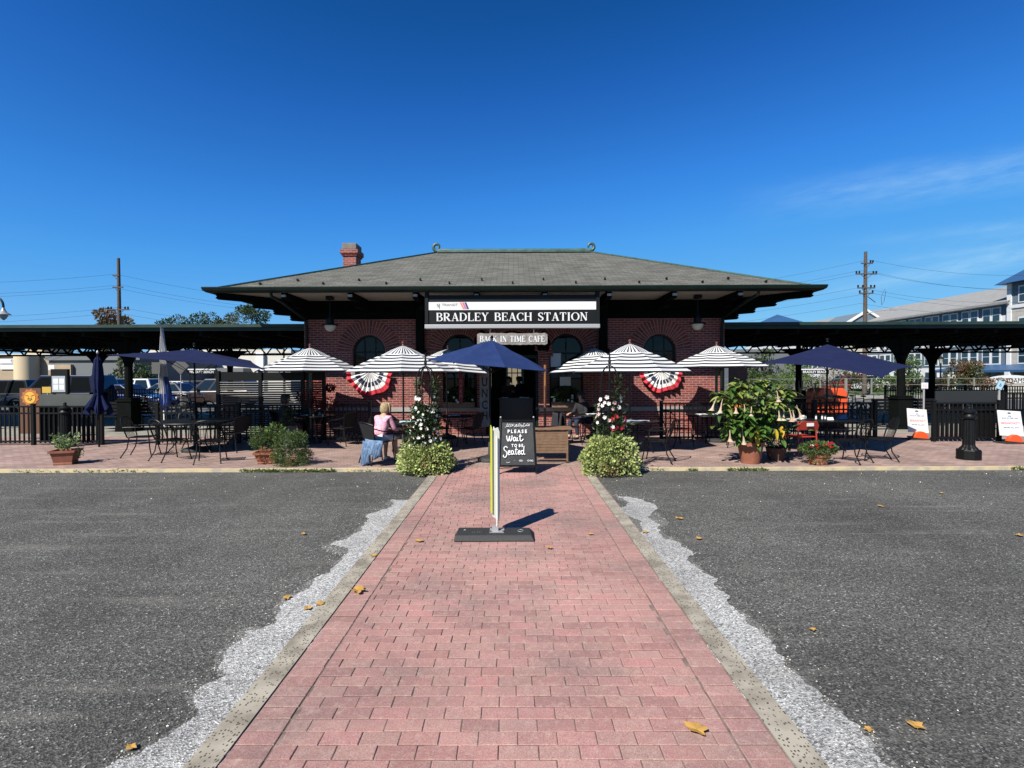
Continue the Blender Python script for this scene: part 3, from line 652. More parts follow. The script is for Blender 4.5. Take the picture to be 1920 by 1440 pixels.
# soffit, gutter, rafters, brackets
mb = MB(); mb.box(EX0 + .06, EX1 - .06, EY0 + .06, EY1 - .06, ZS, ZS + .03); mb.build('soffit', m_soffit, st, world=True)
mb = MB()
gp = [(-.13, .07), (-.13, .045), (-.11, -.02), (-.05, -.06), (.02, -.07), (.05, -.07), (.05, .035), (-.105, .045)]
for a, b_, nx, ny in ((e[0], e[1], 0, 1), (e[1], e[2], -1, 0), (e[2], e[3], 0, -1), (e[3], e[0], 1, 0)):
    a = Vector(a); b_ = Vector(b_); d = (b_ - a).normalized(); nn = Vector((nx, ny, 0))
    r = []
    for ex, p in ((-1, a), (1, b_)):
        r.append([p + nn * q + d * ex * (-q) + Vector((0, 0, z_ - .02)) for q, z_ in gp])
    k = len(gp); mb.faces(r[0] + r[1], [(i, (i + 1) % k, k + (i + 1) % k, k + i) for i in range(k)])
mb.build('gutter', m_green, st, world=True)
def bracket(p, d, ln, tiers=4):
    # stacked cantilevered beams, each shorter than the one above, with rounded noses
    d = Vector(d).normalized(); s_ = d.cross(Vector((0, 0, 1))) * .075; m_ = MB(); z = ZS - .003
    for i in range(tiers):
        L_ = ln * (.985, .60, .36, .16)[i]; hh = (.17, .15, .14, .14)[i]
        pr = [(0, 0), (L_, 0), (L_ + .012, -hh * .35), (L_ - .02, -hh * .5), (L_ + .02, -hh * .75), (L_ - .05, -hh), (L_ * .55, -hh - .0), (0, -hh)]
        m_.prism([p + d * a - s_ + Vector((0, 0, z + b_)) for a, b_ in pr], s_ * 2); z -= hh - .001; s_ = s_ * .97
    return m_
for sx_, sy_ in ((BX0, YB), (BX1, YB), (BX0, YR), (BX1, YR)):
    d = Vector((-1 if sx_ == BX0 else 1, -1 if sy_ == YB else 1, 0)); bracket(Vector((sx_, sy_, 0)), d, OH * 1.414 - .15).build('bracket', m_struct, st, world=True)
fx = [P(q, 550, EY0 + .1).x for q in (530, 655, 778, 893, 1022, 1143, 1266, 1390)]
for x in fx:
    x2 = min(max(x, BX0 + .12), BX1 - .12)
    m_ = bracket(Vector((x2, YB, 0)), Vector((x - x2, -OH, 0)), OH - .16, 2 if x in fx[1:-1] else 3)
    bo = m_.build('bracket', m_struct, st, world=True)
    q_ = MB(); q_.box(x - .055, x + .055, EY0 + .12, EY0 + .2, ZS - .12, ZS - .06); q_ = q_.build('end_cap', m_silver, bo); q_.data.transform(Matrix.Translation(-st.location))
for sx_ in (BX0, BX1):
    for y in (YB + 1.7, YB + 3.45, YB + 5.2): bracket(Vector((sx_, y, 0)), (-1 if sx_ == BX0 else 1, 0, 0), OH - .16, 3).build('bracket', m_struct, st, world=True)
# downspouts, one at each front corner, bent back from the gutter to the wall
for px in (508, 1423):
    x = P(px, 550, EY0).x; s_ = 1 if px < 900 else -1; xw = BX0 + .12 if s_ > 0 else BX1 - .12
    mb = MB(); mb.tube([(x, EY0 + .0, ZS + .0), (x, EY0 + .02, ZS - .12), (x + s_ * .15, EY0 + .25, ZS - .22), (xw, YB - .16, 3.45), (xw, YB - .1, 3.2), (xw, YB - .09, .3)], .045, 8); mb.build('downspout', m_green, st, world=True, smooth=True)
# posts that carry the sign in front of the eave
SY = 13.62
sg = thing('station_sign', 'long black and white station name board hung below the eave', 'sign', ((P(960, 600, SY).x), SY, 3.0))
sx0, sx1 = P(797, 580, SY).x, P(1124, 580, SY).x
def SZ(py, Y=SY): return P(960, py, Y).z
zt, zw0, zw1, zb0, zb1 = SZ(553), SZ(566), SZ(581), SZ(608), SZ(615.5)
m_sblk = mat('black sign enamel', (.006, .007, .0075), .5, spec=.2)
mb = MB(); mb.box(sx0 + .02, sx1 - .02, SY, SY + .16, zb1 + .02, zt); mb.box(sx0, sx0 + .085, SY - .03, SY + .18, zb0, zt + .12); mb.box(sx1 - .085, sx1, SY - .03, SY + .18, zb0, zt + .12); mb.build('sign_box', m_sblk, sg, world=True)
mb = MB(); mb.box(sx0 + .09, sx1 - .09, SY - .012, SY - .002, zw1, zw0); mb.build('white_band', m_white, sg, world=True)
mb = MB(); mb.box(sx0 - .01, sx1 + .01, SY - .035, SY + .19, zb1, zb0 - .002); mb.build('light_strip', m_silver, sg, world=True, bevel=.01)
def loc(o, p): return Vector(p) - o.location
ta, tb = P(818, 594, SY), P(1102, 594, SY)
serif('BRADLEY BEACH STATION', SZ(586.5) - SZ(602), tb.x - ta.x, m_white, sg, loc(sg, ((ta.x + tb.x) / 2, SY - .002, (ta.z + tb.z) / 2)), depth=.016)
m_logo = mat('dark grey print', (.06, .06, .06), .5)
text('TRANSIT', .095, m_logo, sg, loc(sg, P(843.5, 572, SY - .014)), ext=.002, sx=1.12)
text('NJ', .14, m_logo, sg, loc(sg, P(822, 573.3, SY - .014)), ext=.002, sx=.62, off=.002)
for k, cc in enumerate(((.75, .22, .12), (.55, .12, .35), (.02, .03, .12))):
    p = P(861.5 + k * 4.6, 567, SY - .013); q = P(868 + k * 4.0, 579.5, SY - .013); w_ = .05
    mb = MB(); mb.prism([(p.x, p.y, p.z), (p.x + w_, p.y, p.z), (q.x + w_, p.y, q.z), (q.x, p.y, q.z)], (0, -.003, 0)); mb.build('logo_stripe', mat('logo stripe %d' % k, cc, .5), sg, world=True)
# wall posts with corbels beside the sign
for px in (789, 1130):
    x = P(px, 620, YB).x; mb = MB(); mb.box(x - .11, x + .11, YB - .22, YB - .003, 2.56, WT + .3); mb.box(x - .16, x + .16, YB - .28, YB - .001, 2.36, 2.559); mb.build('wall_post', m_struct, st, world=True, bevel=.01)
# wooden cafe sign
cs = thing('cafe_sign', 'grey weathered wooden board with raised white letters hung under the station sign', 'sign', (P(960, 635, SY).x, SY, 2.6))
ca, cb = P(894.5, 635, SY), P(1026.5, 635, SY); za, zb = SZ(624.5), SZ(646.5)
mb = MB(); n = 26; top = []; bot = []
for i in range(n + 1):
    x = ca.x + (cb.x - ca.x) * i / n; top.append((x, SY, za + R.uniform(-.012, .008) - (.03 if i in (0, n) else 0))); bot.append((x, SY, zb + R.uniform(-.008, .012) + (.03 if i in (0, n) else 0)))
mb.prism(top[::-1] + bot, (0, .04, 0)); mb.build('board', m_woodg, cs, world=True)
serif('BACK IN TIME CAFE', (za - zb) * .52, (cb.x - ca.x) * .92, m_white, cs, loc(cs, ((ca.x + cb.x) / 2, SY - .001, (za + zb) / 2)), depth=.01, bold=1.15)
for px in (919, 1001): mb = MB(); p = P(px, 620, SY); mb.tube([(p.x, SY + .02, za - .02), (p.x, SY + .02, zb1 + .01)], .008, 5); mb.build('hanger_chain', m_chrome, cs, world=True)
# pendant lamps under the eave
m_cream = mat('cream lamp glass', (.55, .52, .42), .35)
for px, nm in ((619, 'left'), (1308, 'right')):
    y = 14.35; x = P(px, 600, y).x
    t = thing('pendant_lamp', 'bell shaped pendant lamp with cream bowl under the %s part of the eave' % nm, 'lamp', (x, y, 3.0), group='pendant lamps under the eave')
    m1 = MB(); m1.tube([(0, 0, .95), (0, 0, .42)], .018, 6); m1.box(-.09, .09, -.09, .09, .9, .985); m1.build('stem', m_black, t)
    m1 = MB(); m1.lathe([(.05, .46), (.075, .42), (.10, .33), (.105, .25), (.22, .215), (.235, .2), (.22, .195), (.05, .2)], 20); m1.build('shade', m_black, t, smooth=True)
    m1 = MB(); m1.lathe([(.02, .03), (.09, .05), (.14, .12), (.16, .19)], 20); m1.build('bowl', m_cream, t, smooth=True)
# bunting: pleated half rounds below the small windows
def bunting_mat():
    m = bpy.data.materials.new('bunting cloth'); m.use_nodes = True; n = m.node_tree.nodes; l = m.node_tree.links; b = n['Principled BSDF']; b.inputs['Roughness'].default_value = .9
    uv = n.new('ShaderNodeUVMap'); s_ = n.new('ShaderNodeSeparateXYZ'); l.new(uv.outputs[0], s_.inputs[0]); r = n.new('ShaderNodeValToRGB'); r.color_ramp.interpolation = 'CONSTANT'; el = r.color_ramp.elements
    W_ = (.56, .555, .54, 1); N_ = (.014, .018, .045, 1); R_ = (.40, .02, .035, 1)
    el[0].position = 0; el[0].color = W_; el[1].position = .40; el[1].color = N_
    a = el.new(.62); a.color = W_; a = el.new(.80); a.color = R_
    l.new(s_.outputs[1], r.inputs[0])
    vo = n.new('ShaderNodeMath'); vo.operation = 'FRACT'; mu = n.new('ShaderNodeMath'); mu.operation = 'MULTIPLY'; mu.inputs[1].default_value = 11; l.new(s_.outputs[0], mu.inputs[0]); l.new(mu.outputs[0], vo.inputs[0])
    gt = n.new('ShaderNodeMath'); gt.operation = 'GREATER_THAN'; gt.inputs[1].default_value = .66; l.new(vo.outputs[0], gt.inputs[0])
    lt = n.new('ShaderNodeMath'); lt.operation = 'LESS_THAN'; lt.inputs[1].default_value = .62; l.new(s_.outputs[1], lt.inputs[0])
    mm = n.new('ShaderNodeMath'); mm.operation = 'MULTIPLY'; l.new(gt.outputs[0], mm.inputs[0]); l.new(lt.outputs[0], mm.inputs[1])
    mx = n.new('ShaderNodeMix'); mx.data_type = 'RGBA'; l.new(mm.outputs[0], mx.inputs[0]); l.new(r.outputs[0], mx.inputs[6]); mx.inputs[7].default_value = W_
    l.new(mx.outputs[2], b.inputs['Base Color']); return m
m_bunt = bunting_mat()
for px, nm, rx, rz_ in ((696, 'left', .66, .70), (1238, 'right', .62, .62)):
    x = P(px, 700, YB).x; mb = MB(); n = 90; nr = 12; zc = 1.92
    def bp_(i, j):
        a = pi + pi * i / n; r = .06 + .94 * j / nr; pl = sin(i / n * 2 * pi * 11 + .8 * sin(i * .21)) * .034 * (.3 + r); sag = 1 + .05 * sin(i / n * pi * 6) * (j / nr)
        return (x + rx * r * sag * cos(a), YB - .13 - pl - .03 * r, zc + rz_ * r * sag * sin(a))
    for i in range(n):
        for j in range(nr): mb.face([bp_(i, j), bp_(i + 1, j), bp_(i + 1, j + 1), bp_(i, j + 1)], [(i / n, j / nr), ((i + 1) / n, j / nr), ((i + 1) / n, (j + 1) / nr), (i / n, (j + 1) / nr)])
    o = mb.build('bunting', m_bunt, solid=.004); tag(o, 'pleated red white and navy half round bunting under the %s small window' % nm, 'bunting', 'bunting on the station wall')

# ================================================================ canopies on both sides
def lattice(mb, a, b_, z0, z1, step, arcs=()):
    a = Vector(a); b_ = Vector(b_); n = max(1, round((b_ - a).length / step))
    for z in (z0, z1): mb.beam(a + Vector((0, 0, z)), b_ + Vector((0, 0, z)), .07, .07)
    for i in range(n):
        p = a + (b_ - a) * i / n; q = a + (b_ - a) * (i + 1) / n; mid = (p + q) / 2
        mb.beam(p + Vector((0, 0, z0)), mid + Vector((0, 0, z1)), .045, .045); mb.beam(mid + Vector((0, .002, z1)), q + Vector((0, .002, z0)), .045, .045)
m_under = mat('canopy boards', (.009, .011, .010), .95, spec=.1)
def canopy(sgn, label):
    xe = BX0 if sgn < 0 else BX1; xf = sgn * 42; yf, yb = 15.75, 24.2; zf = 3.34
    t = thing('platform_canopy', label, 'canopy', (xe, 16.7, 0))
    a, b_ = min(xe, xf), max(xe, xf)
    mb = MB(); zm = zf + .28; ym = (yf + yb) / 2
    mb.face([(a, yf, zf), (b_, yf, zf), (b_, ym, zm), (a, ym, zm)]); mb.face([(a, ym, zm), (b_, ym, zm), (b_, yb, zf), (a, yb, zf)]); mb.build('roof', m_fascia, t, world=True)
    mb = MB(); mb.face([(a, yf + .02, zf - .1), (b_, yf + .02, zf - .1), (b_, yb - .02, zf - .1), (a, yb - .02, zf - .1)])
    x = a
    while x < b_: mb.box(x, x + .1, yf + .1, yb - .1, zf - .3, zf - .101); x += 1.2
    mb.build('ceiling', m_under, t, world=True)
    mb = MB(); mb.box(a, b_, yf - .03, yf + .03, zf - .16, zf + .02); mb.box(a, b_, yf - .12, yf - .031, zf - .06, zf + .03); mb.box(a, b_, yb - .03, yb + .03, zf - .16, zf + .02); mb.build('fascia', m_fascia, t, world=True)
    for y, xs in ((16.7, (12.4, 18.2, 24, 29.8, 35.6)), (22.7, (12.4, 18.2, 24, 29.8, 35.6))):
        mb = MB(); lattice(mb, (a, y, 0), (b_, y, 0), 2.74, 3.14, .66); mb.box(a, b_, y - .08, y + .08, 3.16, zf - .1); mb.build('lattice_girder', m_struct, t, world=True)
        for x in xs:
            x *= sgn; mb = MB()
            mb.lathe([(.12, KZ), (.12, .95), (.11, 2.3), (.14, 2.35), (.14, 2.42), (.1, 2.45), (.1, 3.2)], 12, (x, y, 0))
            for s_ in (-1, 1):     # curved spandrels up to the girder
                n = 10; pts = []
                for i in range(n + 1):
                    q = pi / 2 * i / n; pts.append((x + s_ * (.08 + .95 * (1 - cos(q))), y, 1.95 + .95 * sin(q)))
                o_ = [(px_, y - .05, pz_) for px_, _, pz_ in pts] + [(x + s_ * .08, y - .05, 2.93)]
                mb.prism(o_, (0, .1, 0))
            co = mb.build('column', m_struct, t, world=True)
            mb = MB()
            for r_, z0_, z1_ in ((.27, KZ, .16), (.23, .16, 1.0), (.26, 1.0, 1.06), (.22, 1.06, 1.12)): mb.box(x - r_, x + r_, y - r_, y + r_, z0_, z1_)
            mb.build('pier_base', m_struct, t, world=True, bevel=.012)
    for y in (16.7, 22.7): pass
    for x in (12.4, 18.2, 24, 29.8):
        mb = MB(); lattice(mb, (sgn * x, 16.8, 0), (sgn * x, 22.6, 0), 2.75, 3.1, .7); mb.build('cross_girder', m_struct, t, world=True)
    return t
canopy(-1, 'long dark green platform canopy running left from the brick station')
canopy(1, 'long dark green platform canopy running right from the brick station')
# ================================================================ umbrellas
def stripe_mat():
    m = bpy.data.materials.new('striped awning cloth'); m.use_nodes = True; n = m.node_tree.nodes; l = m.node_tree.links; b = n['Principled BSDF']; b.inputs['Roughness'].default_value = .9; b.inputs['Specular IOR Level'].default_value = .2
    uv = n.new('ShaderNodeUVMap'); s_ = n.new('ShaderNodeSeparateXYZ'); l.new(uv.outputs[0], s_.inputs[0])
    mu = n.new('ShaderNodeMath'); mu.operation = 'MULTIPLY_ADD'; mu.inputs[1].default_value = 1; mu.inputs[2].default_value = .3; l.new(s_.outputs[1], mu.inputs[0])
    fr = n.new('ShaderNodeMath'); fr.operation = 'FRACT'; l.new(mu.outputs[0], fr.inputs[0]); gt = n.new('ShaderNodeMath'); gt.operation = 'LESS_THAN'; gt.inputs[1].default_value = .45; l.new(fr.outputs[0], gt.inputs[0])
    mx = n.new('ShaderNodeMix'); mx.data_type = 'RGBA'; l.new(gt.outputs[0], mx.inputs[0]); mx.inputs[6].default_value = (.50, .505, .505, 1); mx.inputs[7].default_value = (.014, .017, .024, 1)
    l.new(mx.outputs[2], b.inputs['Base Color'])
    tr = n.new('ShaderNodeBsdfTranslucent'); ms = n.new('ShaderNodeMixShader'); ms.inputs[0].default_value = .15; l.new(mx.outputs[2], tr.inputs[0]); l.new(b.outputs[0], ms.inputs[1]); l.new(tr.outputs[0], ms.inputs[2]); l.new(ms.outputs[0], n['Material Output'].inputs[0])
    return m
m_stripe = stripe_mat()
m_knob = mat('red brown knob', (.16, .05, .035), .4)
def canopy_cloth(mb, apex, tips, t0=0.0, dm=.035, nst=7.0, sag=.05, scallop=.05, m=0, vert=False, drop=0):
    # panels between neighbouring rib tips; stripes run parallel to the outer edge
    apex = Vector(apex); k = len(tips); nu, nv = 8, 12
    for i in range(k):
        A, B = Vector(tips[i]), Vector(tips[(i + 1) % k])
        def pt(u, v):
            t = t0 + (1 - t0) * v; e_ = A.lerp(B, u); sc_ = 4 * u * (1 - u)
            p = apex.lerp(e_, t * (1 - scallop * sc_ * v)); dome = dm * sin(pi * t) * (e_ - apex).length
            p.z += dome - sag * sc_ * t * .6; return p
        for a in range(nu):
            for c in range(nv):
                u0, u1, v0, v1 = a / nu, (a + 1) / nu, c / nv, (c + 1) / nv
                f = lambda u, v: ((u * 3 + i * 3) if not vert else (u), (v * nst) if not vert else (u * 4.0 + i * 4.0))
                mb.face([pt(u0, v0), pt(u0, v1), pt(u1, v1), pt(u1, v0)], [f(u0, v0), f(u0, v1), f(u1, v1), f(u1, v0)], m)
def umbrella(name, label, px, py, ztop, Rr, drop, cloth, polemat, pole_r=.022, nr=8, tilt=(0, 0), phase=0, vent=True, base_r=.27, group=None, tips=None, z0=KZ, tipz=None, scal=.05, sagv=.05, zbase=None, dm=.03):
    o = G(px, py, z0); t = thing(name, label, 'umbrella', (o.x, o.y, z0), group=group)
    H = ztop - z0
    Tm = Matrix.Translation((0, 0, H - .55)) @ Matrix.Rotation(radians(tilt[0]), 4, 'Y') @ Matrix.Rotation(radians(tilt[1]), 4, 'X') @ Matrix.Translation((0, 0, -(H - .55)))
    if tips is None: tips_ = [Tm @ Vector((Rr * cos(2 * pi * (i + phase) / nr), Rr * sin(2 * pi * (i + phase) / nr), H - drop)) for i in range(nr)]
    else: tips_ = [Vector(q) - t.location for q in tips]
    apex = Tm @ Vector((0, 0, H - .03)) if tips is None else Vector((0, 0, H - .03))
    mb = MB()
    mb.tube([(0, 0, .05 if zbase is None else zbase), (0, 0, H - .55), apex - Vector((0, 0, .02))], pole_r, 10); mb.build('pole', polemat, t, smooth=True)
    if base_r:
        mb = MB(); mb.lathe([(base_r, 0), (base_r, .05), (base_r * .92, .075), (base_r * .5, .10), (base_r * .2, .13), (.04, .16), (.038, .38), (.03, .39)], 28); mb.build('base', m_rubber, t, smooth=True)
    mb = MB(); canopy_cloth(mb, apex, tips_, dm=dm, t0=.18 if vent else 0.0, sag=sagv, scallop=scal); cl_ = mb.build('canopy', cloth, t, smooth=False, solid=.004)
    if vent:
        mb = MB(); tp = [apex.lerp(q, .35) + Vector((0, 0, .035)) for q in tips_]; canopy_cloth(mb, apex + Vector((0, 0, .05)), tp, nst=2.2, sag=.02, scallop=.08, vert=True); mb.build('vent', cloth, t, solid=.004)
    for q in tips_:
        mb = MB(); a = apex - Vector((0, 0, .06)); mb.tube([a, a.lerp(q, .5) - Vector((0, 0, .01)), q - Vector((0, 0, .02))], .008, 5); rb = mb.build('rib', polemat, t)
        mb = MB(); mid = a.lerp(q, .5) - Vector((0, 0, .01)); mb.tube([apex - Vector((0, 0, .62)), mid], .007, 5); mb.build('strut', polemat, rb)
    mb = MB(); p = apex + Vector((0, 0, .05)); mb.lathe([(.012, 0), (.03, .01), (.018, .03), (.034, .055), (.03, .085), (.008, .1)], 12, p); mb.build('finial', m_knob if cloth == m_stripe else m_black, t, smooth=True)
    return t
gS = 'striped umbrellas along the station front'
m_gpole = mat('green umbrella pole', (.03, .085, .06), .4)
m_bpole = mat('bronze umbrella pole', (.05, .025, .02), .4)
umbrella('striped_umbrella', 'black and white striped umbrella farthest left on a thick green pole', 583, 831, 2.52, 1.34, .60, m_stripe, m_gpole, .035, phase=.30, group=gS)
umbrella('striped_umbrella', 'black and white striped umbrella over the blonde woman and her table', 757, 846, 2.48, 1.33, .60, m_stripe, m_bpole, .02, phase=.22, group=gS)
umbrella('striped_umbrella', 'striped umbrella half hidden by the navy umbrella beside the hanging lunch board', 838, 822, 2.52, 1.30, .58, m_stripe, m_bpole, .02, phase=.5, group=gS, tilt=(5, 0))
umbrella('striped_umbrella', 'striped umbrella right of the doorway, partly behind its larger striped neighbour', 1116, 822, 2.52, 1.33, .60, m_stripe, m_bpole, .02, phase=.1, group=gS, tilt=(-3, 0))
umbrella('striped_umbrella', 'large striped umbrella above the plant tower with red and white flowers', 1181, 846, 2.50, 1.40, .64, m_stripe, m_bpole, .02, phase=.35, group=gS)
umbrella('striped_umbrella', 'black and white striped umbrella farthest right on a thick green pole', 1343, 828, 2.54, 1.30, .55, m_stripe, m_gpole, .035, phase=.18, group=gS)
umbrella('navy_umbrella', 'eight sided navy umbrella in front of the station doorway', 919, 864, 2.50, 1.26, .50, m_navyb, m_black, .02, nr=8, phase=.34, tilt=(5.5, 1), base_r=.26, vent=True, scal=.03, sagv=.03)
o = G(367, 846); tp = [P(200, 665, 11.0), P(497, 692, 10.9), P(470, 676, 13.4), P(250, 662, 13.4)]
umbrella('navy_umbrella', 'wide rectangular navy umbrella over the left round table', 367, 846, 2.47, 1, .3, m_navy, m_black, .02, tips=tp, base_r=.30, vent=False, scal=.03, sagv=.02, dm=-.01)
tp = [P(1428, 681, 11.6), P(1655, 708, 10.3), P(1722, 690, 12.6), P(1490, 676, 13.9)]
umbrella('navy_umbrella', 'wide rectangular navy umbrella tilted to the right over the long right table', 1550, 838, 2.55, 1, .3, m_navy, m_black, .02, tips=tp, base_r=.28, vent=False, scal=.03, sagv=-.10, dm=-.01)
# closed umbrella
o = G(186, 838); t = thing('closed_umbrella', 'tall navy umbrella folded and tied beside the left gate panel', 'umbrella', (o.x, o.y, KZ))
mb = MB(); mb.tube([(0, 0, 0), (0, 0, 2.33)], .022, 8); mb.build('pole', m_black, t)
mb = MB(); n = 40; zs_ = [(2.25, .03), (2.18, .07), (1.95, .10), (1.7, .115), (1.45, .10), (1.32, .075), (1.2, .12), (1.05, .2), (.92, .24), (.88, .2)]
for k in range(len(zs_) - 1):
    for i in range(n):
        def q(kk, ii):
            z, r = zs_[kk]; a = 2 * pi * ii / n; w_ = 1 + .30 * cos(8 * a + kk * .25) * (.35 + .65 * (kk > 4)); return (r * w_ * cos(a), r * w_ * sin(a), z + (.10 * cos(4 * a) if kk >= 8 else 0))
        mb.face([q(k, i), q(k + 1, i), q(k + 1, (i + 1) % n), q(k, (i + 1) % n)])
mb.build('canopy', m_navy, t, solid=.003)
mb = MB(); mb.lathe([(.08, 1.29), (.088, 1.32), (.08, 1.35)], 16); mb.build('tie', m_navy, t)
mb = MB(); mb.lathe([(.02, 2.33), (.03, 2.36), (.012, 2.41)], 10); mb.build('finial', m_silver, t)

# ================================================================ tables and chairs
def round_table(label, px, py, r=.61, h=.72, loc=None, ry=None, pedestal=False):
    o = loc or G(px, py); t = thing('patio_table', label, 'table', (o.x, o.y, KZ), R.uniform(0, 1), group='black patio tables')
    mb = MB(); n = 36; a_ = r; b_ = ry or r
    mb.prism([(a_ * cos(2 * pi * i / n), b_ * sin(2 * pi * i / n), h - .02) for i in range(n)], (0, 0, .02)); mb.build('tabletop', m_black, t, bevel=.004)
    mb = MB(); mb.tube([(a_ * 1.0 * cos(2 * pi * i / n), b_ * 1.0 * sin(2 * pi * i / n), h - .012) for i in range(n)], .014, 6, closed=True); mb.build('rim', m_black, t, smooth=True)
    for k in range(4):
        a = pi / 4 + k * pi / 2; c, s_ = cos(a), sin(a); mb = MB()
        mb.tube([(a_ * .7 * c, b_ * .7 * s_, h - .02), (a_ * .55 * c, b_ * .55 * s_, .5), (a_ * .5 * c, b_ * .5 * s_, .25), (a_ * .75 * c, b_ * .75 * s_, .02)], .013, 7); mb.build('leg', m_black, t, smooth=True)
    return t
def make_chair(kind):
    t = thing('patio_chair', 'chair', 'chair', (0, 0, 0)); M_ = m_black
    if kind == 'wire':
        mb = MB(); n = 9
        for i in range(n): x = -.21 + .42 * i / (n - 1); mb.box(x - .012, x + .012, -.2, .22, .425, .437)
        for y in (-.2, -.05, .09, .21): mb.box(-.23, .23, y - .012, y + .012, .4255, .436)
        mb.build('seat', M_, t)
        hp = [(-.24, -.20, .44), (-.27, -.25, .6), (-.25, -.31, .78), (-.14, -.35, .86), (0, -.36, .875), (.14, -.35, .86), (.25, -.31, .78), (.27, -.25, .6), (.24, -.20, .44)]
        mb = MB(); mb.tube(hp, .013, 7)
        for i in range(1, 8):
            x = -.24 + .06 * i; zt = .875 - (x / .27) ** 4 * .11; mb.tube([(x, -.215, .44), (x, -.27 - .02 * (1 - abs(x) * 3), .62), (x, -.355 + abs(x) * .12, zt)], .005, 4)
        mb.build('backrest', M_, t, smooth=True)
        legs = [[(-.22, .2, .43), (-.235, .22, .2), (-.26, .26, .01)], [(.22, .2, .43), (.235, .22, .2), (.26, .26, .01)], [(-.2, -.18, .43), (-.21, -.22, .2), (-.24, -.33, .01)], [(.2, -.18, .43), (.21, -.22, .2), (.24, -.33, .01)]]
        arms = [[(s_ * .27, -.27, .66), (s_ * .30, -.1, .665), (s_ * .30, .12, .655), (s_ * .28, .2, .62), (s_ * .25, .21, .44)] for s_ in (-1, 1)]
    else:           # sling: solid woven back that flares
        mb = MB(); mb.prism([(-.24, -.2, .42), (.24, -.2, .42), (.25, .1, .435), (.2, .23, .43), (-.2, .23, .43), (-.25, .1, .435)], (0, 0, .012)); mb.build('seat', M_, t, bevel=.004)
        mb = MB(); n = 10; rows = 6
        def q(i, j):
            u = -1 + 2 * i / n; v = j / rows; z = .46 + .38 * v - .05 * u * u * v; return (u * (.22 + .07 * v), -.21 - .13 * v + .10 * u * u * (.4 + v * .6), z)
        for i in range(n):
            for j in range(rows): mb.face([q(i, j), q(i + 1, j), q(i + 1, j + 1), q(i, j + 1)])
        mb.build('backrest', mat('dark woven sling', (.016, .016, .018), .85, (.028, .028, .03), 40, spec=.15), t, solid=.006)
        mb = MB(); mb.tube([q(0, 0)] + [q(0, j) for j in range(1, rows + 1)] + [q(i, rows) for i in range(1, n + 1)] + [q(n, rows - j) for j in range(1, rows + 1)], .013, 7); mb.build('back_frame', M_, t, smooth=True)
        legs = [[(s_ * .24, .2, .43), (s_ * .25, .22, .2), (s_ * .27, .25, .01)] for s_ in (-1, 1)] + [[(s_ * .22, -.18, .43), (s_ * .235, -.22, .2), (s_ * .27, -.27, .01)] for s_ in (-1, 1)]
        arms = [[(s_ * .275, -.22, .72), (s_ * .31, -.05, .665), (s_ * .31, .12, .65), (s_ * .28, .22, .60), (s_ * .25, .21, .43)] for s_ in (-1, 1)]
    for q_ in legs:
        mb = MB(); mb.tube(q_, .012, 7); mb.sphere(q_[-1], (.018, .018, .01), 5); mb.build('leg', M_, t, smooth=True)
    for q_ in arms: mb = MB(); mb.tube(q_, .012, 7); mb.build('armrest', M_, t, smooth=True)
    return t
proto = {'wire': make_chair('wire'), 'sling': make_chair('sling')}; used = set()
gC = 'black patio chairs around the cafe tables'
def chair(kind, px, py, deg, label, loc=None):
    o = loc or G(px, py); a = radians(deg)
    if kind not in used: used.add(kind); c = proto[kind]; c.location = (o.x, o.y, KZ); c.rotation_euler = (0, 0, a); c['label'] = label; c['group'] = gC
    else: c = copy_tree(proto[kind], (o.x, o.y, KZ), a, label, gC)
    return c
# deg: 0 faces away from the camera, -90 faces right, 90 faces left, 180 faces the camera
T1 = round_table('large round black patio table under the left rectangular navy umbrella', 367, 846, r=.84)
chair('wire', 268, 855, -75, 'black wire chair outermost at the left end of the large left table')
chair('wire', 322, 862, -28, 'black wire chair turned away from view at the near left of the large left table')
chair('wire', 352, 836, 200, 'black wire chair standing behind the large left table')
chair('wire', 395, 836, 165, 'black wire chair on the far side of the large left table, right of its pole')
chair('sling', 440, 846, 80, 'dark chair drawn up on the right side of the large left table')
chair('wire', 395, 866, 20, 'low black wire chair nearest the kerb at the large left table')
T2 = round_table('small black table under the leftmost striped umbrella with white plates', 590, 830, r=.52)
chair('sling', 532, 833, -80, 'dark chair carrying the seated man in dark clothes')
chair('sling', 643, 834, 75, 'empty dark chair on the right of the plate table by the brick wall')
T3 = round_table('black table in front of the blonde woman behind the white flowering tower', 778, 851, r=.50)
chair('sling', 708, 868, -48, 'dark sling chair with the blonde woman and a denim jacket on it')
chair('sling', 800, 835, 150, 'black chair hidden behind the tower of white flowers')
T4 = round_table('small black table in deep shade left of the doorway', 856, 832, r=.45)
chair('sling', 826, 836, -70, 'black chair in deep shade left of the shaded table by the lunch board')
chair('sling', 882, 836, 70, 'black chair in deep shade in front of the lunch board')
T5 = round_table('small black table in the shade right of the wooden stand', 1108, 828, r=.45)
chair('sling', 1066, 832, -70, 'black chair with a seated person right of the wooden stand', )
T6 = round_table('black table holding a paper menu behind the red flowering tower', 1192, 848, r=.52)
chair('wire', 1232, 866, 65, 'empty black wire chair right of the red flowering tower, nearest the kerb')
chair('wire', 1150, 850, -70, 'black wire chair hidden behind the red flowering tower')
T7 = round_table('small black table under the rightmost striped umbrella with a white napkin', 1325, 829, r=.52)
chair('wire', 1272, 836, -70, 'black wire chair left of the napkin table by the brick wall')
chair('wire', 1385, 838, 70, 'black wire chair behind the trumpet flower plant')
T8 = round_table('long black patio table under the right rectangular navy umbrella', 1530, 845, r=.95, ry=.55); T8.rotation_euler.z = 0
chair('wire', 1592, 866, 30, 'black wire chair at the near right of the long right table')
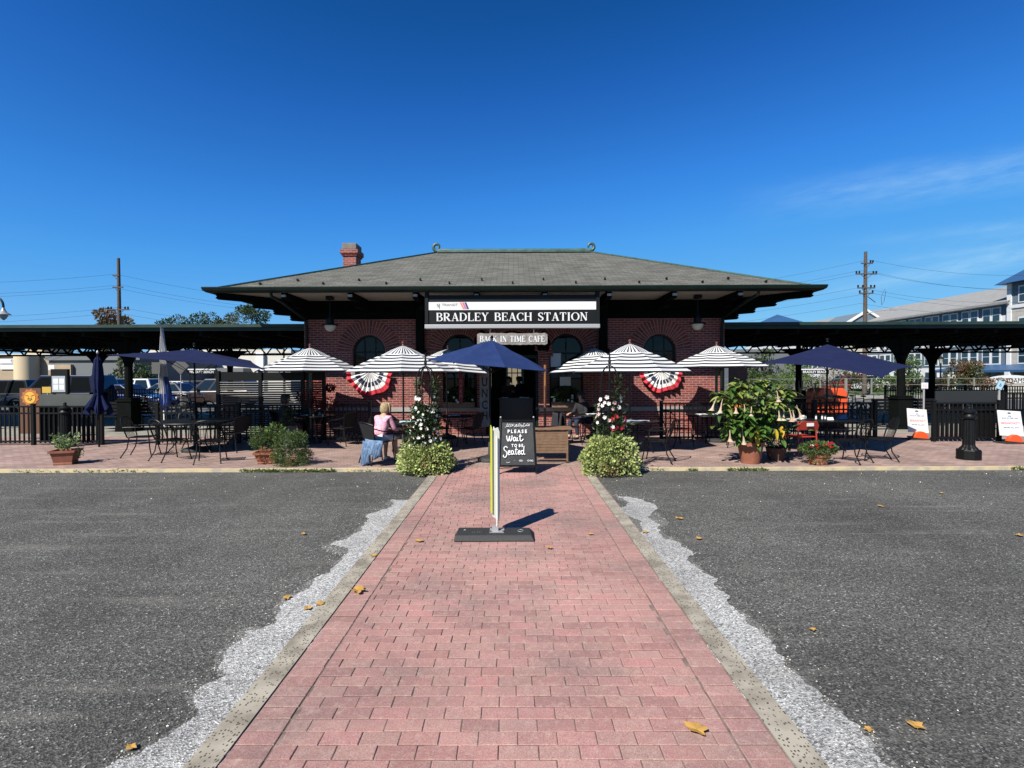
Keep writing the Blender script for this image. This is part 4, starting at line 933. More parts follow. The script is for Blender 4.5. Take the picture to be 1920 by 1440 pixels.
chair('wire', 1642, 862, 70, 'black wire chair at the right end of the long right table')
chair('wire', 1560, 834, 180, 'black wire chair behind the middle of the long right table')
chair('wire', 1480, 834, 190, 'black wire chair behind the left part of the long right table')
# high tables with chairs turned upside down on them
gH = 'upturned chairs stored on the back tables'
for px, nm in ((1490, 'left'), (1556, 'right')):
    o = P(px, 750, 15.2); o.z = KZ
    round_table('black table carrying upturned chairs, the %s one of the back pair' % nm, 0, 0, loc=o, r=.42, h=1.08)
    for s_ in (-1, 1):
        c = copy_tree(proto['wire'], (o.x + s_ * .27, o.y + .1 * s_, KZ + 1.09 + .45), 0, 'upside down black chair on the %s back table, %s of two' % (nm, 'left' if s_ < 0 else 'right'), gH)
        c.rotation_euler = (pi, radians(8 * s_), radians(20 * s_))
# red moulded chair with a white paper label on its back
m_redp = mat('red plastic', (.36, .035, .02), .45)
o = G(1500, 853); t = thing('red_chair', 'small red plastic chair with a white label on its back at the long right table', 'chair', (o.x, o.y, KZ), radians(10))
mb = MB(); mb.prism([(-.22, -.2, .40), (.22, -.2, .40), (.22, .2, .41), (-.22, .2, .41)], (0, 0, .025)); mb.build('seat', m_redp, t, bevel=.01)
mb = MB(); mb.prism([(-.25, -.22, .56), (.25, -.22, .56), (.26, -.25, .66), (.2, -.27, .745), (-.16, -.27, .76), (-.25, -.25, .68)], (0, .03, 0)); b_ = mb.build('backrest', m_redp, t, bevel=.008)
mb = MB(); mb.box(-.07, .1, -.285, -.28, .65, .72); mb.build('label_card', m_white, b_)
for x in (-.21, .21):
    for y in (-.2, .19): mb = MB(); mb.tube([(x, y, .42 if y > 0 else .75), (x * 1.1, y * 1.15, .01)], .016, 8); mb.build('leg', m_redp, t, smooth=True)
# things on the tables
m_china = mat('white china', (.8, .8, .79), .25)
m_napk = mat('paper napkin', (.75, .76, .78), .8); m_teal = mat('pale teal paper', (.42, .66, .70), .7)
def top(tb, dx, dy, h=.722): return (tb.location.x + dx, tb.location.y + dy, KZ + h)
def plate(p, label, r=.12):
    mb = MB(); mb.lathe([(r * .5, 0), (r * .6, .004), (r, .018), (r * .96, .02), (r * .5, .008)], 20); o_ = mb.build('plate', m_china); o_.location = p; tag(o_, label, 'plate', 'plates on the tables')
def cup(p, label, h=.09, r=.04, m=m_china):
    t_ = thing('cup', label, 'cup', p, group='cups on the tables'); mb = MB(); mb.lathe([(r * .7, 0), (r * .9, .01), (r, h), (r * .92, h), (r * .8, .02)], 14); mb.build('bowl', m, t_, smooth=True)
    mb = MB(); mb.tube([(r * .9, 0, h * .8), (r * 1.6, 0, h * .75), (r * 1.6, 0, h * .3), (r * .85, 0, h * .2)], .006, 6); mb.build('handle', m, t_)
def napkin(p, label, s_=(.22, .14), m=m_napk, rz=.2):
    mb = MB(); n = 5
    for i in range(n):
        for j in range(n):
            f = lambda a, b2: ((a / n - .5) * s_[0], (b2 / n - .5) * s_[1], .004 + .022 * abs(sin(a * 1.9 + b2 * 1.3)))
            mb.face([f(i, j), f(i + 1, j), f(i + 1, j + 1), f(i, j + 1)])
    o_ = mb.build('napkin', m, solid=.003); o_.location = p; o_.rotation_euler.z = rz; tag(o_, label, 'napkin', 'napkins on the tables')
def shaker(p, label, m=m_china):
    t_ = thing('shaker', label, 'shaker', p, group='shakers and bottles on the tables'); mb = MB(); mb.lathe([(.02, 0), (.022, .01), (.018, .07)], 10); mb.build('body', m, t_, smooth=True); mb = MB(); mb.lathe([(.019, .071), (.019, .09), (.008, .098)], 10); mb.build('cap', m_chrome, t_)
plate(top(T2, -.18, -.15), 'white plate on the left of the small table by the seated man'); plate(top(T2, .22, -.1), 'white plate on the right of the small table by the seated man')
cup(top(T2, .1, .12), 'white cup behind the plates on the small left table')
napkin(top(T3, -.1, -.12), 'pale teal paper placemat in front of the blonde woman', (.42, .28), m_teal); cup(top(T3, .08, .02), 'pale cup beside the blonde woman', .11, .045); cup(top(T3, .26, -.12), 'white cup next to the white flowers', .1, .04)
napkin(top(T4, -.05, -.1), 'white napkin on the shaded table by the lunch board', (.3, .12))
napkin(top(T5, .0, -.12), 'white napkin left on the shaded table right of the stand', (.3, .16)); plate(top(T5, .25, 0), 'white plate on the shaded table right of the stand', .1)
napkin(top(T6, -.05, -.2), 'grey blue paper menu on the table behind the red flowers', (.55, .3), mat('grey blue paper', (.35, .40, .50), .7))
napkin(top(T7, -.1, -.12), 'white cloth napkin folded under the rightmost striped umbrella', (.42, .22)); napkin(top(T7, .3, -.05), 'small white napkin at the right edge of the rightmost striped umbrella table', (.2, .12))
napkin(top(T8, -.66, -.12), 'long white napkin at the left end of the long right table', (.5, .16)); cup(top(T8, -.30, .02), 'white mug on the long right table', .09, .05)
for dx, nm in ((.02, 'white shaker left of the cruets on the long right table'), (.16, 'left white salt shaker of the middle pair on the long right table'), (.23, 'right white salt shaker of the middle pair on the long right table')): shaker(top(T8, dx, .04), nm)
mb = MB(); mb.prism([(-.07, -.02, 0), (.07, -.02, 0), (.06, .0, .06), (-.06, .0, .06)], (0, .02, 0)); o_ = mb.build('card_holder', m_china); o_.location = top(T8, .2, -.2); tag(o_, 'small white folded card standing on the long right table', 'card')
mb = MB(); mb.prism([(-.12, 0, 0), (.12, 0, 0), (.05, 0, .1), (-.03, 0, .09)], (0, .1, 0)); o_ = mb.build('folded_napkin', mat('blue cloth napkin', (.13, .22, .38), .8)); o_.location = top(T8, .62, 0); tag(o_, 'blue folded napkin at the right end of the long right table', 'napkin')

# ================================================================ fences, gates, screens
def fence(label, a, b_, h=1.02, gap=.115, posts=(0, 1), board=None, slats=False, g='black picket fence panels', m=None, z0=KZ, pw=.028, name='picket_fence', cat='fence'):
    m = m or m_black; a = Vector((a[0], a[1], 0)); b_ = Vector((b_[0], b_[1], 0)); t = thing(name, label, cat, (a.x, a.y, z0), group=g); d = b_ - a; L_ = d.length; u = d.normalized(); t.rotation_euler.z = atan2(u.y, u.x)
    for z in (h - .03, h - .20, .10):
        mb = MB(); mb.box(.02, L_ - .02, -.02, .02, z - .02, z + .02); mb.build('rail', m, t)
    mb = MB(); n = int(L_ / gap)
    for i in range(1, n): x = L_ * i / n; mb.box(x - pw / 2, x + pw / 2, -pw / 2, pw / 2, .05, h - .032)
    o_ = mb.build('pickets', m, t)
    for k in posts:
        x = L_ * k; mb = MB(); mb.box(x - .04, x + .04, -.04, .04, 0, h + .03); mb.box(x - .05, x + .05, -.05, .05, h + .03, h + .05); mb.build('post', m, t, bevel=.004)
    if slats:
        mb = MB(); n = max(3, int(L_ / .125))
        for i in range(n): x = .08 + (L_ - .16) * (i + .5) / n; mb.box(x - .045, x + .045, .03, .045, .08, h - .05)
        mb.build('slats', m_black, t)
    if board:
        mb = MB(); mb.box(board[0] * L_, board[1] * L_, .03, .06, h - .02, h + board[2]); mb.build('top_board', board[3], t)
    return t
YF, YFR = 13.3, 13.75
def xf(px, Y=YF): return P(px, 760, Y).x
m_bgrey = mat('grey green board', (.035, .045, .042), .7, (.05, .06, .055), 2)
m_bblk = mat('black board', (.014, .016, .016), .6)
fence('black picket fence panel at the far left edge in front of the lion poster', (xf(-70), YF), (xf(62), YF), posts=(0, 1))
fence('slatted black gate panel with a grey board on top behind the left bollard', (xf(66), YF), (xf(190), YF), posts=(1,), slats=True, board=(.06, .93, .28, m_bgrey))
fence('black picket fence section behind the large left table, beside the white flag', (xf(295), YF), (xf(366), YF), posts=(0, 1))
fence('black picket fence section between the left table and the louvred screen', (xf(372), YF + .3), (xf(436), YF + .3), posts=(1,))
fence('black picket fence in front of the louvred screen and the brick corner', (xf(440), YF + .35), (xf(686), YF + .35), posts=(.5, 1))
fence('black picket fence in front of the right brick wall and its plate table', (xf(1240, YFR), YFR), (xf(1410, YFR), YFR), posts=(0, 1))
fence('black picket fence behind the long right table', (xf(1412, YFR), YFR), (xf(1641, YFR), YFR), posts=(.5, 1))
fence('slatted black gate panel with a black board on top behind the right bollard', (xf(1751, YFR - .3), YFR - .3), (xf(1874, YFR - .3), YFR - .3), posts=(0, 1), slats=True, board=(.04, .98, .29, m_bblk))
fence('black picket fence by the tracks at the right edge', (P(1880, 745, 17).x, 17), (P(2000, 745, 17).x, 17), posts=(0, 1), h=1.15)
fence('black picket fence at the platform edge in front of the blue car', (P(190, 745, 23.6).x, 23.6), (P(300, 745, 23.6).x, 23.6), posts=(0, 1), h=1.2)
fence('long black picket fence at the right platform edge behind the bicycles', (P(1660, 745, 23.8).x, 23.8), (P(1960, 745, 23.8).x, 23.8), posts=(0, .25, .5, .75, 1), h=1.2)
# louvred screen left of the brick corner
t = thing('louvred_screen', 'tall black louvred screen of horizontal slats left of the brick corner', 'screen', (xf(408, 14.2), 14.25, KZ))
L_ = xf(606, 14.25) - xf(408, 14.25)
for x in (0, L_ * .4, L_ * .8, L_):
    mb = MB(); mb.box(x - .045, x + .045, -.045, .045, 0, 1.9); mb.build('post', m_black, t)
mb = MB(); z = .08
m_slat = mat('grey metal slat', (.07, .075, .075), .4)
while z < 1.62: mb.cbox((L_ / 2, 0, z), (L_, .07, .012), Matrix.Rotation(radians(-35), 3, 'X')); z += .062
mb.build('louvres', m_slat, t)
mb = MB(); mb.box(0, L_, .0, .03, 1.63, 1.86); mb.build('top_panel', m_black, t)
# pale rail on the far platform and its name boards
m_rail = mat('pale galvanised rail', (.20, .195, .17), .7)
for (a, b_, nm) in ((-34, -10, 'left'), (14, 42, 'right')):
    t = thing('platform_railing', 'long pale railing along the far platform on the %s' % nm, 'railing', (a, 40.8, .12), group='far platform railings')
    for z in (1.32, .85): mb = MB(); mb.tube([(0, 0, z), (b_ - a, 0, z)], .02, 6); mb.build('rail', m_rail, t)
    x = 0
    while x <= b_ - a: mb = MB(); mb.box(x - .09 if int(x / 2) % 3 == 0 else x - .04, x + .09 if int(x / 2) % 3 == 0 else x + .04, -.05, .05, 0, 1.38); mb.build('post', m_rail, t); x += 2
for px, Y, nm in ((378, 39, 'left'), (1528, 39, 'right')):
    c = P(px, 697, Y); t = thing('platform_sign', 'black and white platform name board seen under the %s canopy' % nm, 'sign', (c.x, Y, .12), group='platform name boards')
    w_ = 1.05; zc = c.z - .12; mb = MB(); mb.box(-w_, w_, 0, .06, zc - .17, zc + .24); mb.build('board', m_sblk, t); mb = MB(); mb.box(-w_ + .02, w_ - .02, -.012, -.002, zc + .14, zc + .22); mb.build('white_band', m_white, t)
    text('BRADLEY BEACH', .26, m_white, t, (0, -.01, zc - .02), ext=.004, off=.004, sx=.92)
    for s_ in (-1, 1): mb = MB(); mb.box(s_ * (w_ - .1) - .04, s_ * (w_ - .1) + .04, .07, .13, 0, zc + .24); mb.build('post', m_black, t)

# ================================================================ bollards, pots
def bollard(px, py, label, s_=1.0):
    o = G(px, py); t = thing('bollard', label, 'bollard', (o.x, o.y, KZ), radians(8), group='fluted black bollards')
    mb = MB(); h = .20 * s_; mb.prism([(.2 * s_ * c, .2 * s_ * d, 0) for c, d in ((1, .4), (.4, 1), (-.4, 1), (-1, .4), (-1, -.4), (-.4, -1), (.4, -1), (1, -.4))], (0, 0, h)); mb.build('base', m_black, t, bevel=.01)
    mb = MB(); mb.lathe([(.16 * s_, h), (.145 * s_, h + .03), (.11 * s_, h + .07), (.10 * s_, h + .1), (.092 * s_, .82 * s_)], 32, flute=.05); mb.build('shaft', m_black, t, smooth=False)
    mb = MB(); mb.lathe([(q * s_, w_ * s_) for q, w_ in ((.10, .82), (.125, .84), (.13, .87), (.10, .90), (.095, .93), (.12, .95), (.125, .98), (.08, 1.02), (.035, 1.05), (.03, 1.07), (.04, 1.09), (.015, 1.12))], 24); mb.build('cap', m_black, t, smooth=True)
bollard(1816, 861, 'black fluted bollard in front of the right gate panel'); bollard(123, 838, 'black fluted bollard behind the square terracotta pot at left')
def square_pot(name, label, px, py, w0, w1, h, rz=.5, octa=False):
    o = G(px, py); t = thing(name, label, 'potted plant', (o.x, o.y, KZ), rz); k = 8 if octa else 4; mb = MB()
    ph = pi / 4 if k == 4 else pi / 8; f = 1.414 if k == 4 else 1.08
    prof = [(w0, 0), (w0 * 1.02, .03), (w0 * .98, .05), (w1 * .92, h - .05), (w1 * 1.04, h - .045), (w1 * 1.06, h), (w1 * .95, h), (w1 * .9, h - .04)]
    rings = [[(r * f * cos(ph + 2 * pi * i / k), r * f * sin(ph + 2 * pi * i / k), z) for i in range(k)] for r, z in prof]
    for a, b2 in zip(rings, rings[1:]):
        for i in range(k): mb.face([a[i], a[(i + 1) % k], b2[(i + 1) % k], b2[i]])
    mb.face(rings[0][::-1]); mb.build('pot', m_terra, t, bevel=.006)
    mb = MB(); mb.prism([(x * .999, y * .999, h - .05) for x, y, _ in rings[-1]], (0, 0, .012)); mb.build('soil', m_soil, t)
    return t
def leafmat(name, c, isl=.3): return mat(name, c, .5, island=isl, trans=.3, spec=.35)
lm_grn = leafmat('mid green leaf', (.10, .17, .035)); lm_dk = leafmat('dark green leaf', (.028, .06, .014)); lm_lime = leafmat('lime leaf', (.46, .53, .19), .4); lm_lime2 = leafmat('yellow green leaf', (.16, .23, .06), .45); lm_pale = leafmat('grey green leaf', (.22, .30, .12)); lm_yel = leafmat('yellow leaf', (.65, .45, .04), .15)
lm_bush = leafmat('bush leaf', (.085, .135, .035), .45); lm_red = leafmat('maroon leaf', (.11, .018, .02), .4); lm_bru = leafmat('large soft leaf', (.085, .17, .03), .35); lm_brul = leafmat('sun toned yellow green leaf', (.24, .30, .07), .35)
def blob(mb, c, r, n, size, up=.3, flat=False, rnd=R, shell=.6, w=.5, m=0, droop=0):
    for _ in range(n):
        v = Vector((rnd.gauss(0, 1), rnd.gauss(0, 1), rnd.gauss(0, 1))).normalized(); k = shell + (1 - shell) * rnd.random() ** .5
        p = Vector(c) + Vector((v.x * r[0] * k, v.y * r[1] * k, v.z * r[2] * k))
        if p.z < .01: p.z = .01 + rnd.random() * .03
        d = v + Vector((rnd.gauss(0, .5), rnd.gauss(0, .5), rnd.gauss(0, .5) + up - droop)); mb.leaf(p, size * rnd.uniform(.6, 1.3), d, w, m, rnd)
# left square pot with a loose green plant
t = square_pot('potted_plant', 'small leafy plant in a square terracotta pot at far left', 124, 870, .15, .205, .29, .35)
mb = MB(); mb.faces([], [])
for i in range(34):
    a = R.uniform(0, 2 * pi); e_ = R.uniform(.05, .22); b0 = Vector((cos(a) * .07, sin(a) * .07, .25)); tip = Vector((cos(a) * e_ * 1.25, sin(a) * e_ * 1.2, R.uniform(.38, .62)))
    for k in range(9):
        q = b0.lerp(tip, .3 + .7 * k / 8); mb.leaf(q, R.uniform(.06, .10), Vector((R.gauss(0, 1), R.gauss(0, 1), R.uniform(.1, 1.2))), .42)
for k in range(60): mb.leaf((.24 + R.uniform(-.05, .05), -.05 + R.uniform(-.1, .1), R.uniform(.12, .34)), .04, None, .5)
mb.build('foliage', lm_pale, t)
# two bushes in terracotta pots left of the woman
t = square_pot('potted_bush', 'feathery green bush spilling over a square terracotta pot, left one of the two', 503, 868, .16, .22, .24, .2)
mb = MB(); [blob(mb, (R.uniform(-.26, .24), R.uniform(-.18, .18), R.uniform(.34, .66)), (.13, .12, .10), 170, .045, rnd=R, w=.28, shell=.2, up=.6) for _ in range(16)]; mb.build('foliage', lm_bush, t)
mb = MB(); blob(mb, (.14, -.05, .62), (.14, .12, .14), 90, .10, w=.6); mb.build('broad_leaves', lm_grn, t)
mb = MB(); blob(mb, (-.02, -.2, .2), (.14, .07, .1), 110, .08, w=.16, m=0); mb.build('dry_stems', leafmat('dry orange stem', (.50, .22, .08), .3), t)
o = G(547, 872); t = thing('potted_bush', 'round dark green bush reaching the ground, right one of the two', 'potted plant', (o.x, o.y, KZ))
mb = MB(); mb.lathe([(.10, 0), (.14, .12), (.15, .14), (.12, .14)], 20); mb.build('pot', m_terra, t, smooth=True)
mb = MB(); [blob(mb, (R.uniform(-.27, .27), R.uniform(-.22, .2), R.uniform(.14, .58)), (.13, .12, .12), 150, .045, rnd=R, w=.3, shell=.2, up=.5) for _ in range(26)]; [blob(mb, (.26 * cos(k_), .24 * sin(k_), R.uniform(.06, .2)), (.12, .10, .11), 130, .045, rnd=R, w=.3, shell=.2) for k_ in range(3, 13)]; mb.build('foliage', lm_bush, t)
mb = MB(); blob(mb, (0, 0, .38), (.33, .28, .28), 120, .035, shell=.9); mb.build('pale_buds', lm_pale, t)
# japanese maple in a planter behind (maroon)
o = G(580, 838); t = thing('maroon_shrub', 'small maroon leaved tree behind the leftmost striped umbrella pole', 'shrub', (o.x, o.y + .5, KZ))
mb = MB(); mb.tube([(0, 0, 0), (-.05, 0, .5), (-.1, 0, .9)], .02, 6); mb.tube([(0, 0, .4), (.2, 0, .8), (.3, 0, 1.1)], .012, 6); mb.build('trunk', m_trunk, t)
mb = MB()
for c, r_ in (((-.25, 0, 1.25), .28), ((.3, 0, 1.05), .25), ((0, 0, 1.0), .2), ((.35, 0, 1.45), .12)): blob(mb, c, (r_, r_ * .7, r_ * .6), 330, .07, w=.35, shell=.4, droop=.8)
mb.build('foliage', lm_red, t)
# grey planter with a thin plant beside the seated man
o = G(553, 838); t = thing('tall_planter', 'narrow grey ribbed planter standing beside the seated man', 'planter', (o.x, o.y - .3, KZ))
mb = MB(); mb.lathe([(.12, 0), (.13, .02), (.15, .55), (.16, .56), (.14, .56)], 32, flute=.04); mb.build('pot', mat('grey planter', (.06, .065, .06), .7), t)
mb = MB(); blob(mb, (0, 0, .75), (.16, .14, .22), 160, .08); mb.build('foliage', lm_dk, t)

# obelisk planters beside the path
def flower(mb, p, d, r, m=0, petals=5):
    d = Vector(d).normalized(); x = d.cross(Vector((.3, .2, 1))).normalized(); y = d.cross(x)
    for k in range(petals):
        a = 2 * pi * k / petals + .3; c = x * cos(a) + y * sin(a); s_ = x * cos(a + 1.57) + y * sin(a + 1.57); p = Vector(p)
        mb.faces([p, p + c * r * .6 + s_ * r * .45 + d * r * .25, p + c * r + d * r * .2, p + c * r * .6 - s_ * r * .45 + d * r * .25], [(0, 1, 2, 3)], m)
m_fw = mat('white petal', (.80, .79, .74), .6, trans=.2); m_fr = mat('red petal', (.52, .02, .03), .55, trans=.2); m_fp = mat('pink white petal', (.75, .5, .48), .6, trans=.2)
def tower(px, py, label, colours, seed, hgt=1.86, dens=1.0, wide=.42, skh=.62):
    q = random.Random(seed); o = G(px, py, 0.02); t = thing('flowering_obelisk', label, 'planter', (o.x, o.y, .02))
    mb = MB(); mb.lathe([(.2, 0), (.24, .3), (.27, .32), (.24, .32)], 20); mb.build('pot', m_terra, t, smooth=True)
    r = .17; mb = MB()
    for k in range(6):
        a = 2 * pi * k / 6 + .3; c, s_ = cos(a), sin(a); mb.tube([(r * c, r * s_, .1), (r * c, r * s_, 1.68)] + [(r * cos(w_) * c, r * cos(w_) * s_, 1.68 + .27 * sin(w_)) for w_ in (.3, .6, .9, 1.2, 1.5)], .0115, 6)
    for z in (.5, .85, 1.2, 1.5): mb.tube([(r * 1.02 * cos(2 * pi * i / 20), r * 1.02 * sin(2 * pi * i / 20), z) for i in range(20)], .007, 5, closed=True)
    mb.build('frame', m_black, t, smooth=True)
    mb = MB(); mb.lathe([(.03, 1.94), (.012, 1.98), (.03, 2.01), (.02, 2.06), (.007, hgt + .3)], 10); mb.build('finial', m_black, t, smooth=True)
    # skirt of trailing lime leaves
    mb = MB(); lumps = []
    for _ in range(26):
        a = q.uniform(0, 2 * pi); rr_ = q.uniform(.15, wide); z = skh * (1 - (rr_ / (wide + .12)) ** 2) * q.uniform(.55, 1.0); lumps.append((cos(a) * rr_, sin(a) * rr_ * .85, max(.06, z)))
    for c in lumps: blob(mb, c, (.15, .14, .13), 120, .056, rnd=q, up=.5, w=.8, shell=.5)
    for _ in range(2600):
        a = q.uniform(0, 2 * pi); z = q.random() ** 1.2; rr_ = wide * (1.12 - .35 * z * z) * q.uniform(.82, 1.07) * (1 + .10 * sin(3 * a + seed) + .07 * sin(7 * a + z * 5)); mb.leaf((cos(a) * rr_, sin(a) * rr_ * .85, z * skh * .85 + .02), q.uniform(.035, .066), (cos(a), sin(a), q.uniform(-.7, .8)), .8, 0, q)
    mb.build('trailing_leaves', lm_lime, t)
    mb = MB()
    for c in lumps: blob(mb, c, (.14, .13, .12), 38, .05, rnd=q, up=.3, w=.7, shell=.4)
    mb.build('shade_toned_leaves', lm_lime2, t)  # shade within the skirt, put into a darker leaf colour
    # vine with dark leaves
    mb = MB()
    for k in range(6):
        a0 = q.uniform(0, 6.28)
        for i in range(int(200 * dens)):
            z = .5 + q.random() ** 1.15 * (1.25 if k in (0, 3) else .75); a = a0 + z * (.4 if k in (0, 3) else 2.0); w_ = max(.025, (1.35 - z) * .15 + .02)
            if k in (0, 3) : w_ = .04 + max(0, 1.2 - z) * .05
            p = Vector((r * cos(a) + q.gauss(0, w_), r * sin(a) + q.gauss(0, w_), z)); mb.leaf(p, q.uniform(.05, .085), (p.x * 2, p.y * 2, q.uniform(-.3, .8)), .5, 0, q)
    mb.build('vine', lm_dk, t)
    for (cm, n, zr, rr_) in colours:
        for _ in range(n):
            z = q.uniform(*zr); a = q.uniform(pi * .92, pi * 2.08); w_ = r + (1.5 - z) * .15 * q.uniform(.2, 1.4); mb = MB()
            p = (w_ * cos(a), w_ * sin(a), z); flower(mb, p, (cos(a), sin(a) - .4, q.uniform(-.2, .5)), rr_ * q.uniform(.8, 1.2)); mb.build('flower', cm, t)
    return t
tower(799, 885, 'black garden obelisk with white flowers above trailing lime leaves, left of the path', [(m_fw, 60, (.5, 1.4), .031)], 5, 1.90, 1.6, wide=.42, skh=.62)
tower(1143, 887, 'black garden obelisk with red and white flowers above trailing lime leaves, right of the path', [(m_fw, 20, (.84, 1.42), .041), (m_fr, 15, (.80, 1.30), .044), (m_fp, 6, (.95, 1.3), .042)], 9, 1.90, .5, wide=.42, skh=.76)

# trumpet flower shrub in a large round terracotta pot
o = G(1407, 868); t = thing('trumpet_flower_shrub', 'large leafy shrub with hanging white trumpet flowers in a round terracotta pot', 'potted plant', (o.x, o.y, KZ)); q = random.Random(21)
mb = MB(); mb.lathe([(.17, 0), (.175, .02), (.235, .34), (.255, .345), (.262, .43), (.235, .43), (.23, .38)], 32); mb.build('pot', m_terra, t, smooth=True)
mb = MB(); mb.lathe([(.0, .385), (.225, .386)], 20); mb.build('soil', m_soil, t)
tips_ = []; mb = MB()
for i in range(16):
    a = q.uniform(0, 6.28); e_ = q.uniform(.2, .72); tip = Vector((cos(a) * e_, sin(a) * e_ * .6, q.uniform(.8, 1.58))); tips_.append(tip)
    mb.tube([(0.03 * cos(a), .03 * sin(a), .38), (tip.x * .35, tip.y * .35, .38 + (tip.z - .38) * .55), tip], [.018, .012, .006], 6)
tips_ += [Vector((-.62, 0, 1.33)), Vector((-.35, -.1, 1.46)), Vector((.2, 0, 1.6)), Vector((.0, -.1, 1.55)), Vector((.4, .1, 1.52)), Vector((.62, 0, 1.35)), Vector((-.2, -.25, .95)), Vector((.25, -.2, .95)), Vector((.66, 0, 1.1)), Vector((-.42, -.25, .78)), Vector((.02, -.3, .66)), Vector((.4, -.1, 1.25)), Vector((0, -.2, 1.1)), Vector((.5, .1, .85)), Vector((-.1, -.2, .75)), Vector((.15, -.15, .6)), Vector((-.3, 0, 1.0)), Vector((.35, 0, .7)), Vector((.5, 0, 1.2)), Vector((-.5, .05, 1.05))]
mb.build('stems', m_trunk, t)
def bigleaf(mb, p, d, ln, w_, q, m=0):
    d = Vector(d).normalized(); s_ = d.cross(Vector((q.gauss(0, .3), q.gauss(0, .3), 1))).normalized(); u = s_.cross(d); p = Vector(p); n = 5; row = []
    for i in range(n + 1):
        t_ = i / n; c = p + d * ln * t_ - Vector((0, 0, 1)) * ln * .35 * t_ * t_; ww = w_ * sin(pi * min(1, t_ * .9 + .08)) ** .8 * (1 if i < n else 0); row.append((c - s_ * ww + u * ww * .3, c, c + s_ * ww + u * ww * .3))
    i0 = []; vs = [v for r_ in row for v in r_]; fs = []
    for i in range(n):
        for k in (0, 1): fs.append((3 * i + k, 3 * i + k + 1, 3 * i + 4 + k, 3 * i + 3 + k))
    mb.faces(vs, fs, m)
mb = MB(); mb2 = MB()
for tp_ in tips_:
    for _ in range(19):
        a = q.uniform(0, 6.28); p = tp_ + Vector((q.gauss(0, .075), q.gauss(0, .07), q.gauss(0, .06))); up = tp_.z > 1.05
        bigleaf(mb2 if (up and q.random() < .6) else mb, p, (cos(a), sin(a), q.uniform(-.5, .5)), q.uniform(.13, .24), q.uniform(.03, .05), q)  # sun highlights put into the colour: most upper leaves get a yellower green
for _ in range(230): bigleaf(mb, (q.gauss(0, .30), q.gauss(0, .14), q.uniform(.42, 1.15)), (q.gauss(0, 1), q.gauss(-.3, .8), q.uniform(-.6, .4)), q.uniform(.12, .22), q.uniform(.03, .05), q)
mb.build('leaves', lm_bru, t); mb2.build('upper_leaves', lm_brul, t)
mb = MB()
for p in ((-.03, -.32, .72), (.33, -.32, .7), (-.02, -.3, .6), (.5, -.2, .75)): bigleaf(mb, p, (.1, -.2, -1), .17, .05, q)
mb.build('yellow_leaves', lm_yel, t)
m_trump = mat('cream trumpet petal', (.64, .57, .42), .65, (.66, .46, .32), 9, trans=.3)
for (px_, pz_, ln, tl) in ((-.78, 1.22, .24, -.4), (-.66, 1.2, .27, -.2), (-.40, 1.12, .2, 0), (-.24, 1.1, .22, .1), (-.1, 1.05, .18, -.1), (.12, 1.12, .2, .1), (.42, 1.02, .24, .1), (.62, 1.02, .26, .25), (.76, 1.08, .25, .4), (.52, .98, .2, 0), (.38, 1.36, .22, .2), (-.52, .62, .24, .05), (-.28, .62, .3, .15), (.70, .98, .2, .1), (.02, 1.3, .18, 0)):
    mb = MB(); n = 10; prof = [(.007, 0), (.009, .25), (.014, .55), (.026, .8), (.045, .95), (.058, 1.0)]; rings = []
    for r_, s_ in prof:
        c = Vector((px_ + tl * ln * s_, -.26 + q.uniform(-.01, .01), pz_ + .08 - ln * s_)); rings.append([c + Vector((cos(2 * pi * i / n) * r_ * (1 + .15 * cos(pi * i) * (s_ == 1)), sin(2 * pi * i / n) * r_, 0)) for i in range(n)])
    for a, b2 in zip(rings, rings[1:]):
        for i in range(n): mb.face([a[i], a[(i + 1) % n], b2[(i + 1) % n], b2[i]])
    mb.build('trumpet_flower', m_trump, t)
# dark leafy pots around it
o = G(1455, 862); t = thing('potted_vine', 'dark tangled vine in a dark pot right of the trumpet flowers', 'potted plant', (o.x, o.y, KZ)); mb = MB(); mb.lathe([(.15, 0), (.2, .25), (.17, .25)], 20); mb.build('pot', mat('dark clay', (.12, .05, .035), .8), t, smooth=True)
mb = MB(); blob(mb, (0, 0, .5), (.22, .2, .38), 900, .06); blob(mb, (.12, 0, .15), (.2, .16, .16), 250, .05); mb.build('foliage', lm_dk, t)
t = square_pot('geranium_pot', 'small bowl pot of green plants with red and white blooms on the right', 1534, 870, .16, .19, .2, .2, octa=True)
mb = MB(); blob(mb, (0, 0, .30), (.38, .26, .13), 1300, .05); blob(mb, (-.1, -.15, .18), (.25, .1, .12), 300, .04); mb.build('foliage', lm_bush, t)
for i in range(11):
    mb = MB(); a = R.uniform(0, 6.28); p = (cos(a) * R.uniform(.05, .33), -.15 + sin(a) * .12, .36 + R.uniform(-.05, .08)); flower(mb, p, (0, -.5, 1), .035); flower(mb, (p[0] + .02, p[1], p[2] + .01), (.3, -.5, 1), .035); mb.build('flower', m_fw if i == 4 else m_fr, t)
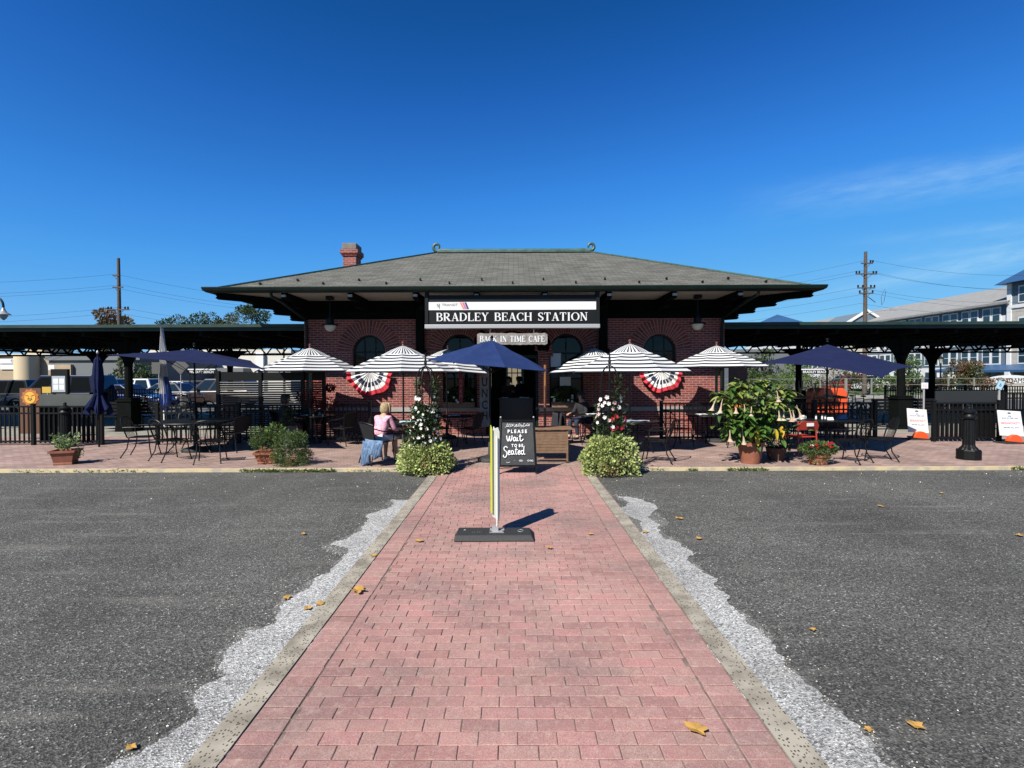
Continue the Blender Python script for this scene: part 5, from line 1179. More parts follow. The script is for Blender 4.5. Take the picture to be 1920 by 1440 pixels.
# weeds and litter along the kerb
mb = MB(); q = random.Random(4)
for (xa, xb, n) in ((470, 640, 900), (1280, 1300, 60), (1355, 1430, 320), (1150, 1240, 80), (820, 870, 60), (60, 300, 120), (1880, 1920, 120), (660, 740, 60)):
    for _ in range(n):
        p = G(q.uniform(xa, xb), 879, 0.0); mb.leaf((p.x, Yk - q.uniform(-.02, .05), q.uniform(0, .04)), q.uniform(.03, .07), (q.gauss(0, 1), q.gauss(-.3, .5), q.uniform(.1, 1.2)), .25, 0, q)
tag(mb.build('weeds', lm_grn), kind='stuff', label='low green weeds growing in the joint along the yellow kerb')
m_fall = leafmat('dry fallen leaf', (.60, .33, .09), .3)
leafs = [(569, 1003, .05, 'small tan'), (538, 1124, .06, 'curled brown'), (672, 1112, .10, 'large maple shaped tan'), (786, 1018, .07, 'flat brown'), (1030, 1031, .05, 'small orange brown'), (1306, 1376, .085, 'yellow orange two lobed'), (1718, 1366, .06, 'bright orange'), (1628, 1373, .035, 'tiny orange'), (1525, 1184, .035, 'small golden'), (1273, 974, .07, 'thin brown'), (1107, 1005, .05, 'faint pink brown'), (1210, 1000, .06, 'crumpled orange'), (600, 1136, .06, 'broad brown'), (577, 1144, .055, 'folded brown'), (700, 1045, .06, 'ochre'), (1310, 1012, .06, 'flat tan'), (880, 1077, .02, 'tiny dark'), (1652, 951, .06, 'pale tan'), (246, 1407, .04, 'reddish'), (1765, 926, .05, 'small pale'), (1912, 1006, .06, 'bright tan')]
for px, py, s_, nm in leafs:
    s_ *= .78
    o = G(px, py, 0); q = random.Random(px); n = 16; onp = abs(o.x - PC) < PW / 2; ll = []
    for i in range(n):
        a = 2 * pi * i / n; rr_ = s_ * (.55 + .45 * abs(cos(2.5 * a))) * q.uniform(.8, 1.1); ll.append((rr_ * cos(a), rr_ * .8 * sin(a), .012 + .25 * s_ * abs(sin(a * 1.5 + px)) * (rr_ / s_)))
    mb = MB(); mb.faces([(0, 0, .012)] + ll, [(0, i + 1, (i + 1) % n + 1) for i in range(n)]); mb.tube([(0, 0, .012), (s_ * .4, -s_ * .9, .012)], s_ * .02, 4)
    o_ = mb.build('fallen_leaf', m_fall, solid=.001); o_.location = (o.x, o.y, .012 if onp else .004); o_.rotation_euler.z = q.uniform(0, 6)
    on = 'on the brick path' if onp else ('on the concrete strip edge' if abs(o.x - PC) < PW / 2 + .5 else 'on the %s asphalt' % ('left' if px < 960 else 'right'))
    near = 'in the foreground' if py > 1250 else 'in the middle distance' if py > 1050 else 'farther off'
    tag(o_, '%s fallen leaf %s %s' % (nm, on, near), 'leaf', 'fallen leaves')

# loose grit and pale litter on the asphalt
mb = MB(); q = random.Random(77)
def grit(x, y, s_): mb.faces([(x + s_ * q.uniform(.4, 1) * cos(a), y + s_ * q.uniform(.4, 1) * sin(a), .004) for a in (0, 1.5, 3, 4.6)] + [(x, y, .004 + s_ * .7)], [(0, 1, 4), (1, 2, 4), (2, 3, 4), (3, 0, 4)])
for pl in (Lp, Rp):
    for _ in range(520):
        a, b_ = pl[q.randrange(len(pl))], (0, 0); o = G(a[0] + q.gauss(0, 14), a[1] + q.gauss(0, 14), 0)
        if abs(o.x - PC) > PW / 2 + CW + .02 and o.y < Yk - .1: grit(o.x, o.y, q.uniform(.004, .010))
for _ in range(150):
    o = G(q.uniform(0, 1920), 884 + abs(q.gauss(0, 26)), 0)
    if abs(o.x - PC) > PW / 2 + CW + .02: grit(o.x, o.y, q.uniform(.006, .018))
for _ in range(160):
    o = G(q.uniform(0, 1920), q.uniform(930, 1440), 0)
    if abs(o.x - PC) > PW / 2 + CW + .02: grit(o.x, o.y, q.uniform(.003, .008))
tag(mb.build('grit', mat('pale grit', (.55, .52, .46), .9, island=.4)), kind='stuff', label='loose pale grit and tiny litter scattered over the asphalt')
# ================================================================ signs and furniture on the path
def board_fn(o, z0, z1, w0, w1, tilt):      # maps (-.5..5, 0..1) on a leaning board to local coordinates
    def f(u, v):
        z = z0 + (z1 - z0) * v; w_ = w0 + (w1 - w0) * v; return (u * w_, -.012 + tilt * (v - 1) * -1 * -1 - .0, z)
    return f
o = G(970, 886, .03); t = thing('chalkboard_sign', 'black folding chalkboard with white hand lettering standing on the path', 'chalkboard', (o.x, o.y, .045))
wb, wt_ = .34, .30; H = .95
def lean(x, z, d=0): return (x, -.16 + .19 * (z / H) - d, z)
mb = MB()
for s_ in (-1, 1): mb.beam(lean(s_ * wb, 0), lean(s_ * wt_, H + .03), .035, .03)
mb.beam(lean(-wt_, H - .02), lean(wt_, H - .02), .03, .03); mb.beam(lean(-wb, .13), lean(wb, .13), .03, .03); mb.build('front_frame', m_black, t)
mb = MB()
for s_ in (-1, 1): mb.beam((s_ * wb, .26, 0), (s_ * wt_, .05, H - .01), .03, .03)
mb.beam((-wb, .23, .13), (wb, .23, .13), .03, .03); mb.build('rear_frame', m_black, t)
mb = MB(); mb.prism([lean(-wb + .02, .145, -.008), lean(wb - .02, .145, -.008), lean(wt_ - .015, H - .035, -.008), lean(-wt_ + .015, H - .035, -.008)], (0, .012, 0)); mb.build('board', mat('chalkboard face', (.018, .02, .021), .75, (.04, .042, .044), 5, 8), t)
for s_ in (-1, 1): mb = MB(); mb.sphere(lean(s_ * wt_, H + .04), .018, 6); mb.build('corner_cap', m_silver, t)
m_chalk = mat('white chalk paint', (.78, .78, .78), .8)
tl = atan2(.19, H)
def ctext(s, size, u, z, sx=1, off=.002, sp=1): p = lean(u, z, .012 - .004); text(s, size, m_chalk, t, p, rot=(pi / 2 - tl, 0, 0), sx=sx, off=off, ext=.001)
ctext('P L E A S E', .085, 0, .735, .92, .003); ctext('T O  B E', .072, 0, .485, .8, .003)
cf = lambda u, v: lean(u, v, .0065)
def W_(pts, x, z, s): return [(x + a * s, z + b_ * s) for a, b_ in pts]
wait = [W_([(0, .9), (.08, .3), (.25, 0), (.38, .35), (.5, .8), (.5, .3), (.65, 0), (.85, .4), (.9, .95)], -.19, .565, .11),
        W_([(1.5, .5), (1.25, .62), (1.08, .3), (1.25, 0), (1.45, .3), (1.5, .6), (1.5, .1), (1.7, .05)], -.19, .565, .11), W_([(1.75, .6), (1.75, .1), (1.95, .05)], -.19, .565, .11), W_([(1.76, .9), (1.77, .93)], -.19, .565, .11),
        W_([(2.25, 1.15), (2.2, .5), (2.25, .05), (2.5, .05), (2.75, .35)], -.19, .565, .11), W_([(2.0, .75), (2.5, .8)], -.19, .565, .11)]
strokes(wait, .022, m_chalk, t, fn=cf)
sea = [W_([(.75, 1.5), (.45, 1.75), (.12, 1.5), (.2, 1.1), (.55, .8), (.62, .3), (.35, -.15), (0, .0), (.05, .3)], -.25, .295, .10),
       W_([(.85, .55), (1.15, .75), (1.15, 1.0), (.95, .95), (.85, .6), (1.0, .3), (1.3, .4)], -.25, .295, .10),
       W_([(1.8, .95), (1.5, 1.0), (1.4, .6), (1.55, .35), (1.8, .6), (1.85, .95), (1.85, .45), (2.05, .4)], -.25, .295, .10),
       W_([(2.35, 1.6), (2.25, .9), (2.3, .4), (2.5, .4)], -.25, .295, .10), W_([(2.1, 1.15), (2.6, 1.2)], -.25, .295, .10),
       W_([(2.65, .6), (2.95, .75), (2.95, 1.0), (2.75, .95), (2.65, .6), (2.85, .35), (3.1, .5)], -.25, .295, .10),
       W_([(3.65, .95), (3.3, 1.0), (3.2, .6), (3.4, .35), (3.65, .6)], -.25, .295, .10), W_([(3.75, 1.85), (3.68, 1.1), (3.68, .45), (3.95, .4)], -.25, .295, .10)]
strokes(sea, .02, m_chalk, t, fn=cf)
q = random.Random(2)
orn = []
for k in range(11): x = -.2 + .04 * k; orn.append([(x, .83), (x + q.uniform(-.03, .03), .83 + q.uniform(.02, .05)), (x + .03, .85 + q.uniform(-.03, .03))]); orn.append([(x - .02, .825 + q.uniform(-.02, .02)), (x + .03, .835)])
for x in (.03, .06, .18, .22, .25): orn.append([(x, .215), (x + .02, .235), (x + .035, .215)]); orn.append([(x, .22), (x + .03, .205)])
orn.append([(-.2, .20), (-.17, .185), (-.13, .2)]); orn.append([(-.05, .225), (-.045, .23)])
orn and [strokes(g__, .007, m_chalk, t, name='ornament', fn=cf) for g__ in (orn[:22], orn[22:])]

# sign post of two narrow panels meeting in a V, on a black rubber base
o = G(929, 1003, .01); bx, by = o.x, o.y; t = thing('crossing_sign', 'narrow yellow and white sign panel on a black rubber base in mid path', 'sign', (bx, by, .012))
mb = MB(); y0, y1 = -.25, .10
pr = [(-.445, y0, 0), (.435, y0, 0), (.44, y1, 0), (-.435, y1, 0)]; tp2 = [(-.43, y0 + .03, .062), (.40, y0 + .04, .062), (.38, y1 - .03, .062), (-.42, y1 - .02, .062)]
mb.faces(pr + tp2, [(3, 2, 1, 0), (4, 5, 6, 7), (0, 1, 5, 4), (1, 2, 6, 5), (2, 3, 7, 6), (3, 0, 4, 7)]); mb.build('base', m_rubber, t, bevel=.012)
mb = MB(); mb.box(-.06, .10, -.13, .02, .062, .07); mb.box(-.035, .035, -.09, -.03, .07, .12); mb.build('bracket', m_silver, t)
for x in (-.05, .09):
    for y in (-.12, .01): mb = MB(); mb.lathe([(.012, .07), (.012, .082), (.004, .084)], 8, (x, y, 0)); mb.build('bolt', m_chrome, t)
text('- -  - - -', .035, m_silver, t, (-.2, -.1, .063), rot=(0, 0, 0), ext=.001, name='embossing')
mb = MB(); mb.tube([(-.35, -.05, .0635), (-.33, -.03, .064), (-.35, -.01, .0635)], .004, 5); mb.tube([(.28 + .03 * cos(a_ / 3), -.06 + .04 * sin(a_ / 3), .064) for a_ in range(19)], .003, 4); mb.build('moulded_rings', m_silver, t)
m_fyel = mat('lime yellow sheeting', (.62, .68, .03), .5, (.70, .66, .06), 2); m_fblk = mat('black print', (.02, .02, .02), .6); m_frd = mat('red print', (.45, .06, .03), .6)
m_fwh = mat('cream white plastic', (.72, .73, .64), .5)
def wall_panel(a, b_, z0, z1, th, m, name, taper=.0, parent=t):
    a = Vector((a[0], a[1], 0)); b_ = Vector((b_[0], b_[1], 0)); n = (b_ - a).cross(Vector((0, 0, 1))).normalized() * th; mb = MB()
    mb.prism([a + Vector((0, 0, z0 + .06)), a.lerp(b_, .9) + Vector((0, 0, z0)), b_ + Vector((0, 0, z0 + .1)), b_ + Vector((0, 0, z1 - .05)), a.lerp(b_, .8) + Vector((0, 0, z1)), a + Vector((0, 0, z1 - .02))], n); return mb.build(name, m, parent, bevel=.002)
A0 = (-.028, -.08); BL = (-.058, .20); BR = (.045, .17)
wall_panel(A0, BL, .2, 1.22, -.006, m_fyel, 'front_panel')
wall_panel((A0[0] + .002, A0[1] + .02), (.052, -.035), .16, 1.21, -.012, m_fwh, 'edge_panel'); wall_panel((.0, -.02), (-.02, .2), .2, 1.2, -.012, m_fwh, 'rear_panel')
mb = MB(); mb.beam((.018, -.075, .06), (.018, -.075, 1.12), .012, .02); mb.build('stiffener', m_fwh, t)
nrm = Vector((BL[0] - A0[0], BL[1] - A0[1], 0)).cross(Vector((0, 0, 1))).normalized()
for z0_, z1_, m_ in ((.86, 1.0, m_fblk), (.66, .82, m_frd), (.56, .62, m_fblk), (.50, .54, m_fblk), (.42, .47, m_frd)):
    a = Vector((A0[0], A0[1], 0)).lerp(Vector((BL[0], BL[1], 0)), .25); b_ = Vector((A0[0], A0[1], 0)).lerp(Vector((BL[0], BL[1], 0)), .8); mb = MB()
    mb.prism([a + Vector((0, 0, z0_)), b_ + Vector((0, 0, z0_)), b_ + Vector((0, 0, z1_)), a + Vector((0, 0, z1_ - .03))], nrm * .003); mb.build('print', m_, t)

# wooden stand right of the chalkboard and the pole in it
o = G(1038, 868); t = thing('wooden_stand', 'brown slatted wooden serving stand right of the chalkboard', 'stand', (o.x, o.y, KZ)); ww = .29
mb = MB(); mb.box(-ww - .28, ww + .09, -.05, .42, .665, .70); mb.build('top', m_wood, t, bevel=.004)
for x in (-ww - .2, ww):
    for y in (0, .36): mb = MB(); mb.box(x - .035, x + .0, y - .02, y + .02, .03, .664); mb.build('leg', m_wood, t)
mb = MB()
for k in range(8): mb.box(-ww - .198, ww - .036, -.012, .008, .20 + .057 * k, .252 + .057 * k)
mb.build('front_slats', m_wood, t)
mb = MB(); mb.box(-ww - .198, ww - .036, -.01, .01, .06, .085); mb.build('lower_rail', m_wood, t)
for x in (-ww - .2, ww - .02): mb = MB(); mb.lathe([(.03, 0), (.03, .02)], 12, (x, 0, .005)); mb.build('caster', m_rubber, t)
o = G(1022, 840); t = thing('wooden_pole', 'upright varnished wooden umbrella pole rising behind the brown stand', 'pole', (o.x, o.y, KZ))
mb = MB(); mb.tube([(0, 0, .1), (.005, 0, 2.0)], .03, 12); mb.build('shaft', m_pole, t, smooth=True)
mb = MB(); mb.lathe([(.24, 0), (.24, .05), (.06, .09), (.05, .3)], 20); mb.build('base', m_rubber, t, smooth=True)
mb = MB(); mb.tube([(0, -.03, 1.9), (-.06, -.04, 1.75)], .006, 5); mb.box(-.008, .008, -.034, -.028, .7, 1.5); mb.build('cord', m_navy, t)
# vertical lunch board
o = P(909, 790, 14.7); t = thing('lunch_board', 'tall weathered plank with letters reading downward left of the doorway', 'sign', (o.x, 14.7, KZ))
zt_ = P(912, 690, 14.7).z - KZ; zb_ = P(912, 800, 14.7).z - KZ
mb = MB(); mb.prism([(-.14, 0, zb_ + .08), (-.08, 0, zb_), (.10, 0, zb_), (.14, 0, zb_ + .06), (.155, 0, zt_ + .3), (-.15, 0, zt_ + .3)], (0, .035, 0)); mb.build('board', mat('brown weathered plank', (.22, .185, .155), .9, (.34, .30, .26), 7, 8), t, bevel=.004)
m_dkl = mat('dark carved letter', (.03, .027, .025), .8)
for ch_, py in (('L', 693), ('U', 717), ('N', 738), ('C', 760), ('H', 780)): text(ch_, .34, m_dkl, t, (0, -.001, P(909, py, 14.7).z - KZ), ext=.004, off=.006, sx=.72)
mb = MB(); mb.tube([(0, .017, zt_ + .3), (0, .017, zt_ + .9)], .006, 5); mb.build('hanger', m_black, t)
# red vertical strip left of it
m_redb = mat('deep red banner', (.30, .012, .02), .7); o = P(864, 705, 14.6); t = thing('red_banner', 'narrow dark red vertical sign in the shade left of the lunch board', 'sign', (o.x, 14.6, o.z - .75))
mb = MB(); mb.box(-.055, .055, 0, .02, 0, .8); mb.build('board', m_redb, t)
text('O', .12, mat('pale pink print', (.5, .3, .3), .7), t, (0, -.002, .60), ext=.002); text('P', .12, MATS['pale pink print'], t, (0, -.002, .46), ext=.002); text('E', .12, MATS['pale pink print'], t, (0, -.002, .32), ext=.002); text('N', .12, MATS['pale pink print'], t, (0, -.002, .18), ext=.002)
mb = MB(); mb.tube([(0, .01, .8), (0, .01, 1.5)], .004, 4); mb.build('hanger', m_black, t)
# notices behind the window right of the door
for px, py, w_, h_, nm in ((1042, 675, .30, .40, 'white notice taped high in the window right of the doorway'), (1060, 715, .32, .26, 'grey paper menu low in the window right of the doorway')):
    p = P(px, py, YB + .10); mb = MB(); mb.box(-w_ / 2, w_ / 2, 0, .004, -h_ / 2, h_ / 2); o_ = mb.build('window_notice', m_white if h_ > .3 else m_napk); o_.location = (p.x, YB + .10, p.z); tag(o_, nm, 'notice')
# flower boxes on the window sills
for k, nm in ((1, 'left'), (3, 'right')):
    c = OP[k][0]; t = thing('window_box', 'flower box with dark leaves and white blooms on the window sill %s of the doorway' % nm, 'planter', (c, YB - .2, .87)); mb = MB(); mb.box(-.45, .45, -.09, .11, 0, .16); mb.build('box', m_wood, t)
    mb = MB(); blob(mb, (0, 0, .34), (.42, .14, .26), 700, .07); mb.build('foliage', lm_dk, t)
    for i in range(6): mb = MB(); flower(mb, (R.uniform(-.4, .4), -.15, R.uniform(.15, .45)), (0, -1, .3), .04); mb.build('flower', m_fw, t)
# host stand inside the doorway
o = P(968, 760, 16.1); t = thing('host_stand', 'dark wooden host counter just inside the doorway', 'counter', (o.x, 16.1, .07)); m_dkw = mat('dark stained wood', (.02, .013, .01), .45)
mb = MB(); mb.box(-.52, .52, 0, .4, 0, 1.0); mb.build('body', m_dkw, t); mb = MB(); mb.box(-.56, .56, -.04, .44, 1.0, 1.03); mb.build('top', m_dkw, t)
for x, w_ in ((-.35, .2), (.25, .3)): mb = MB(); mb.box(x - w_ / 2, x + w_ / 2, 0, .2, 1.032, 1.05); o_ = mb.build('menu_stack', m_napk); o_.location = t.location; tag(o_, 'stack of white menus on the %s of the host counter' % ('left' if x < 0 else 'right'), 'menu')

# tilted white sandwich signs on orange cones bases
m_or = mat('safety orange', (.72, .09, .02), .5); m_bluet = mat('blue print', (.06, .10, .25), .6); m_redt = mat('faded red print', (.62, .12, .14), .6)
def breakfast(px, py, w_, nm, rz, z0=KZ):
    o = G(px, py, z0); t = thing('breakfast_sign', nm, 'sign', (o.x, o.y, z0), radians(rz), group='white breakfast signs on orange bases'); T = Matrix.Rotation(radians(-12), 4, 'X')
    mb = MB(); mb.prism([(-w_ / 2, 0, .20), (w_ / 2, 0, .17), (w_ / 2 + .01, 0, .80), (-w_ / 2 + .03, 0, .84)], (0, .015, 0)); b_ = mb.build('panel', m_white, t); b_.rotation_euler.x = radians(-10)
    sx_ = w_ / .52
    for s, sz, z, m_, f in (('BACK IN TIME CAFE', .042, .63, m_bluet, .95), ('BREAKFAST!', .082, .50, m_redt, .92), ('SERVED ALL DAY', .044, .39, m_bluet, 1), ('OPEN', .04, .68 + .0, m_bluet, .8)):
        q_ = text(s, sz, m_, b_, (.01, -.001, z), ext=.001, sx=sx_ * f, off=.001, rot=(pi / 2, radians(1.5), 0))
    mb = MB(); mb.tube([(-.03, -.004, .76), (0, -.004, .775), (.05, -.004, .76)], .008, 5); mb.box(-.03, .05, -.006, -.002, .745, .757); mb.build('emblem', m_fblk, b_)
    mb = MB(); n = 9; mb.prism([(-.17, -.05, .05), (.20, -.05, .02)] + [(.015 + .185 * cos(pi * i / n), -.05, .03 + .19 * sin(pi * i / n)) for i in range(1, n)], (0, .10, 0)); mb.build('orange_base', m_or, t, bevel=.006)
    mb = MB(); mb.box(-.34, .26, -.18, .2, 0, .025); mb.build('foot', m_rubber, t)
breakfast(1724, 824, .52, 'white breakfast sign on an orange base leaning between the pier and the right gate panel', -3)
breakfast(1900, 831, .62, 'white breakfast sign on an orange base at the right edge of the picture', 2)

# white and blue flag on a pole
o = G(304, 832); t = thing('flag', 'tall white pole with a furled white and blue flag left of the large left table', 'flag', (o.x, 13.6, KZ)); zt_ = P(300, 613, 13.6).z - KZ
mb = MB(); mb.tube([(0, 0, .4), (-.05, 0, zt_)], .02, 8); mb.build('pole', m_white, t)
mb = MB(); n = 24
prof = [(zt_, .01), (zt_ - .3, .06), (zt_ - .6, .11), (1.75, .13), (1.5, .2), (1.3, .24), (1.1, .22), (.92, .10)]
for a, b2 in zip(prof, prof[1:]):
    for i in range(n):
        f = lambda z, w_, i_: (-.04 - w_ * .3 + w_ * 1.25 * i_ / n, .05 * sin(i_ * 1.3 + z * 2), z - (.1 * i_ / n if z < 1 else 0))
        z1_, w1 = a; z2_, w2 = b2; mb.face([f(z1_, w1, i), f(z2_, w2, i), f(z2_, w2, i + 1), f(z1_, w1, i + 1)], m=1 if z1_ < 1.8 and (i > 13 or z1_ < 1.35) else 0)
mb.build('cloth', [mat('white flag cloth', (.95, .95, .95), .8, trans=.3), mat('flag blue', (.10, .16, .42), .8)], t, solid=.003)
# lion poster: plain drawing of a lion's face
o = P(57, 757, 14.6); t = thing('lion_poster', 'yellow board with a painted lion face behind the left fence', 'poster', (o.x, 14.6, KZ)); zc = P(57, 745, 14.6).z - KZ
mb = MB(); mb.box(-.30, .30, 0, .03, .15, zc + .26); mb.build('board', mat('dark brown board', (.10, .04, .015), .7), t)
q = random.Random(8); mb = MB(); n = 22; mb.prism([((.26 if i % 2 else .215) * cos(2 * pi * i / n), -.008, zc + (.25 if i % 2 else .21) * sin(2 * pi * i / n)) for i in range(n)], (0, .008, 0)); mb.build('mane', mat('orange brown mane', (.42, .13, .02), .7), t)
mb = MB(); mb.prism([(.155 * cos(2 * pi * i / 18), -.014, zc - .01 + .165 * sin(2 * pi * i / 18)) for i in range(18)], (0, .005, 0)); mb.build('face', mat('lion yellow', (.70, .38, .04), .7), t)
mb = MB()
for s_ in (-1, 1): mb.beam((s_ * .12, -.018, zc + .06), (s_ * .03, -.018, zc + .035), .004, .014); mb.beam((s_ * .03, -.018, zc + .0), (s_ * .06, -.018, zc - .05), .004, .01); mb.beam((s_ * .06, -.018, zc - .05), (0, -.018, zc - .09), .004, .012)
mb.prism([(-.03, -.018, zc - .03), (.03, -.018, zc - .03), (0, -.018, zc - .06)], (0, .003, 0)); mb.build('features', m_fblk, t)
# information board and timetable case
o = P(112, 757, 15.6); t = thing('information_board', 'black framed notice case with pale sheets behind the left gate panel', 'notice board', (o.x, 15.6, KZ)); zt_ = P(112, 692, 15.6).z - KZ; zm_ = P(112, 705, 15.6).z - KZ; zb_ = P(112, 735, 15.6).z - KZ
mb = MB(); mb.box(-.26, .24, 0, .1, zb_ - .05, zt_); mb.build('case', m_sblk, t); mb = MB(); mb.box(-.22, .18, -.008, -.001, zb_, zm_); mb.build('sheet', mat('pale blue sheet', (.34, .38, .42), .7), t)
for x in (-.2, .2): mb = MB(); mb.box(x - .03, x + .03, .02, .08, 0, zb_ - .05); mb.build('post', m_black, t)
for k, (x, z) in enumerate(((-.1, .5), (.08, .5), (-.1, .2), (.08, .2))): mb = MB(); mb.box(x - .07, x + .07, -.012, -.009, zb_ + z * .6 - .05, zb_ + z * .6 + .1); mb.build('timetable', m_napk, t)
# small signs
def plate_sign(name, label, px, py, Y, w_, h_, m, pole_to=0, rot=0, txt=None, tm=None, ts=.1, diamond=False, z0=KZ):
    p = P(px, py, Y); t = thing(name, label, 'sign', (p.x, Y, z0)); z = p.z - z0; mb = MB()
    pts = [(0, 0, -h_), (w_, 0, 0), (0, 0, h_), (-w_, 0, 0)] if diamond else [(-w_, 0, -h_), (w_, 0, -h_), (w_, 0, h_), (-w_, 0, h_)]
    Rm = Matrix.Rotation(radians(rot), 3, 'Y'); mb.prism([Rm @ Vector(q_) + Vector((0, 0, z)) for q_ in pts], (0, .012, 0)); mb.build('panel', m, t)
    mb = MB(); mb.tube([(0, .035, pole_to), (0, .035, z + h_)], .025, 6); mb.build('post', m_silver, t)
    if txt: text(txt, ts, tm, t, (0, -.004, z), ext=.002, rot=(pi / 2, radians(rot), 0))
    return t
m_sgrey = mat('grey sign back', (.09, .09, .09), .5); m_syel = mat('yellow sign', (.5, .33, .04), .6); m_lblue = mat('light blue sign', (.35, .55, .68), .5)
plate_sign('warning_sign', 'diamond sign seen from behind, left platform', 338, 686, 27, .45, .45, m_sgrey, diamond=True, z0=-.04)
plate_sign('traffic_sign', 'grey sign back beside the white flag', 297, 690, 27, .35, .3, m_sgrey, z0=-.04)
plate_sign('yellow_sign', 'yellow notice between the lion poster and the notice case', 88, 731, 17, .16, .10, m_syel)
plate_sign('street_sign', 'small white sign left of the notice case', 96, 689, 30, .18, .15, m_white, z0=-.04)
plate_sign('notice_sign', 'white rectangular notice with red oval between the right columns', 1734, 723, 15.9, .10, .09, m_white, txt='( )', tm=m_redt, ts=.10)
plate_sign('access_sign', 'light blue accessible parking sign tilted above the right gate panel', 1876, 722, 16, .09, .13, m_lblue, rot=25, txt='b', tm=mat('dark blue print', (.02, .05, .2), .5), ts=.14)
# benches under the canopies
def bench(px, py, Y, label, w_=1.6):
    o = P(px, py, Y); t = thing('bench', label, 'bench', (o.x, Y, KZ), group='black platform benches')
    mb = MB(); [mb.box(-w_ / 2, w_ / 2, -.25 + .1 * k, -.17 + .1 * k, .43, .46) for k in range(5)]; mb.build('seat', m_black, t); mb = MB(); [mb.box(-w_ / 2, w_ / 2, -.28, -.25, .52 + .11 * k, .60 + .11 * k) for k in range(4)]; mb.build('backrest', m_black, t)
    for x in (-w_ / 2 + .05, w_ / 2 - .05): mb = MB(); mb.beam((x, -.24, 0), (x, -.27, .92), .05, .04); mb.beam((x, .2, 0), (x, .2, .43), .05, .04); mb.beam((x, -.24, .4), (x, .25, .4), .05, .04); mb.build('leg', m_black, t)
bench(218, 775, 17.2, 'black slatted bench left of the left pier'); bench(270, 775, 17.3, 'black slatted bench right of the left pier'); bench(1668, 770, 17.6, 'black slatted bench left of the right pier'); bench(1722, 770, 17.6, 'black slatted bench right of the right pier')
# orange kiosks
def kiosk(px, Y, zt, w_, label, m, rd=.08):
    o = P(px, 740, Y); t = thing('storage_bin', label, 'bin', (o.x, Y, KZ)); mb = MB(); mb.prism([(-w_, 0, .55), (w_, 0, .55), (w_, 0, zt - .12), (w_ - .12, 0, zt), (-w_ + .12, 0, zt), (-w_, 0, zt - .12)], (0, .7, 0)); mb.build('body', m, t, bevel=.04)
    mb = MB(); mb.box(-w_ + .06, w_ - .06, .05, .65, 0, .548); mb.build('stand', m_black, t); mb = MB(); mb.box(-w_ * .5, w_ * .5, -.02, -.002, .85, .9); mb.build('handle', m_black, t)
kiosk(1562, 16.1, P(1560, 728, 16.1).z - KZ, .46, 'bright orange box under the canopy behind the upturned chairs', m_or)
kiosk(1392, 16.0, P(1392, 740, 16.0).z - KZ, .36, 'orange box partly hidden behind the trumpet flowers', mat('orange plastic', (.75, .22, .04), .5))
# brown door at the corner right of the brick wall
o = P(1390, 740, 16.0); t = thing('wooden_door', 'reddish brown wooden door panel between brick corner and canopy', 'door', (o.x, 16.3, KZ)); mb = MB(); mb.box(-.25, .32, 0, .06, 0, 2.15); mb.build('leaf', mat('red brown wood', (.16, .045, .015), .5, (.11, .03, .012), 8), t); mb = MB(); mb.sphere((.24, -.03, 1.0), .03, 6); mb.build('knob', m_chrome, t)

# ================================================================ bicycles
m_tyre = mat('tyre', (.012, .012, .012), .8); m_mint = mat('mint paint', (.22, .55, .45), .4); m_gryp = mat('silver grey paint', (.3, .31, .33), .35)
def bicycle(px, py, Y, rz, fm, label, z0=KZ, lean_=6):
    o = P(px, py, Y); t = thing('bicycle', label, 'bicycle', (o.x, Y, z0), radians(rz), group='bicycles parked at the racks'); t.rotation_euler.x = radians(lean_); t.rotation_euler.rotate_axis('Z', 0)
    for x in (-.52, .52):
        mb = MB(); mb.tube([(x + .33 * cos(2 * pi * i / 24), 0, .35 + .33 * sin(2 * pi * i / 24)) for i in range(24)], .02, 6, closed=True); wh = mb.build('wheel', m_tyre, t, smooth=True)
        mb = MB(); mb.tube([(x + .305 * cos(2 * pi * i / 24), 0, .35 + .305 * sin(2 * pi * i / 24)) for i in range(24)], .012, 5, closed=True)
        for k in range(8): a = pi * k / 8; mb.tube([(x - .3 * cos(a), 0, .35 - .3 * sin(a)), (x + .3 * cos(a), 0, .35 + .3 * sin(a))], .003, 3)
        mb.build('rim', m_chrome, wh)
    mb = MB(); bb = (-.08, 0, .3); st_ = (-.22, 0, .82); hd = (.36, 0, .84); hb = (.40, 0, .68)
    for a, b2, r_ in ((bb, st_, .018), (st_, hd, .016), (bb, hb, .02), (hd, hb, .02), (bb, (-.52, 0, .35), .011), (st_, (-.52, 0, .35), .01), (hb, (.52, 0, .35), .014)): mb.tube([a, b2], r_, 8)
    mb.build('frame', fm, t)
    mb = MB(); mb.tube([(hd[0], 0, .84), (.34, 0, .98)], .013, 6); mb.tube([(.22, -.28, 1.02), (.34, -.2, 1.0), (.37, 0, .99), (.34, .2, 1.0), (.22, .28, 1.02)], .012, 6); mb.build('handlebar', m_chrome, t)
    mb = MB(); mb.tube([st_, (-.25, 0, .93)], .013, 6); mb.sphere((-.27, 0, .95), (.14, .075, .03), 6); mb.build('saddle', m_tyre, t)
    mb = MB(); mb.lathe([(.09, -.004), (.09, .004)], 16); mb.build('chainring', m_chrome, t).matrix_local = Matrix.Translation(bb) @ Matrix.Rotation(pi / 2, 4, 'X')
bicycle(258, 750, 22.5, 15, m_white, 'white framed bicycle behind the left pier'); bicycle(287, 752, 22.0, 20, m_black, 'dark bicycle right of the white framed one on the left'); bicycle(340, 752, 22.3, 5, m_gryp, 'silver grey bicycle behind the left fence gap')
bicycle(272, 755, 21.3, -12, m_redp, 'red framed bicycle lowest in the left rack'); bicycle(368, 756, 22.8, 5, m_black, 'dark bicycle farthest right in the left rack')
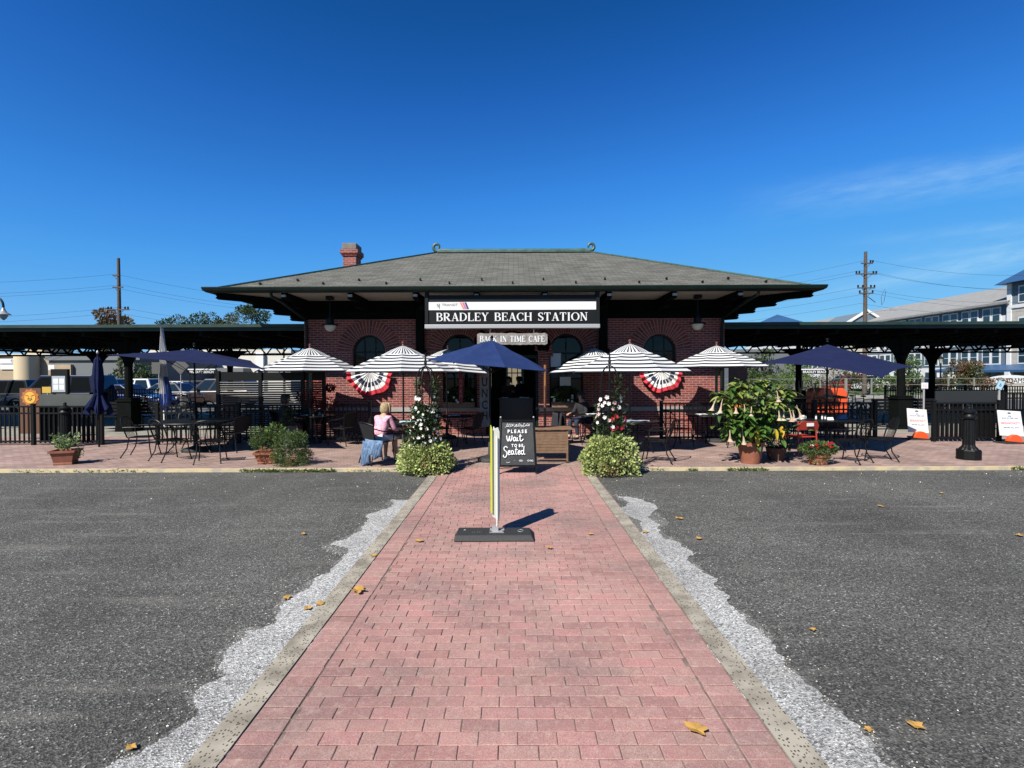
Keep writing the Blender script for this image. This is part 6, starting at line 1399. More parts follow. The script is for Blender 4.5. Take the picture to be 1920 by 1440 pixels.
bicycle(1602, 756, 19.5, 20, m_gryp, 'silver grey bicycle left of the mint one'); bicycle(1622, 758, 19.2, 25, m_black, 'dark bicycle between the grey and mint ones'); bicycle(1655, 762, 18.6, 55, m_mint, 'mint green bicycle in front of the right fence'); bicycle(1708, 752, 21.5, 40, m_white, 'white bicycle beside the right column'); bicycle(1585, 758, 20.2, 10, m_gryp, 'grey bicycle right of the orange box')

# ================================================================ people
def skin_mesh(name, nodes, edges, m, parent, sub=2, extra=None):
    me = bpy.data.meshes.new(name); me.from_pydata([n[:3] for n in nodes], edges, []); o = bpy.data.objects.new(name, me); COL.objects.link(o)
    md = o.modifiers.new('s', 'SKIN'); md.use_smooth_shade = True
    for i, n in enumerate(nodes): v = me.skin_vertices[0].data[i]; r = n[3]; v.radius = r if isinstance(r, tuple) else (r, r); v.use_root = (i == 0)
    sb = o.modifiers.new('u', 'SUBSURF'); sb.levels = sub; sb.render_levels = sub
    bpy.context.view_layer.update(); dg = bpy.context.evaluated_depsgraph_get(); out = bpy.data.meshes.new_from_object(o.evaluated_get(dg)); bpy.data.objects.remove(o)
    mb = MB(); mb.v = [tuple(v.co) for v in out.vertices]; mb.f = [tuple(p.vertices) for p in out.polygons]; mb.uv = [None] * len(mb.f); mb.mi = [0] * len(mb.f)
    if extra: extra(mb)
    q_ = mb.build(name, m, parent, smooth=True); return q_
def hand_nodes(nodes, edges, wi, w_, d, side):
    # palm and five fingers of different lengths, slightly curled
    w_ = Vector(w_); d = Vector(d).normalized(); up = Vector((0, 0, 1)); s_ = d.cross(up).normalized()
    nodes.append((*(w_ + d * .05), .026)); edges.append((wi, len(nodes) - 1)); pi_ = len(nodes) - 1
    for k, (o_, L_) in enumerate(((-.026, .062), (-.009, .075), (.009, .070), (.026, .055))):
        b0 = w_ + d * .085 + s_ * o_; nodes.append((*b0, .010)); edges.append((pi_, len(nodes) - 1))
        nodes.append((*(b0 + d * L_ * .6 - up * .008), .0085)); edges.append((len(nodes) - 2, len(nodes) - 1)); nodes.append((*(b0 + d * L_ - up * .028), .007)); edges.append((len(nodes) - 2, len(nodes) - 1))
    b0 = w_ + d * .03 - s_ * side * .035; nodes.append((*b0, .011)); edges.append((pi_, len(nodes) - 1)); nodes.append((*(b0 + d * .045 - s_ * side * .02 - up * .01), .009)); edges.append((len(nodes) - 2, len(nodes) - 1))
def person(label, loc, rz, pose, sc_, top_c, leg_c, hair_c, shoe_c, lean_=.18, sleeves=1.0, trousers=True, hair_len=.5, turn=0, z0=KZ, arms='table'):
    t = thing('person', label, 'person', (loc[0], loc[1], z0), radians(rz)); t.scale = (sc_, sc_, sc_)
    if pose == 'sit':
        pz_ = .53; pel = Vector((0, -.04, pz_)); ch_ = pel + Vector((0, lean_ * .9, .30)); nk = pel + Vector((0, lean_ * 1.35, .50)); sh = ch_ + Vector((0, lean_ * .3, .13))
        hips = [Vector((s_ * .09, 0, pz_ - .01)) for s_ in (-1, 1)]; kn = [Vector((s_ * .11, .42, pz_ - .02)) for s_ in (-1, 1)]; an = [Vector((s_ * .11, .40 + .05 * s_, .08)) for s_ in (-1, 1)]
    else:
        pz_ = .93; pel = Vector((0, 0, pz_)); ch_ = pel + Vector((0, .0, .32)); nk = pel + Vector((0, .02, .54)); sh = ch_ + Vector((0, 0, .15))
        hips = [Vector((s_ * .09, 0, pz_ - .04)) for s_ in (-1, 1)]; kn = [Vector((s_ * .10, .02, .50)) for s_ in (-1, 1)]; an = [Vector((s_ * .10, 0, .08)) for s_ in (-1, 1)]
    shs = [Vector((s_ * .165, sh.y, sh.z)) for s_ in (-1, 1)]
    el = [v + Vector((.06 * s_, .10, -.25)) for v, s_ in zip(shs, (-1, 1))]; wr = [e_ + Vector((-.06 * s_, .22, -.02 if pose == 'sit' else .08)) for e_, s_ in zip(el, (-1, 1))]
    hd = nk + Vector((0, .03 + lean_ * .2, .10)); tpv = hd + Vector((0, .01, .11))
    Nn = [(*pel, .12), (*((pel + ch_) / 2), (.125, .10)), (*ch_, (.145, .105)), (*sh, (.10, .085)), (*nk, .05), (*hd, (.072, .082)), (*(hd + Vector((0, .005, .065))), (.074, .085)), (*tpv, (.05, .06))]
    Ed = [(0, 1), (1, 2), (2, 3), (3, 4), (4, 5), (5, 6), (6, 7)]
    for k in (0, 1):
        s_ = (-1, 1)[k]; b0 = len(Nn); Nn += [(*shs[k], .055), (*el[k], .040), (*wr[k], .026)]; Ed += [(3, b0), (b0, b0 + 1), (b0 + 1, b0 + 2)]; hand_nodes(Nn, Ed, b0 + 2, wr[k], wr[k] - el[k], -s_)
        b0 = len(Nn); Nn += [(*hips[k], .085), (*kn[k], .055), (*((kn[k] + an[k]) / 2 + Vector((0, -.02, .04))), .052), (*an[k], .036), (*(an[k] + Vector((0, .06, -.03))), .036), (*(an[k] + Vector((0, .15, -.045))), .028)]; Ed += [(0, b0), (b0, b0 + 1), (b0 + 1, b0 + 2), (b0 + 2, b0 + 3), (b0 + 3, b0 + 4), (b0 + 4, b0 + 5)]
    def face(mb):
        c = hd + Vector((0, .0, .045)); mb.sphere(c + Vector((0, .092, -.012)), (.013, .02, .022), 5)
        for s_ in (-1, 1): mb.sphere(c + Vector((s_ * .03, .082, .012)), .011, 5, m=1); mb.sphere(c + Vector((s_ * .078, .0, -.005)), (.010, .02, .03), 5)
        mb.sphere(c + Vector((0, .082, -.05)), (.022, .010, .007), 5, m=2)
    body = skin_mesh('body', Nn, Ed, [m_skin, mat('eye', (.03, .02, .02), .3), mat('lip', (.35, .12, .10), .5)], t, extra=face)
    Nn = [(*(pel + Vector((0, -.01, .02))), (.155, .13)), (*((pel + ch_) / 2), (.165, .125)), (*ch_, (.185, .135)), (*sh, (.14, .105)), (*(nk - Vector((0, .01, .03))), .062)]; Ed = [(0, 1), (1, 2), (2, 3), (3, 4)]
    for k in (0, 1):
        b0 = len(Nn); Nn += [(*shs[k], .072), (*el[k], .055)]; Ed += [(3, b0), (b0, b0 + 1)]
        if sleeves > .6: Nn.append((*(el[k].lerp(wr[k], .85)), .04)); Ed.append((b0 + 1, b0 + 2))
    skin_mesh('top_garment', Nn, Ed, top_c, t)
    if trousers:
        Nn = [(*(pel - Vector((0, 0, .01))), (.14, .12))]; Ed = []
        for k in (0, 1): b0 = len(Nn); e2 = an[k] if trousers is True else kn[k]; Nn += [(*hips[k], .10), (*kn[k], .07), (*((kn[k] + an[k]) / 2), .062), (*(an[k] + Vector((0, 0, .03))), .052)][:4 if trousers is True else 2]; Ed += [(0, b0)] + [(b0 + i, b0 + i + 1) for i in range(3 if trousers is True else 1)]
        skin_mesh('trousers' if trousers is True else 'shorts', Nn, Ed, leg_c, t)
    for k in (0, 1):
        skin_mesh('shoe', [(*(an[k] + Vector((0, -.04, -.035))), .042), (*(an[k] + Vector((0, .06, -.04))), .046), (*(an[k] + Vector((0, .17, -.05))), .034)], [(0, 1), (1, 2)], shoe_c, t, 1)
    # hair as a cap of locks
    q = random.Random(len(label)); mb = MB(); c = hd + Vector((0, -.012, .06))
    for i in range(150):
        a = q.uniform(0, 2 * pi); front = sin(a) > .55; e_ = q.uniform(.0, 1.0) * (.5 if front else 1.0); z1_ = .115 - e_ * .02
        p0 = c + Vector((.035 * cos(a) * (e_ + .3), .035 * sin(a) * (e_ + .3), .098)); rr_ = .098 + q.uniform(-.006, .01)
        pts = [p0, c + Vector((rr_ * .75 * cos(a), rr_ * .85 * sin(a), .07)), c + Vector((rr_ * cos(a), rr_ * sin(a), .01))]
        if not front: pts += [c + Vector((rr_ * (1.04 + .1 * hair_len) * cos(a), rr_ * (1.04) * sin(a), -.05 * (1 + hair_len))), c + Vector((rr_ * .9 * cos(a), rr_ * .9 * sin(a), -.075 - .10 * hair_len * q.uniform(.7, 1)))]
        mb.tube(pts, [.012, .017, .016, .013, .004][:len(pts)], 5)
    mb.build('hair', hair_c, t, smooth=True); return t
m_pink = mat('pink knit', (.78, .26, .38), .9, (.82, .50, .56), 28, 5, bump=.8, bs=160, lo=.4, hi=.6); m_blond = mat('blonde hair', (.50, .38, .20), .6, (.26, .18, .09), 45); m_denim = mat('blue denim', (.07, .13, .24), .9, (.16, .25, .38), 9, 8, bump=.4, bs=60)
m_dcl = mat('dark cloth', (.014, .014, .018), .9); m_dhair = mat('dark brown hair', (.02, .012, .008), .5); m_grt = mat('grey trousers', (.05, .05, .055), .9); m_maroon = mat('dark red cloth', (.06, .012, .014), .9); m_dblue = mat('dark blue cloth', (.015, .022, .05), .9)
o = G(708, 868); F_ = Vector((-.02, .05, 0)); person('woman with blonde hair in a pink knit seen from behind at the front table', (o.x + .03, o.y + .03), -24, 'sit', .93, m_pink, m_white, m_blond, m_white, lean_=.16, trousers='short', hair_len=.55)
o = G(532, 833); person('person in dark clothes sitting left of the leftmost striped umbrella pole', (o.x, o.y), -78, 'sit', 1.0, m_dcl, m_maroon, m_dhair, m_rubber, lean_=.05, hair_len=.8)
o = P(1094, 760, 14.45); person('person in dark clothes sitting in the shade right of the doorway facing left', (o.x, o.y), 130, 'sit', 1.0, m_dcl, m_dblue, m_dhair, m_rubber, lean_=.08, hair_len=.3)
chair('sling', 0, 0, 130, 'black chair carrying the person in the shade right of the doorway', loc=o)
o = P(953, 712, 16.9); person('person with dark hair standing behind the host counter in the doorway', (o.x, 16.9), 180, 'stand', .98, m_maroon, m_grt, m_dhair, m_rubber, lean_=0, hair_len=.4, z0=.07)
o = P(975, 712, 18.4); person('person in a dark blue shirt standing deeper inside the doorway', (o.x, 18.4), 120, 'stand', .98, m_dblue, m_grt, m_dhair, m_rubber, lean_=0, hair_len=.1, z0=.07)
# denim jacket over the woman's chair and a dark coat over another
def draped(px, py, rz, m, label, flaps, name='jacket'):
    o = G(px, py); t = MB(); n = 26
    for (xa, xb, z0_, z1_, y_) in flaps:
        rows = 9
        for i in range(n):
            for j in range(rows):
                def f(i_, j_):
                    u = i_ / n; v = j_ / rows; x = xa + (xb - xa) * u; z = z1_ + (z0_ - z1_) * v + .03 * sin(u * 9) * v; return (x * (1 - .12 * v), y_ - .05 * v - .035 * sin(u * 21 + v * 2) * (.3 + v) + .06 * (2 * u - 1) ** 2, z)
                t.face([f(i, j), f(i + 1, j), f(i + 1, j + 1), f(i, j + 1)])
    o_ = t.build(name, m, smooth=True, solid=.008); o_.location = (o.x, o.y, KZ); o_.rotation_euler.z = radians(rz); tag(o_, label, name); return o_
draped(719, 869, -40, m_denim, 'faded blue denim jacket hanging from the chair of the blonde woman', [(-.26, .33, .24, .50, -.29), (-.30, -.05, .03, .46, -.31), (.12, .34, .17, .46, -.30), (-.18, .02, .02, .34, -.36)])
draped(1066, 832, -70, m_dcl, 'dark blue coat hung over the chair right of the wooden stand', [(-.28, .28, .25, .80, -.36), (-.2, .1, .08, .5, -.38)], 'coat')
# ================================================================ vehicles
def carpaint(name, c): return mat(name, c, .25, coat=1.0, spec=.6)
def car(px, Y, rz, m, label, kind='suv', z0=-.04, lx=None):
    o = P(px, 720, Y); t = thing('parked_car', label, 'car', (o.x if lx is None else lx, Y, z0), radians(rz), group='parked cars beyond the platforms')
    L_, W_2, H = {'suv': (4.7, .92, 1.72), 'sedan': (4.7, .90, 1.45), 'van': (5.1, .98, 1.95), 'pickup': (5.5, .98, 1.85)}[kind]; h = L_ / 2
    hood = .98 if kind != 'sedan' else .88
    low = [(-h, .35), (-h + .05, .75), (-h + .1, hood + .02), (-h + (.9 if kind == 'sedan' else .15), hood + .04), (h - 1.25, hood), (h - .35, hood - .12), (h - .05, hood - .3), (h, .45), (h - .06, .28), (-h + .06, .28)]
    def arch(cx): return [(cx + .40 * cos(a), .33 + .40 * sin(a)) for a in [pi * k / 8 for k in range(0, 9)]]
    wx = (-h + .85, h - .88); bot = arch(wx[1])[:] + arch(wx[0])[:]
    prof = low[:8] + [(h - .06, .28)] + [(x, max(z, .28)) for x, z in arch(wx[1])] + [(x, max(z, .28)) for x, z in arch(wx[0])] + [(-h + .06, .28)]
    mb = MB(); mb.prism([(x, -W_2, z) for x, z in prof], (0, 2 * W_2, 0)); mb.build('body', m, t, bevel=.06)
    if kind == 'sedan': cab = [(-h + .75, hood), (-h + 1.35, H), (h - 2.2, H), (h - 1.3, hood)]
    elif kind == 'pickup': cab = [(-.35, hood), (-.2, H), (h - 2.2, H), (h - 1.5, hood)]
    else: cab = [(-h + .12, hood), (-h + .45, H), (h - 2.0, H), (h - 1.15, hood)]
    v = [(x, -W_2 + .04 if z < H else -W_2 + .2, z - .02) for x, z in cab]; v2 = [(x, -y, z) for x, y, z in v]
    mb = MB(); mb.faces(v + v2, [(0, 3, 2, 1), (4, 5, 6, 7), (0, 1, 5, 4), (1, 2, 6, 5), (2, 3, 7, 6)]); cb = mb.build('cabin', m, t, bevel=.04)
    for s_ in (-1, 1):
        a, b_, c, d = [Vector(q_) for q_ in (v if s_ < 0 else v2)]; nn = Vector((0, s_ * .008, .002))
        for u0, u1 in ((.06, .36), (.40, .66), (.70, .94)) if kind != 'pickup' else ((.08, .48), (.54, .92)):
            def pt(u, w_): return (a.lerp(d, u)).lerp(b_.lerp(c, u), w_) + nn
            mb = MB(); q_ = [pt(u0, .12), pt(u1, .12), pt(u1, .88), pt(u0, .88)]; mb.face(q_ if s_ < 0 else q_[::-1]); mb.build('side_window', m_glass, t)
    for (i, j, sg_, nm) in ((2, 3, 1, 'windscreen'), (0, 1, -1, 'rear_window')):
        a, b_, c, d = Vector(v[i]), Vector(v[j]), Vector(v2[j]), Vector(v2[i]); mid = (a + b_ + c + d) / 4; off = Vector((sg_ * .012, 0, .008)); mb = MB(); q_ = [mid + (p - mid) * .86 + off for p in (a, b_, c, d)]; mb.face(q_); mb.build(nm, m_glass, t)
    for x in wx:
        for s_ in (-1, 1):
            mb = MB(); mb.lathe([(.2, -.11), (.33, -.10), (.345, -.05), (.345, .05), (.33, .10), (.2, .11)], 20); wh = mb.build('wheel', m_tyre, t, smooth=True); wh.matrix_local = Matrix.Translation((x, s_ * (W_2 - .1), .345)) @ Matrix.Rotation(pi / 2, 4, 'X')
            mb = MB()
            for k in range(5): a = 2 * pi * k / 5; mb.cbox((.11 * cos(a), .11 * sin(a), -s_ * .115), (.2, .05, .02), Matrix.Rotation(a, 3, 'Z'))
            mb.lathe([(.05, -.012), (.05, .012)], 10, (0, 0, -s_ * .118)); mb.build('rim', m_chrome, wh)
    for x, m_, nm, zz in ((h - .04, m_white, 'headlight', .64), (-h + .02, m_redp, 'tail_light', .82)):
        for s_ in (-1, 1): mb = MB(); mb.box(x - .03, x + .05 if x > 0 else x + .03, s_ * .72 - .14, s_ * .72 + .14, zz - .06, zz + .06); mb.build(nm, m_, t)
    for s_ in (-1, 1): mb = MB(); mb.box(h - 1.75, h - 1.6, s_ * (W_2 + .02), s_ * (W_2 + .16), hood + .02, hood + .16); mb.build('wing_mirror', m, t)
    mb = MB(); mb.box(-1, 1, -W_2 - .012, -W_2 - .004, .42, .47); mb.build('side_trim', m_black, t)
    return t
c_blk = carpaint('black car paint', (.006, .007, .009)); c_blu = carpaint('blue car paint', (.008, .02, .12)); c_wht = carpaint('white car paint', (.7, .7, .7)); c_gry = carpaint('grey car paint', (.09, .095, .10)); c_brn = carpaint('dark brown car paint', (.035, .022, .018)); c_red = carpaint('red car paint', (.25, .015, .015)); c_nvy = carpaint('navy car paint', (.008, .014, .035))
car(5, 27.5, 180, c_blk, 'black car cut by the left picture edge')
car(120, 27.5, 180, c_nvy, 'long dark navy car behind the notice case', 'van')
car(165, 33, 180, c_gry, 'grey car roof showing right of the notice case', 'suv')
car(238, 28.5, 0, c_blu, 'bright blue car behind the left pier', 'sedan')
car(240, 36, 180, c_wht, 'white car behind the bright blue one', 'suv')
car(312, 33, 180, c_gry, 'dark grey car behind the white flag', 'sedan')
car(408, 31, 180, c_brn, 'dark brown large car under the left rectangular navy umbrella', 'suv')
car(345, 46, 0, c_wht, 'white car behind the diamond sign', 'sedan')
car(1583, 58, 180, c_red, 'red car on the street right of the upturned chairs', 'suv')
car(1640, 56, 200, c_wht, 'white car parked on the street in front of the lawn', 'suv')
car(1742, 63, 180, c_blk, 'dark car parked in front of the hotel between the right columns', 'sedan')
car(2000, 60, 0, c_gry, 'grey car parked beyond the right picture edge', 'suv')

# ================================================================ poles, wires, lamps
def pole(px, Y, topy, label, arms, rz=0):
    p = P(px, topy, Y); t = thing('utility_pole', label, 'utility pole', (p.x, Y, -.04), rz); H = p.z + .04
    mb = MB(); mb.tube([(0, 0, 0), (0, 0, H * .5), (0, 0, H)], [.19, .16, .12], 10); mb.build('shaft', m_trunk, t, smooth=True)
    for z, w_, ins, off in arms:
        mb = MB(); mb.box(-w_ + off, w_ + off, -.16, -.08, z - .05, z + .05); mb.beam((off - w_ * .5, -.12, z - .04), (0, -.1, z - .45), .04, .03); mb.beam((off + w_ * .5, -.12, z - .04), (0, -.1, z - .45), .04, .03); ca = mb.build('crossarm', m_trunk, t)
        for x in ins: mb = MB(); mb.lathe([(.05, .05), (.07, .10), (.06, .14), (.075, .2), (.05, .26)] if w_ < 1.6 else [(.09, .05), (.10, .42), (.06, .5)], 8, (x, -.12, z)); mb.build('insulator', m_black, ca, smooth=True)
    return t
def zz(py, Y, px=960): return P(px, py, Y).z + .04
YP = 45.0
lp = pole(222, YP, 484, 'tall bare wooden utility pole left of the station with three short crossarms', [(zz(514, YP), .28, (), -.15), (zz(536, YP), .45, (), 0), (zz(578, YP), .95, (-.85, -.6, .6, .85), 0)])
rp = pole(1623, YP, 472, 'wooden utility pole right of the station with stacked crossarms and dark insulators', [(zz(497, YP), .5, (.35, .55), .05), (zz(517, YP), .9, (-.85, -.6, .6, .85), 0), (zz(543, YP), .75, (-.7, -.3, .4, .7), 0), (zz(553, YP), .6, (-.55, .55), 0)])
mb = MB(); mb.tube([(.2, -.1, zz(560, YP)), (.8, -.1, zz(570, YP))], .03, 5); mb.tube([(1.6, -.1, zz(545, YP)), (1.3, -.1, zz(560, YP)), (1.35, -.1, zz(575, YP)), (1.55, -.1, zz(568, YP)), (1.7, -.1, zz(548, YP))], .018, 4); mb.build('drop_cable', m_black, rp)
mb = MB(); mb.tube([(0, -.1, zz(592, YP)), (.9, -.1, zz(586, YP)), (2.3, -.1, zz(583, YP))], .035, 6); mb.cbox((2.4, -.1, zz(583, YP)), (.7, .25, .14)); mb.build('street_light_arm', m_silver, rp)
def wire(a, b_, sag, k):
    a = Vector(a); b_ = Vector(b_); n = 24; pts = [a.lerp(b_, i / n) - Vector((0, 0, sag * 4 * (i / n) * (1 - i / n))) for i in range(n + 1)]; mb = MB(); mb.tube(pts, .009, 3); o_ = mb.build('power_line', m_black); tag(o_, k, 'wire', 'overhead wires')
wl = [(514, 'highest'), (534, 'second'), (540, 'third'), (576, 'fourth'), (586, 'lowest')]
for k, (py, nm) in enumerate(wl):
    a = P(222 + (k % 2) * 8 - 4, py, YP - .12); b_ = Vector((a.x - 30, YP - 6, a.z - .8)); c = Vector((a.x + 20, YP + 14, a.z - .6))
    wire(a, b_, .9, '%s wire running left from the left utility pole' % nm); wire(a, c, .9, '%s wire running right from the left utility pole' % nm)
wr_ = [(487, 'highest'), (507, 'second'), (509, 'third'), (539, 'fourth'), (549, 'fifth'), (569, 'lowest')]
for k, (py, nm) in enumerate(wr_):
    a = P(1623 + (-1) ** k * (10 if k else 6), py, YP - .12); c = Vector((a.x + 22, YP + 1, a.z - .5 + (.9 if k == 5 else 0) - (.5 if k in (1, 2) else 0))); b_ = Vector((a.x - 30, YP + 22, a.z - .8))
    wire(a, c, 1.0, '%s wire running right from the right utility pole' % nm); wire(a, b_, 1.0, '%s wire running left from the right utility pole' % nm)
def lantern(px, Y, topy, label, goose=False, z0=-.04):
    p = P(px, topy, Y); t = thing('street_lamp', label, 'street lamp', (p.x, Y, z0)); H = p.z - z0
    if goose:
        mb = MB(); mb.tube([(-.9, 0, 0), (-.9, 0, H - .4)] + [(-.45 - .45 * cos(pi * k / 8), 0, H - .35 + .45 * sin(pi * k / 8)) for k in range(0, 9)] + [(0, 0, H - .5)], .05, 8); mb.build('post', m_black, t, smooth=True)
        mb = MB(); mb.lathe([(.05, H - .45), (.08, H - .55), (.14, H - .68), (.30, H - .78), (.31, H - .80), (.2, H - .8)], 18); mb.build('shade', m_gryp, t, smooth=True); mb = MB(); mb.lathe([(.02, H - 1.08), (.12, H - .98), (.19, H - .81)], 16); mb.build('bowl', m_cream, t, smooth=True)
    else:
        mb = MB(); mb.tube([(0, 0, 0), (0, 0, H - .6)], [.08, .05], 8); mb.build('post', m_black, t, smooth=True); mb = MB(); mb.lathe([(.06, H - .6), (.2, H - .25), (.22, H - .22)], 10); mb.build('lamp_glass', m_cream, t, smooth=True); mb = MB(); mb.lathe([(.24, H - .22), (.14, H - .1), (.03, H)], 10); mb.build('cap', m_black, t)
lantern(6, 26, 560, 'gooseneck street lamp at the upper left picture edge', True)
lantern(1764, 46, 668, 'black post lantern in front of the hotel')
lantern(532, 33, 635, 'black post lantern seen under the left canopy beside the station')

# ================================================================ buildings around
m_bwhite = mat('cream stucco', (.62, .60, .54), .85, (.54, .52, .46), 1.2, 6); m_tan = mat('tan stucco', (.40, .31, .20), .85, (.34, .26, .17), 1); m_greyb = mat('grey panels', (.13, .14, .145), .7); m_dkgl = mat('shopfront glass', (.02, .045, .06), .15, spec=.7); m_trim = mat('white trim', (.68, .69, .69), .6)
def bldg(name, label, x0_, x1_, y0_, y1_, h, m, z0=-.04, roof=None):
    t = thing(name, label, 'building', ((x0_ + x1_) / 2, y0_, z0)); mb = MB(); mb.box(x0_, x1_, y0_, y1_, z0, h); mb.build('wall', m, t, world=True)
    if roof: mb = MB(); mb.box(x0_ - .15, x1_ + .15, y0_ - .2, y1_ + .1, h, h + roof[0]); mb.build('roof', roof[1], t, world=True)
    return t
def px_(px, Y): return P(px, 700, Y).x
Y1 = 52
t = bldg('tan_building', 'low tan building with a round column at the far left', px_(-240, Y1), px_(95, Y1), Y1, Y1 + 12, P(0, 668, Y1).z, m_tan, roof=(.25, m_bwhite))
mb = MB(); mb.lathe([(1.0, 0), (1.0, P(0, 666, Y1).z - .0)], 28, (px_(60, Y1), Y1 - .5, 0)); mb.build('column', mat('pale tan stucco', (.62, .50, .32), .85), t, world=True, smooth=True)
for py, w_, nm in ((677, 1.6, 'a'), (688, 1.4, 'b')): c = P(30 if py < 680 else 27, py, Y1 - .1); mb = MB(); mb.box(c.x - w_, c.x + w_, Y1 - .12, Y1 - .02, c.z - .24, c.z + .24); mb.build('wall_sign', m_napk, t, world=True)
c = P(33, 677, Y1 - .14); text('COUNTRY', .42, m_bluet, t, c - t.location, ext=.01, sx=.7)
mb = MB(); mb.box(px_(-20, Y1), px_(12, Y1), Y1 + 4, Y1 + 8, P(0, 668, Y1).z, P(0, 614, Y1 + 4).z); mb.build('roof_box', mat('beige block', (.45, .36, .24), .9), t, world=True)
Y2 = 46
t = bldg('grey_building', 'low grey building with a beige doorway between tan and white ones', px_(92, Y2), px_(262, Y2), Y2, Y2 + 12, P(0, 676, Y2).z, m_greyb, roof=(.5, m_greyb))
mb = MB(); mb.box(px_(98, Y2), px_(138, Y2), Y2 - .3, Y2 - .01, 0, P(0, 684, Y2).z); mb.build('doorway', m_tan, t, world=True)
Y3 = 58
t = bldg('white_building', 'long white shop building under the left canopy with dark shopfronts', px_(284, Y3), px_(545, Y3), Y3, Y3 + 14, P(0, 664, Y3).z, m_bwhite, roof=(.4, m_bwhite))
mb = MB(); mb.box(px_(312, Y3), px_(470, Y3), Y3 - 1.6, Y3 - .01, P(0, 699, Y3).z, P(0, 692, Y3).z); mb.build('awning', m_greyb, t, world=True)
for k in range(6):
    a = px_(316 + k * 26, Y3); mb = MB(); mb.box(a, a + 1.25, Y3 - .06, Y3 - .01, .5, P(0, 700, Y3).z); f = mb.build('shop_window', m_dkgl, t, world=True)
mb = MB(); mb.box(px_(483, Y3), px_(497, Y3), Y3 - .4, Y3, 0, P(0, 664, Y3).z + .1); mb.build('pilaster', m_trim, t, world=True)
Y4 = 75
t = bldg('white_house', 'white house with grey roof beyond the white shop building', px_(500, Y4), px_(700, Y4), Y4, Y4 + 10, 4.6, m_trim)
t = bldg('beige_house', 'beige building seen through the station doorway', px_(880, 48), px_(1100, 48), 48, 58, 4.4, mat('beige brick', (.50, .38, .24), .85), roof=(.5, m_trim))
for k in range(5): a = px_(893 + k * 42, 48); mb = MB(); mb.box(a, a + .8, 47.93, 47.99, .9, 3.0); mb.build('window', m_dkgl, t, world=True)
t = bldg('low_house', 'grey green low house seen right of the station', px_(1370, 70), px_(1500, 70), 70, 80, 5.2, m_greyb)
# hotel on the right: the long front runs away from the camera
HX = 57.0; HB = mat('blue grey siding', (.12, .165, .21), .8, (.11, .15, .19), .8); HS = mat('pale shingle siding', (.47, .44, .40), .85, (.38, .36, .33), 2.5, 8); m_hroof = mat('pale grey shingles', (.27, .27, .265), .9, (.22, .22, .215), 1.5, 8); m_blroof = mat('blue metal roof', (.03, .09, .20), .45)
t = thing('hotel', 'long blue grey and white hotel with corner tower at the right picture edge', 'building', (HX, 60, -.04))
ZE_ = P(1888, 565, 60).z
mb = MB(); mb.box(HX, HX + 14, 60, 128, 0, 5.3); mb.build('lower_wall', HB, t, world=True)
mb = MB(); mb.box(HX + .04, HX + 13.9, 60, 128, 5.3, 8.6); mb.build('middle_wall', m_trim, t, world=True)
mb = MB(); mb.box(HX + .03, HX + 13.9, 60, 128, 8.6, ZE_); mb.build('upper_wall', HB, t, world=True)
mb = MB(); mb.box(HX - .02, HX + 1, 59.9, 128, .0, 2.6); mb.build('ground_floor_wall', m_trim, t, world=True)
mb = MB(); e0, e1 = 59.6, 128.5; rx = HX + 7; rz_ = ZE_ + 3.0
mb.face([(HX - .7, e0, ZE_), (HX - .7, e1, ZE_), (rx, e1, rz_), (rx, e0, rz_)][::-1]); mb.face([(HX + 14.7, e0, ZE_), (HX + 14.7, e1, ZE_), (rx, e1, rz_), (rx, e0, rz_)]); mb.face([(HX - .7, e0, ZE_), (rx, e0, rz_), (HX + 14.7, e0, ZE_)]); mb.box(HX - .75, HX - .6, e0, e1, ZE_ - .25, ZE_); mb.build('roof', m_hroof, t, world=True)
mb = MB(); mb.box(HX - .7, HX, e0, e1, ZE_ - .28, ZE_ - .2); mb.build('eave', m_trim, t, world=True)
def hwin(y, z0_, z1_, w_=.42, x=HX, along=True, par=t):
    fr = MB(); (fr.box(x - .06, x + .02, y - w_ - .16, y + w_ + .16, z0_ - .16, z1_ + .16) if along else fr.box(y - w_ - .14, y + w_ + .14, x - .06, x + .02, z0_ - .14, z1_ + .14)); f = fr.build('window', m_trim, par, world=True)
    for a, b_ in ((z0_, (z0_ + z1_) / 2 - .05), ((z0_ + z1_) / 2 + .05, z1_)):
        pn = MB(); (pn.box(x - .09, x - .062, y - w_, y + w_, a, b_) if along else pn.box(y - w_, y + w_, x - .09, x - .062, a, b_)); o_ = pn.build('pane', m_dkgl, f); o_.data.transform(Matrix.Translation(-par.location))
for k in range(18):
    yc = 62.3 + k * 2.95
    for dy in (-.62, .62):
        hwin(yc + dy, ZE_ - 2.05, ZE_ - .6); 
        if k < 14: hwin(yc + dy, 3.05, 4.65); hwin(yc + dy, 5.75, 7.3)
        if k < 8: hwin(yc + dy, .6, 2.0, .35, HX - .03)
# gable turned to the camera
mb = MB(); gx0, gx1, gy = P(1590, 600, 84).x, P(1660, 600, 84).x, 84; gz = P(1622, 584, gy).z; gb = P(1622, 606, gy).z
mb.prism([(gx0, gy, gb), (gx1, gy, gb), ((gx0 + gx1) / 2, gy, gz)], (0, 8, 0)); mb.build('front_gable', HB, t, world=True)
mb = MB(); mb.beam((gx0 - .3, gy - .1, gb), ((gx0 + gx1) / 2, gy - .1, gz + .15), .3, .35); mb.beam((gx1 + .3, gy - .1, gb), ((gx0 + gx1) / 2, gy - .1, gz + .15), .3, .35); mb.box(gx0, gx1, gy - .15, gy - .02, gb - .3, gb + .05); mb.build('gable_trim', m_trim, t, world=True)
mb = MB(); mb.box(gx0 + .2, gx1 - .2, gy, gy + 8, 0, gb); mb.build('wing_wall', HS, t, world=True)
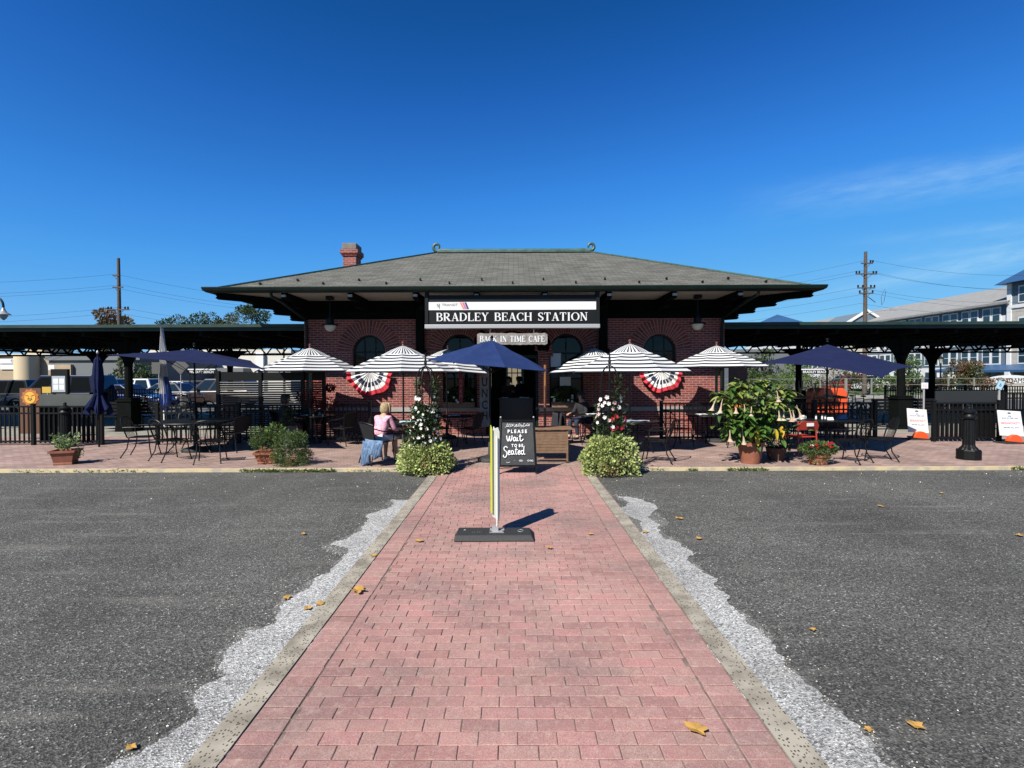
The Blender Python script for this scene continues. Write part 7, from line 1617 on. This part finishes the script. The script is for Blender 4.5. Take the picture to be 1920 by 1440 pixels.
# corner tower
ty0 = 51.5; tz = P(1900, 527, 58).z
mb = MB(); mb.box(HX - .3, HX + 9, ty0, 59.8, 0, 9.4); mb.build('tower_wall', HS, t, world=True); mb = MB(); mb.box(HX - .28, HX + 9, ty0 + .02, 59.78, 9.4, tz); mb.build('tower_upper_wall', HB, t, world=True)
mb = MB(); mb.box(HX - .4, HX - .25, ty0, 60, 9.2, 9.6); mb.box(HX - .42, HX - .2, 59.5, 60, 0, tz); mb.build('tower_trim', m_trim, t, world=True)
mb = MB(); a_ = [(HX - 1.2, ty0 - 1, tz), (HX + 10, ty0 - 1, tz), (HX + 10, 60.8, tz), (HX - 1.2, 60.8, tz)]; ap = (HX + 4.4, 55.6, tz + 4.5); [mb.face([a_[i], a_[(i + 1) % 4], ap]) for i in range(4)]; mb.face(a_[::-1]); mb.build('tower_roof', m_blroof, t, world=True)
for yy_ in (58.1, 56.0, 53.6):
    hwin(yy_, 3.05, 4.65, .45, HX - .3); hwin(yy_, 6.2, 8.0, .45, HX - .3); hwin(yy_, 9.9, 11.5, .45, HX - .3)
mb = MB(); mb.face([(HX - 4.5, 50, 2.2), (HX - 4.5, 66, 2.2), (HX, 66, 2.9), (HX, 50, 2.9)][::-1]); mb.box(HX - 4.5, HX - 4.3, 50, 66, 1.95, 2.2); mb.build('porch_roof', m_blroof, t, world=True)
for y in (52, 55.5, 59, 62.5): mb = MB(); mb.box(HX - 4.6, HX - 4.1, y - .25, y + .25, 0, 2.0); mb.build('porch_column', m_trim, t, world=True)
# far tower with blue pyramid roof
c = P(1470, 590, 118); t = bldg('far_tower', 'distant tower with a blue pyramid roof peeping over the right canopy', c.x - 3, c.x + 3, 118, 124, P(0, 612, 118).z, HS)
mb = MB(); zb_ = P(0, 610, 118).z; a_ = [(c.x - 3.8, 117, zb_), (c.x + 3.8, 117, zb_), (c.x + 3.8, 125, zb_), (c.x - 3.8, 125, zb_)]; [mb.face([a_[i], a_[(i + 1) % 4], (c.x, 121, c.z + .4)]) for i in range(4)]; mb.build('roof', m_blroof, t, world=True)
# hotel ground sign
c = P(1896, 725, 50); t = thing('hotel_sign', 'white arched ground sign with dark letters on the hotel lawn', 'sign', (c.x, 50, -.04)); n = 14
mb = MB(); mb.prism([(2.6 * cos(pi * i / n), 0, .95 + .75 * sin(pi * i / n)) for i in range(n + 1)], (0, .2, 0)); mb.build('board', m_trim, t)
text('SS ADAMS', .62, m_fblk, t, (0, -.01, 1.15), ext=.01, sx=.95); mb = MB(); mb.box(-2.7, 2.7, -.1, .3, 0, .94); mb.build('base', HS, t)

# ================================================================ trees and shrubs beyond
def tree(name, label, x, y, z0, H, crown_r, trunk_r, lm, seed, n=2600, leafs=.22, base=.35, extra=None, cat='tree', grp=None):
    q = random.Random(seed); t = thing(name, label, cat, (x, y, z0), group=grp); mb = MB()
    mb.tube([(0, 0, 0), (q.uniform(-.1, .1), 0, H * base), (q.uniform(-.2, .2), 0, H * .75)], [trunk_r, trunk_r * .75, trunk_r * .3], 8); cl = []
    for i in range(9):
        a = q.uniform(0, 6.28); z = H * q.uniform(base, .85); rr_ = crown_r * q.uniform(.35, .8) * (1.15 - .5 * (z / H)); e_ = Vector((cos(a) * rr_, sin(a) * rr_, z + H * .06)); mb.tube([(0, 0, z - H * .18), e_ * .5 + Vector((0, 0, z * .45)), e_], [trunk_r * .4, trunk_r * .25, .02], 5); cl.append(e_)
    mb.build('trunk', m_trunk, t, smooth=True); mb = MB()
    for i in range(16): a = q.uniform(0, 6.28); rr_ = crown_r * sqrt(q.random()) * .85; zz_ = q.uniform(base + .1, .95); cl.append(Vector((cos(a) * rr_ * (1.2 - .6 * zz_), sin(a) * rr_ * (1.2 - .6 * zz_), H * zz_)))
    for c in cl: blob(mb, c, (crown_r * q.uniform(.2, .38),) * 2 + (crown_r * q.uniform(.14, .24),), n // len(cl), leafs, rnd=q, shell=.3, w=.6)
    mb.build('crown', lm, t); return t
lm_aut = mat('green and rust leaf', (.06, .075, .02), .6, (.15, .065, .03), .35, 3, island=.35, trans=.2, lo=.42, hi=.6); lm_far = leafmat('distant green leaf', (.045, .075, .022), .35); lm_olive = leafmat('olive leaf', (.085, .095, .03), .35)
gT = 'trees beyond the canopies'
def T(px, topy, Y, cr, lm, label, seed, **k): p = P(px, topy, Y); return tree('tree', label, p.x, Y, -.04, p.z / .97, cr, .2, lm, seed, grp=gT, **k)
T(214, 585, 70, 3.9, lm_aut, 'green and rust coloured tree behind the left utility pole', 1, n=5200, leafs=.34)
T(312, 600, 75, 2.0, lm_far, 'small green tree between the utility pole and the long tree row', 2, n=1800, leafs=.3)
T(365, 592, 80, 4.4, lm_far, 'broad green tree, leftmost in the row behind the left canopy', 3, n=3600, leafs=.34)
T(412, 593, 82, 4.2, lm_olive, 'broad olive green tree in the middle of the row behind the left canopy', 4, n=3400, leafs=.34)
T(473, 575, 72, 3.2, lm_far, 'taller green tree at the left end of the station roof', 5, n=3800, leafs=.30)
T(445, 590, 80, 2.6, lm_olive, 'olive tree just left of the tallest one by the station roof', 6, n=2000, leafs=.30)
T(250, 676, 44, 1.9, lm_far, 'dark green tree under the left canopy right of the grey building', 7, n=2000, leafs=.22, base=.15)
T(1703, 664, 52, 1.6, lm_grn, 'slim green tree between the right columns', 8, n=1800, leafs=.2, base=.15)
T(1822, 680, 50, 2.6, lm_aut, 'low rounded rust green tree in front of the hotel', 9, n=4200, leafs=.2, base=.2)
T(1430, 655, 60, 2.2, lm_far, 'dark green tree under the right canopy beside the station', 10, n=1800, leafs=.26, base=.15)
T(1600, 668, 66, 2.4, lm_far, 'green tree under the right rectangular navy umbrella', 11, n=1800, leafs=.26, base=.15)
T(1500, 672, 64, 2.4, lm_grn, 'bright green tree behind the right platform name board', 12, n=1800, leafs=.26, base=.15)
q = random.Random(31)
for k, (px, py, Y, w_) in enumerate(((1420, 697, 50, 2.6), (1478, 699, 50, 2.2), (1535, 701, 51, 2.4), (1600, 699, 52, 2.2), (1650, 700, 53, 2.0), (1690, 706, 53, 1.6))):
    p = P(px, py, Y); t = thing('shrub', '%s green shrub of the hedge behind the right railing' % ('leftmost', 'second', 'third', 'fourth', 'fifth', 'rightmost')[k], 'shrub', (p.x, Y, -.04), group='shrubs along the far railing'); mb = MB(); mb.tube([(0, 0, 0), (0, 0, .8)], .05, 5); mb.build('stem', m_trunk, t); mb = MB()
    for _ in range(7): blob(mb, (q.uniform(-w_ * .6, w_ * .6), q.uniform(-.5, .5), q.uniform(.4, p.z * .8)), (w_ * .4, .6, .5), 170, .18, rnd=q, shell=.4)
    mb.build('foliage', (lm_far, lm_grn, lm_olive)[k % 3], t)
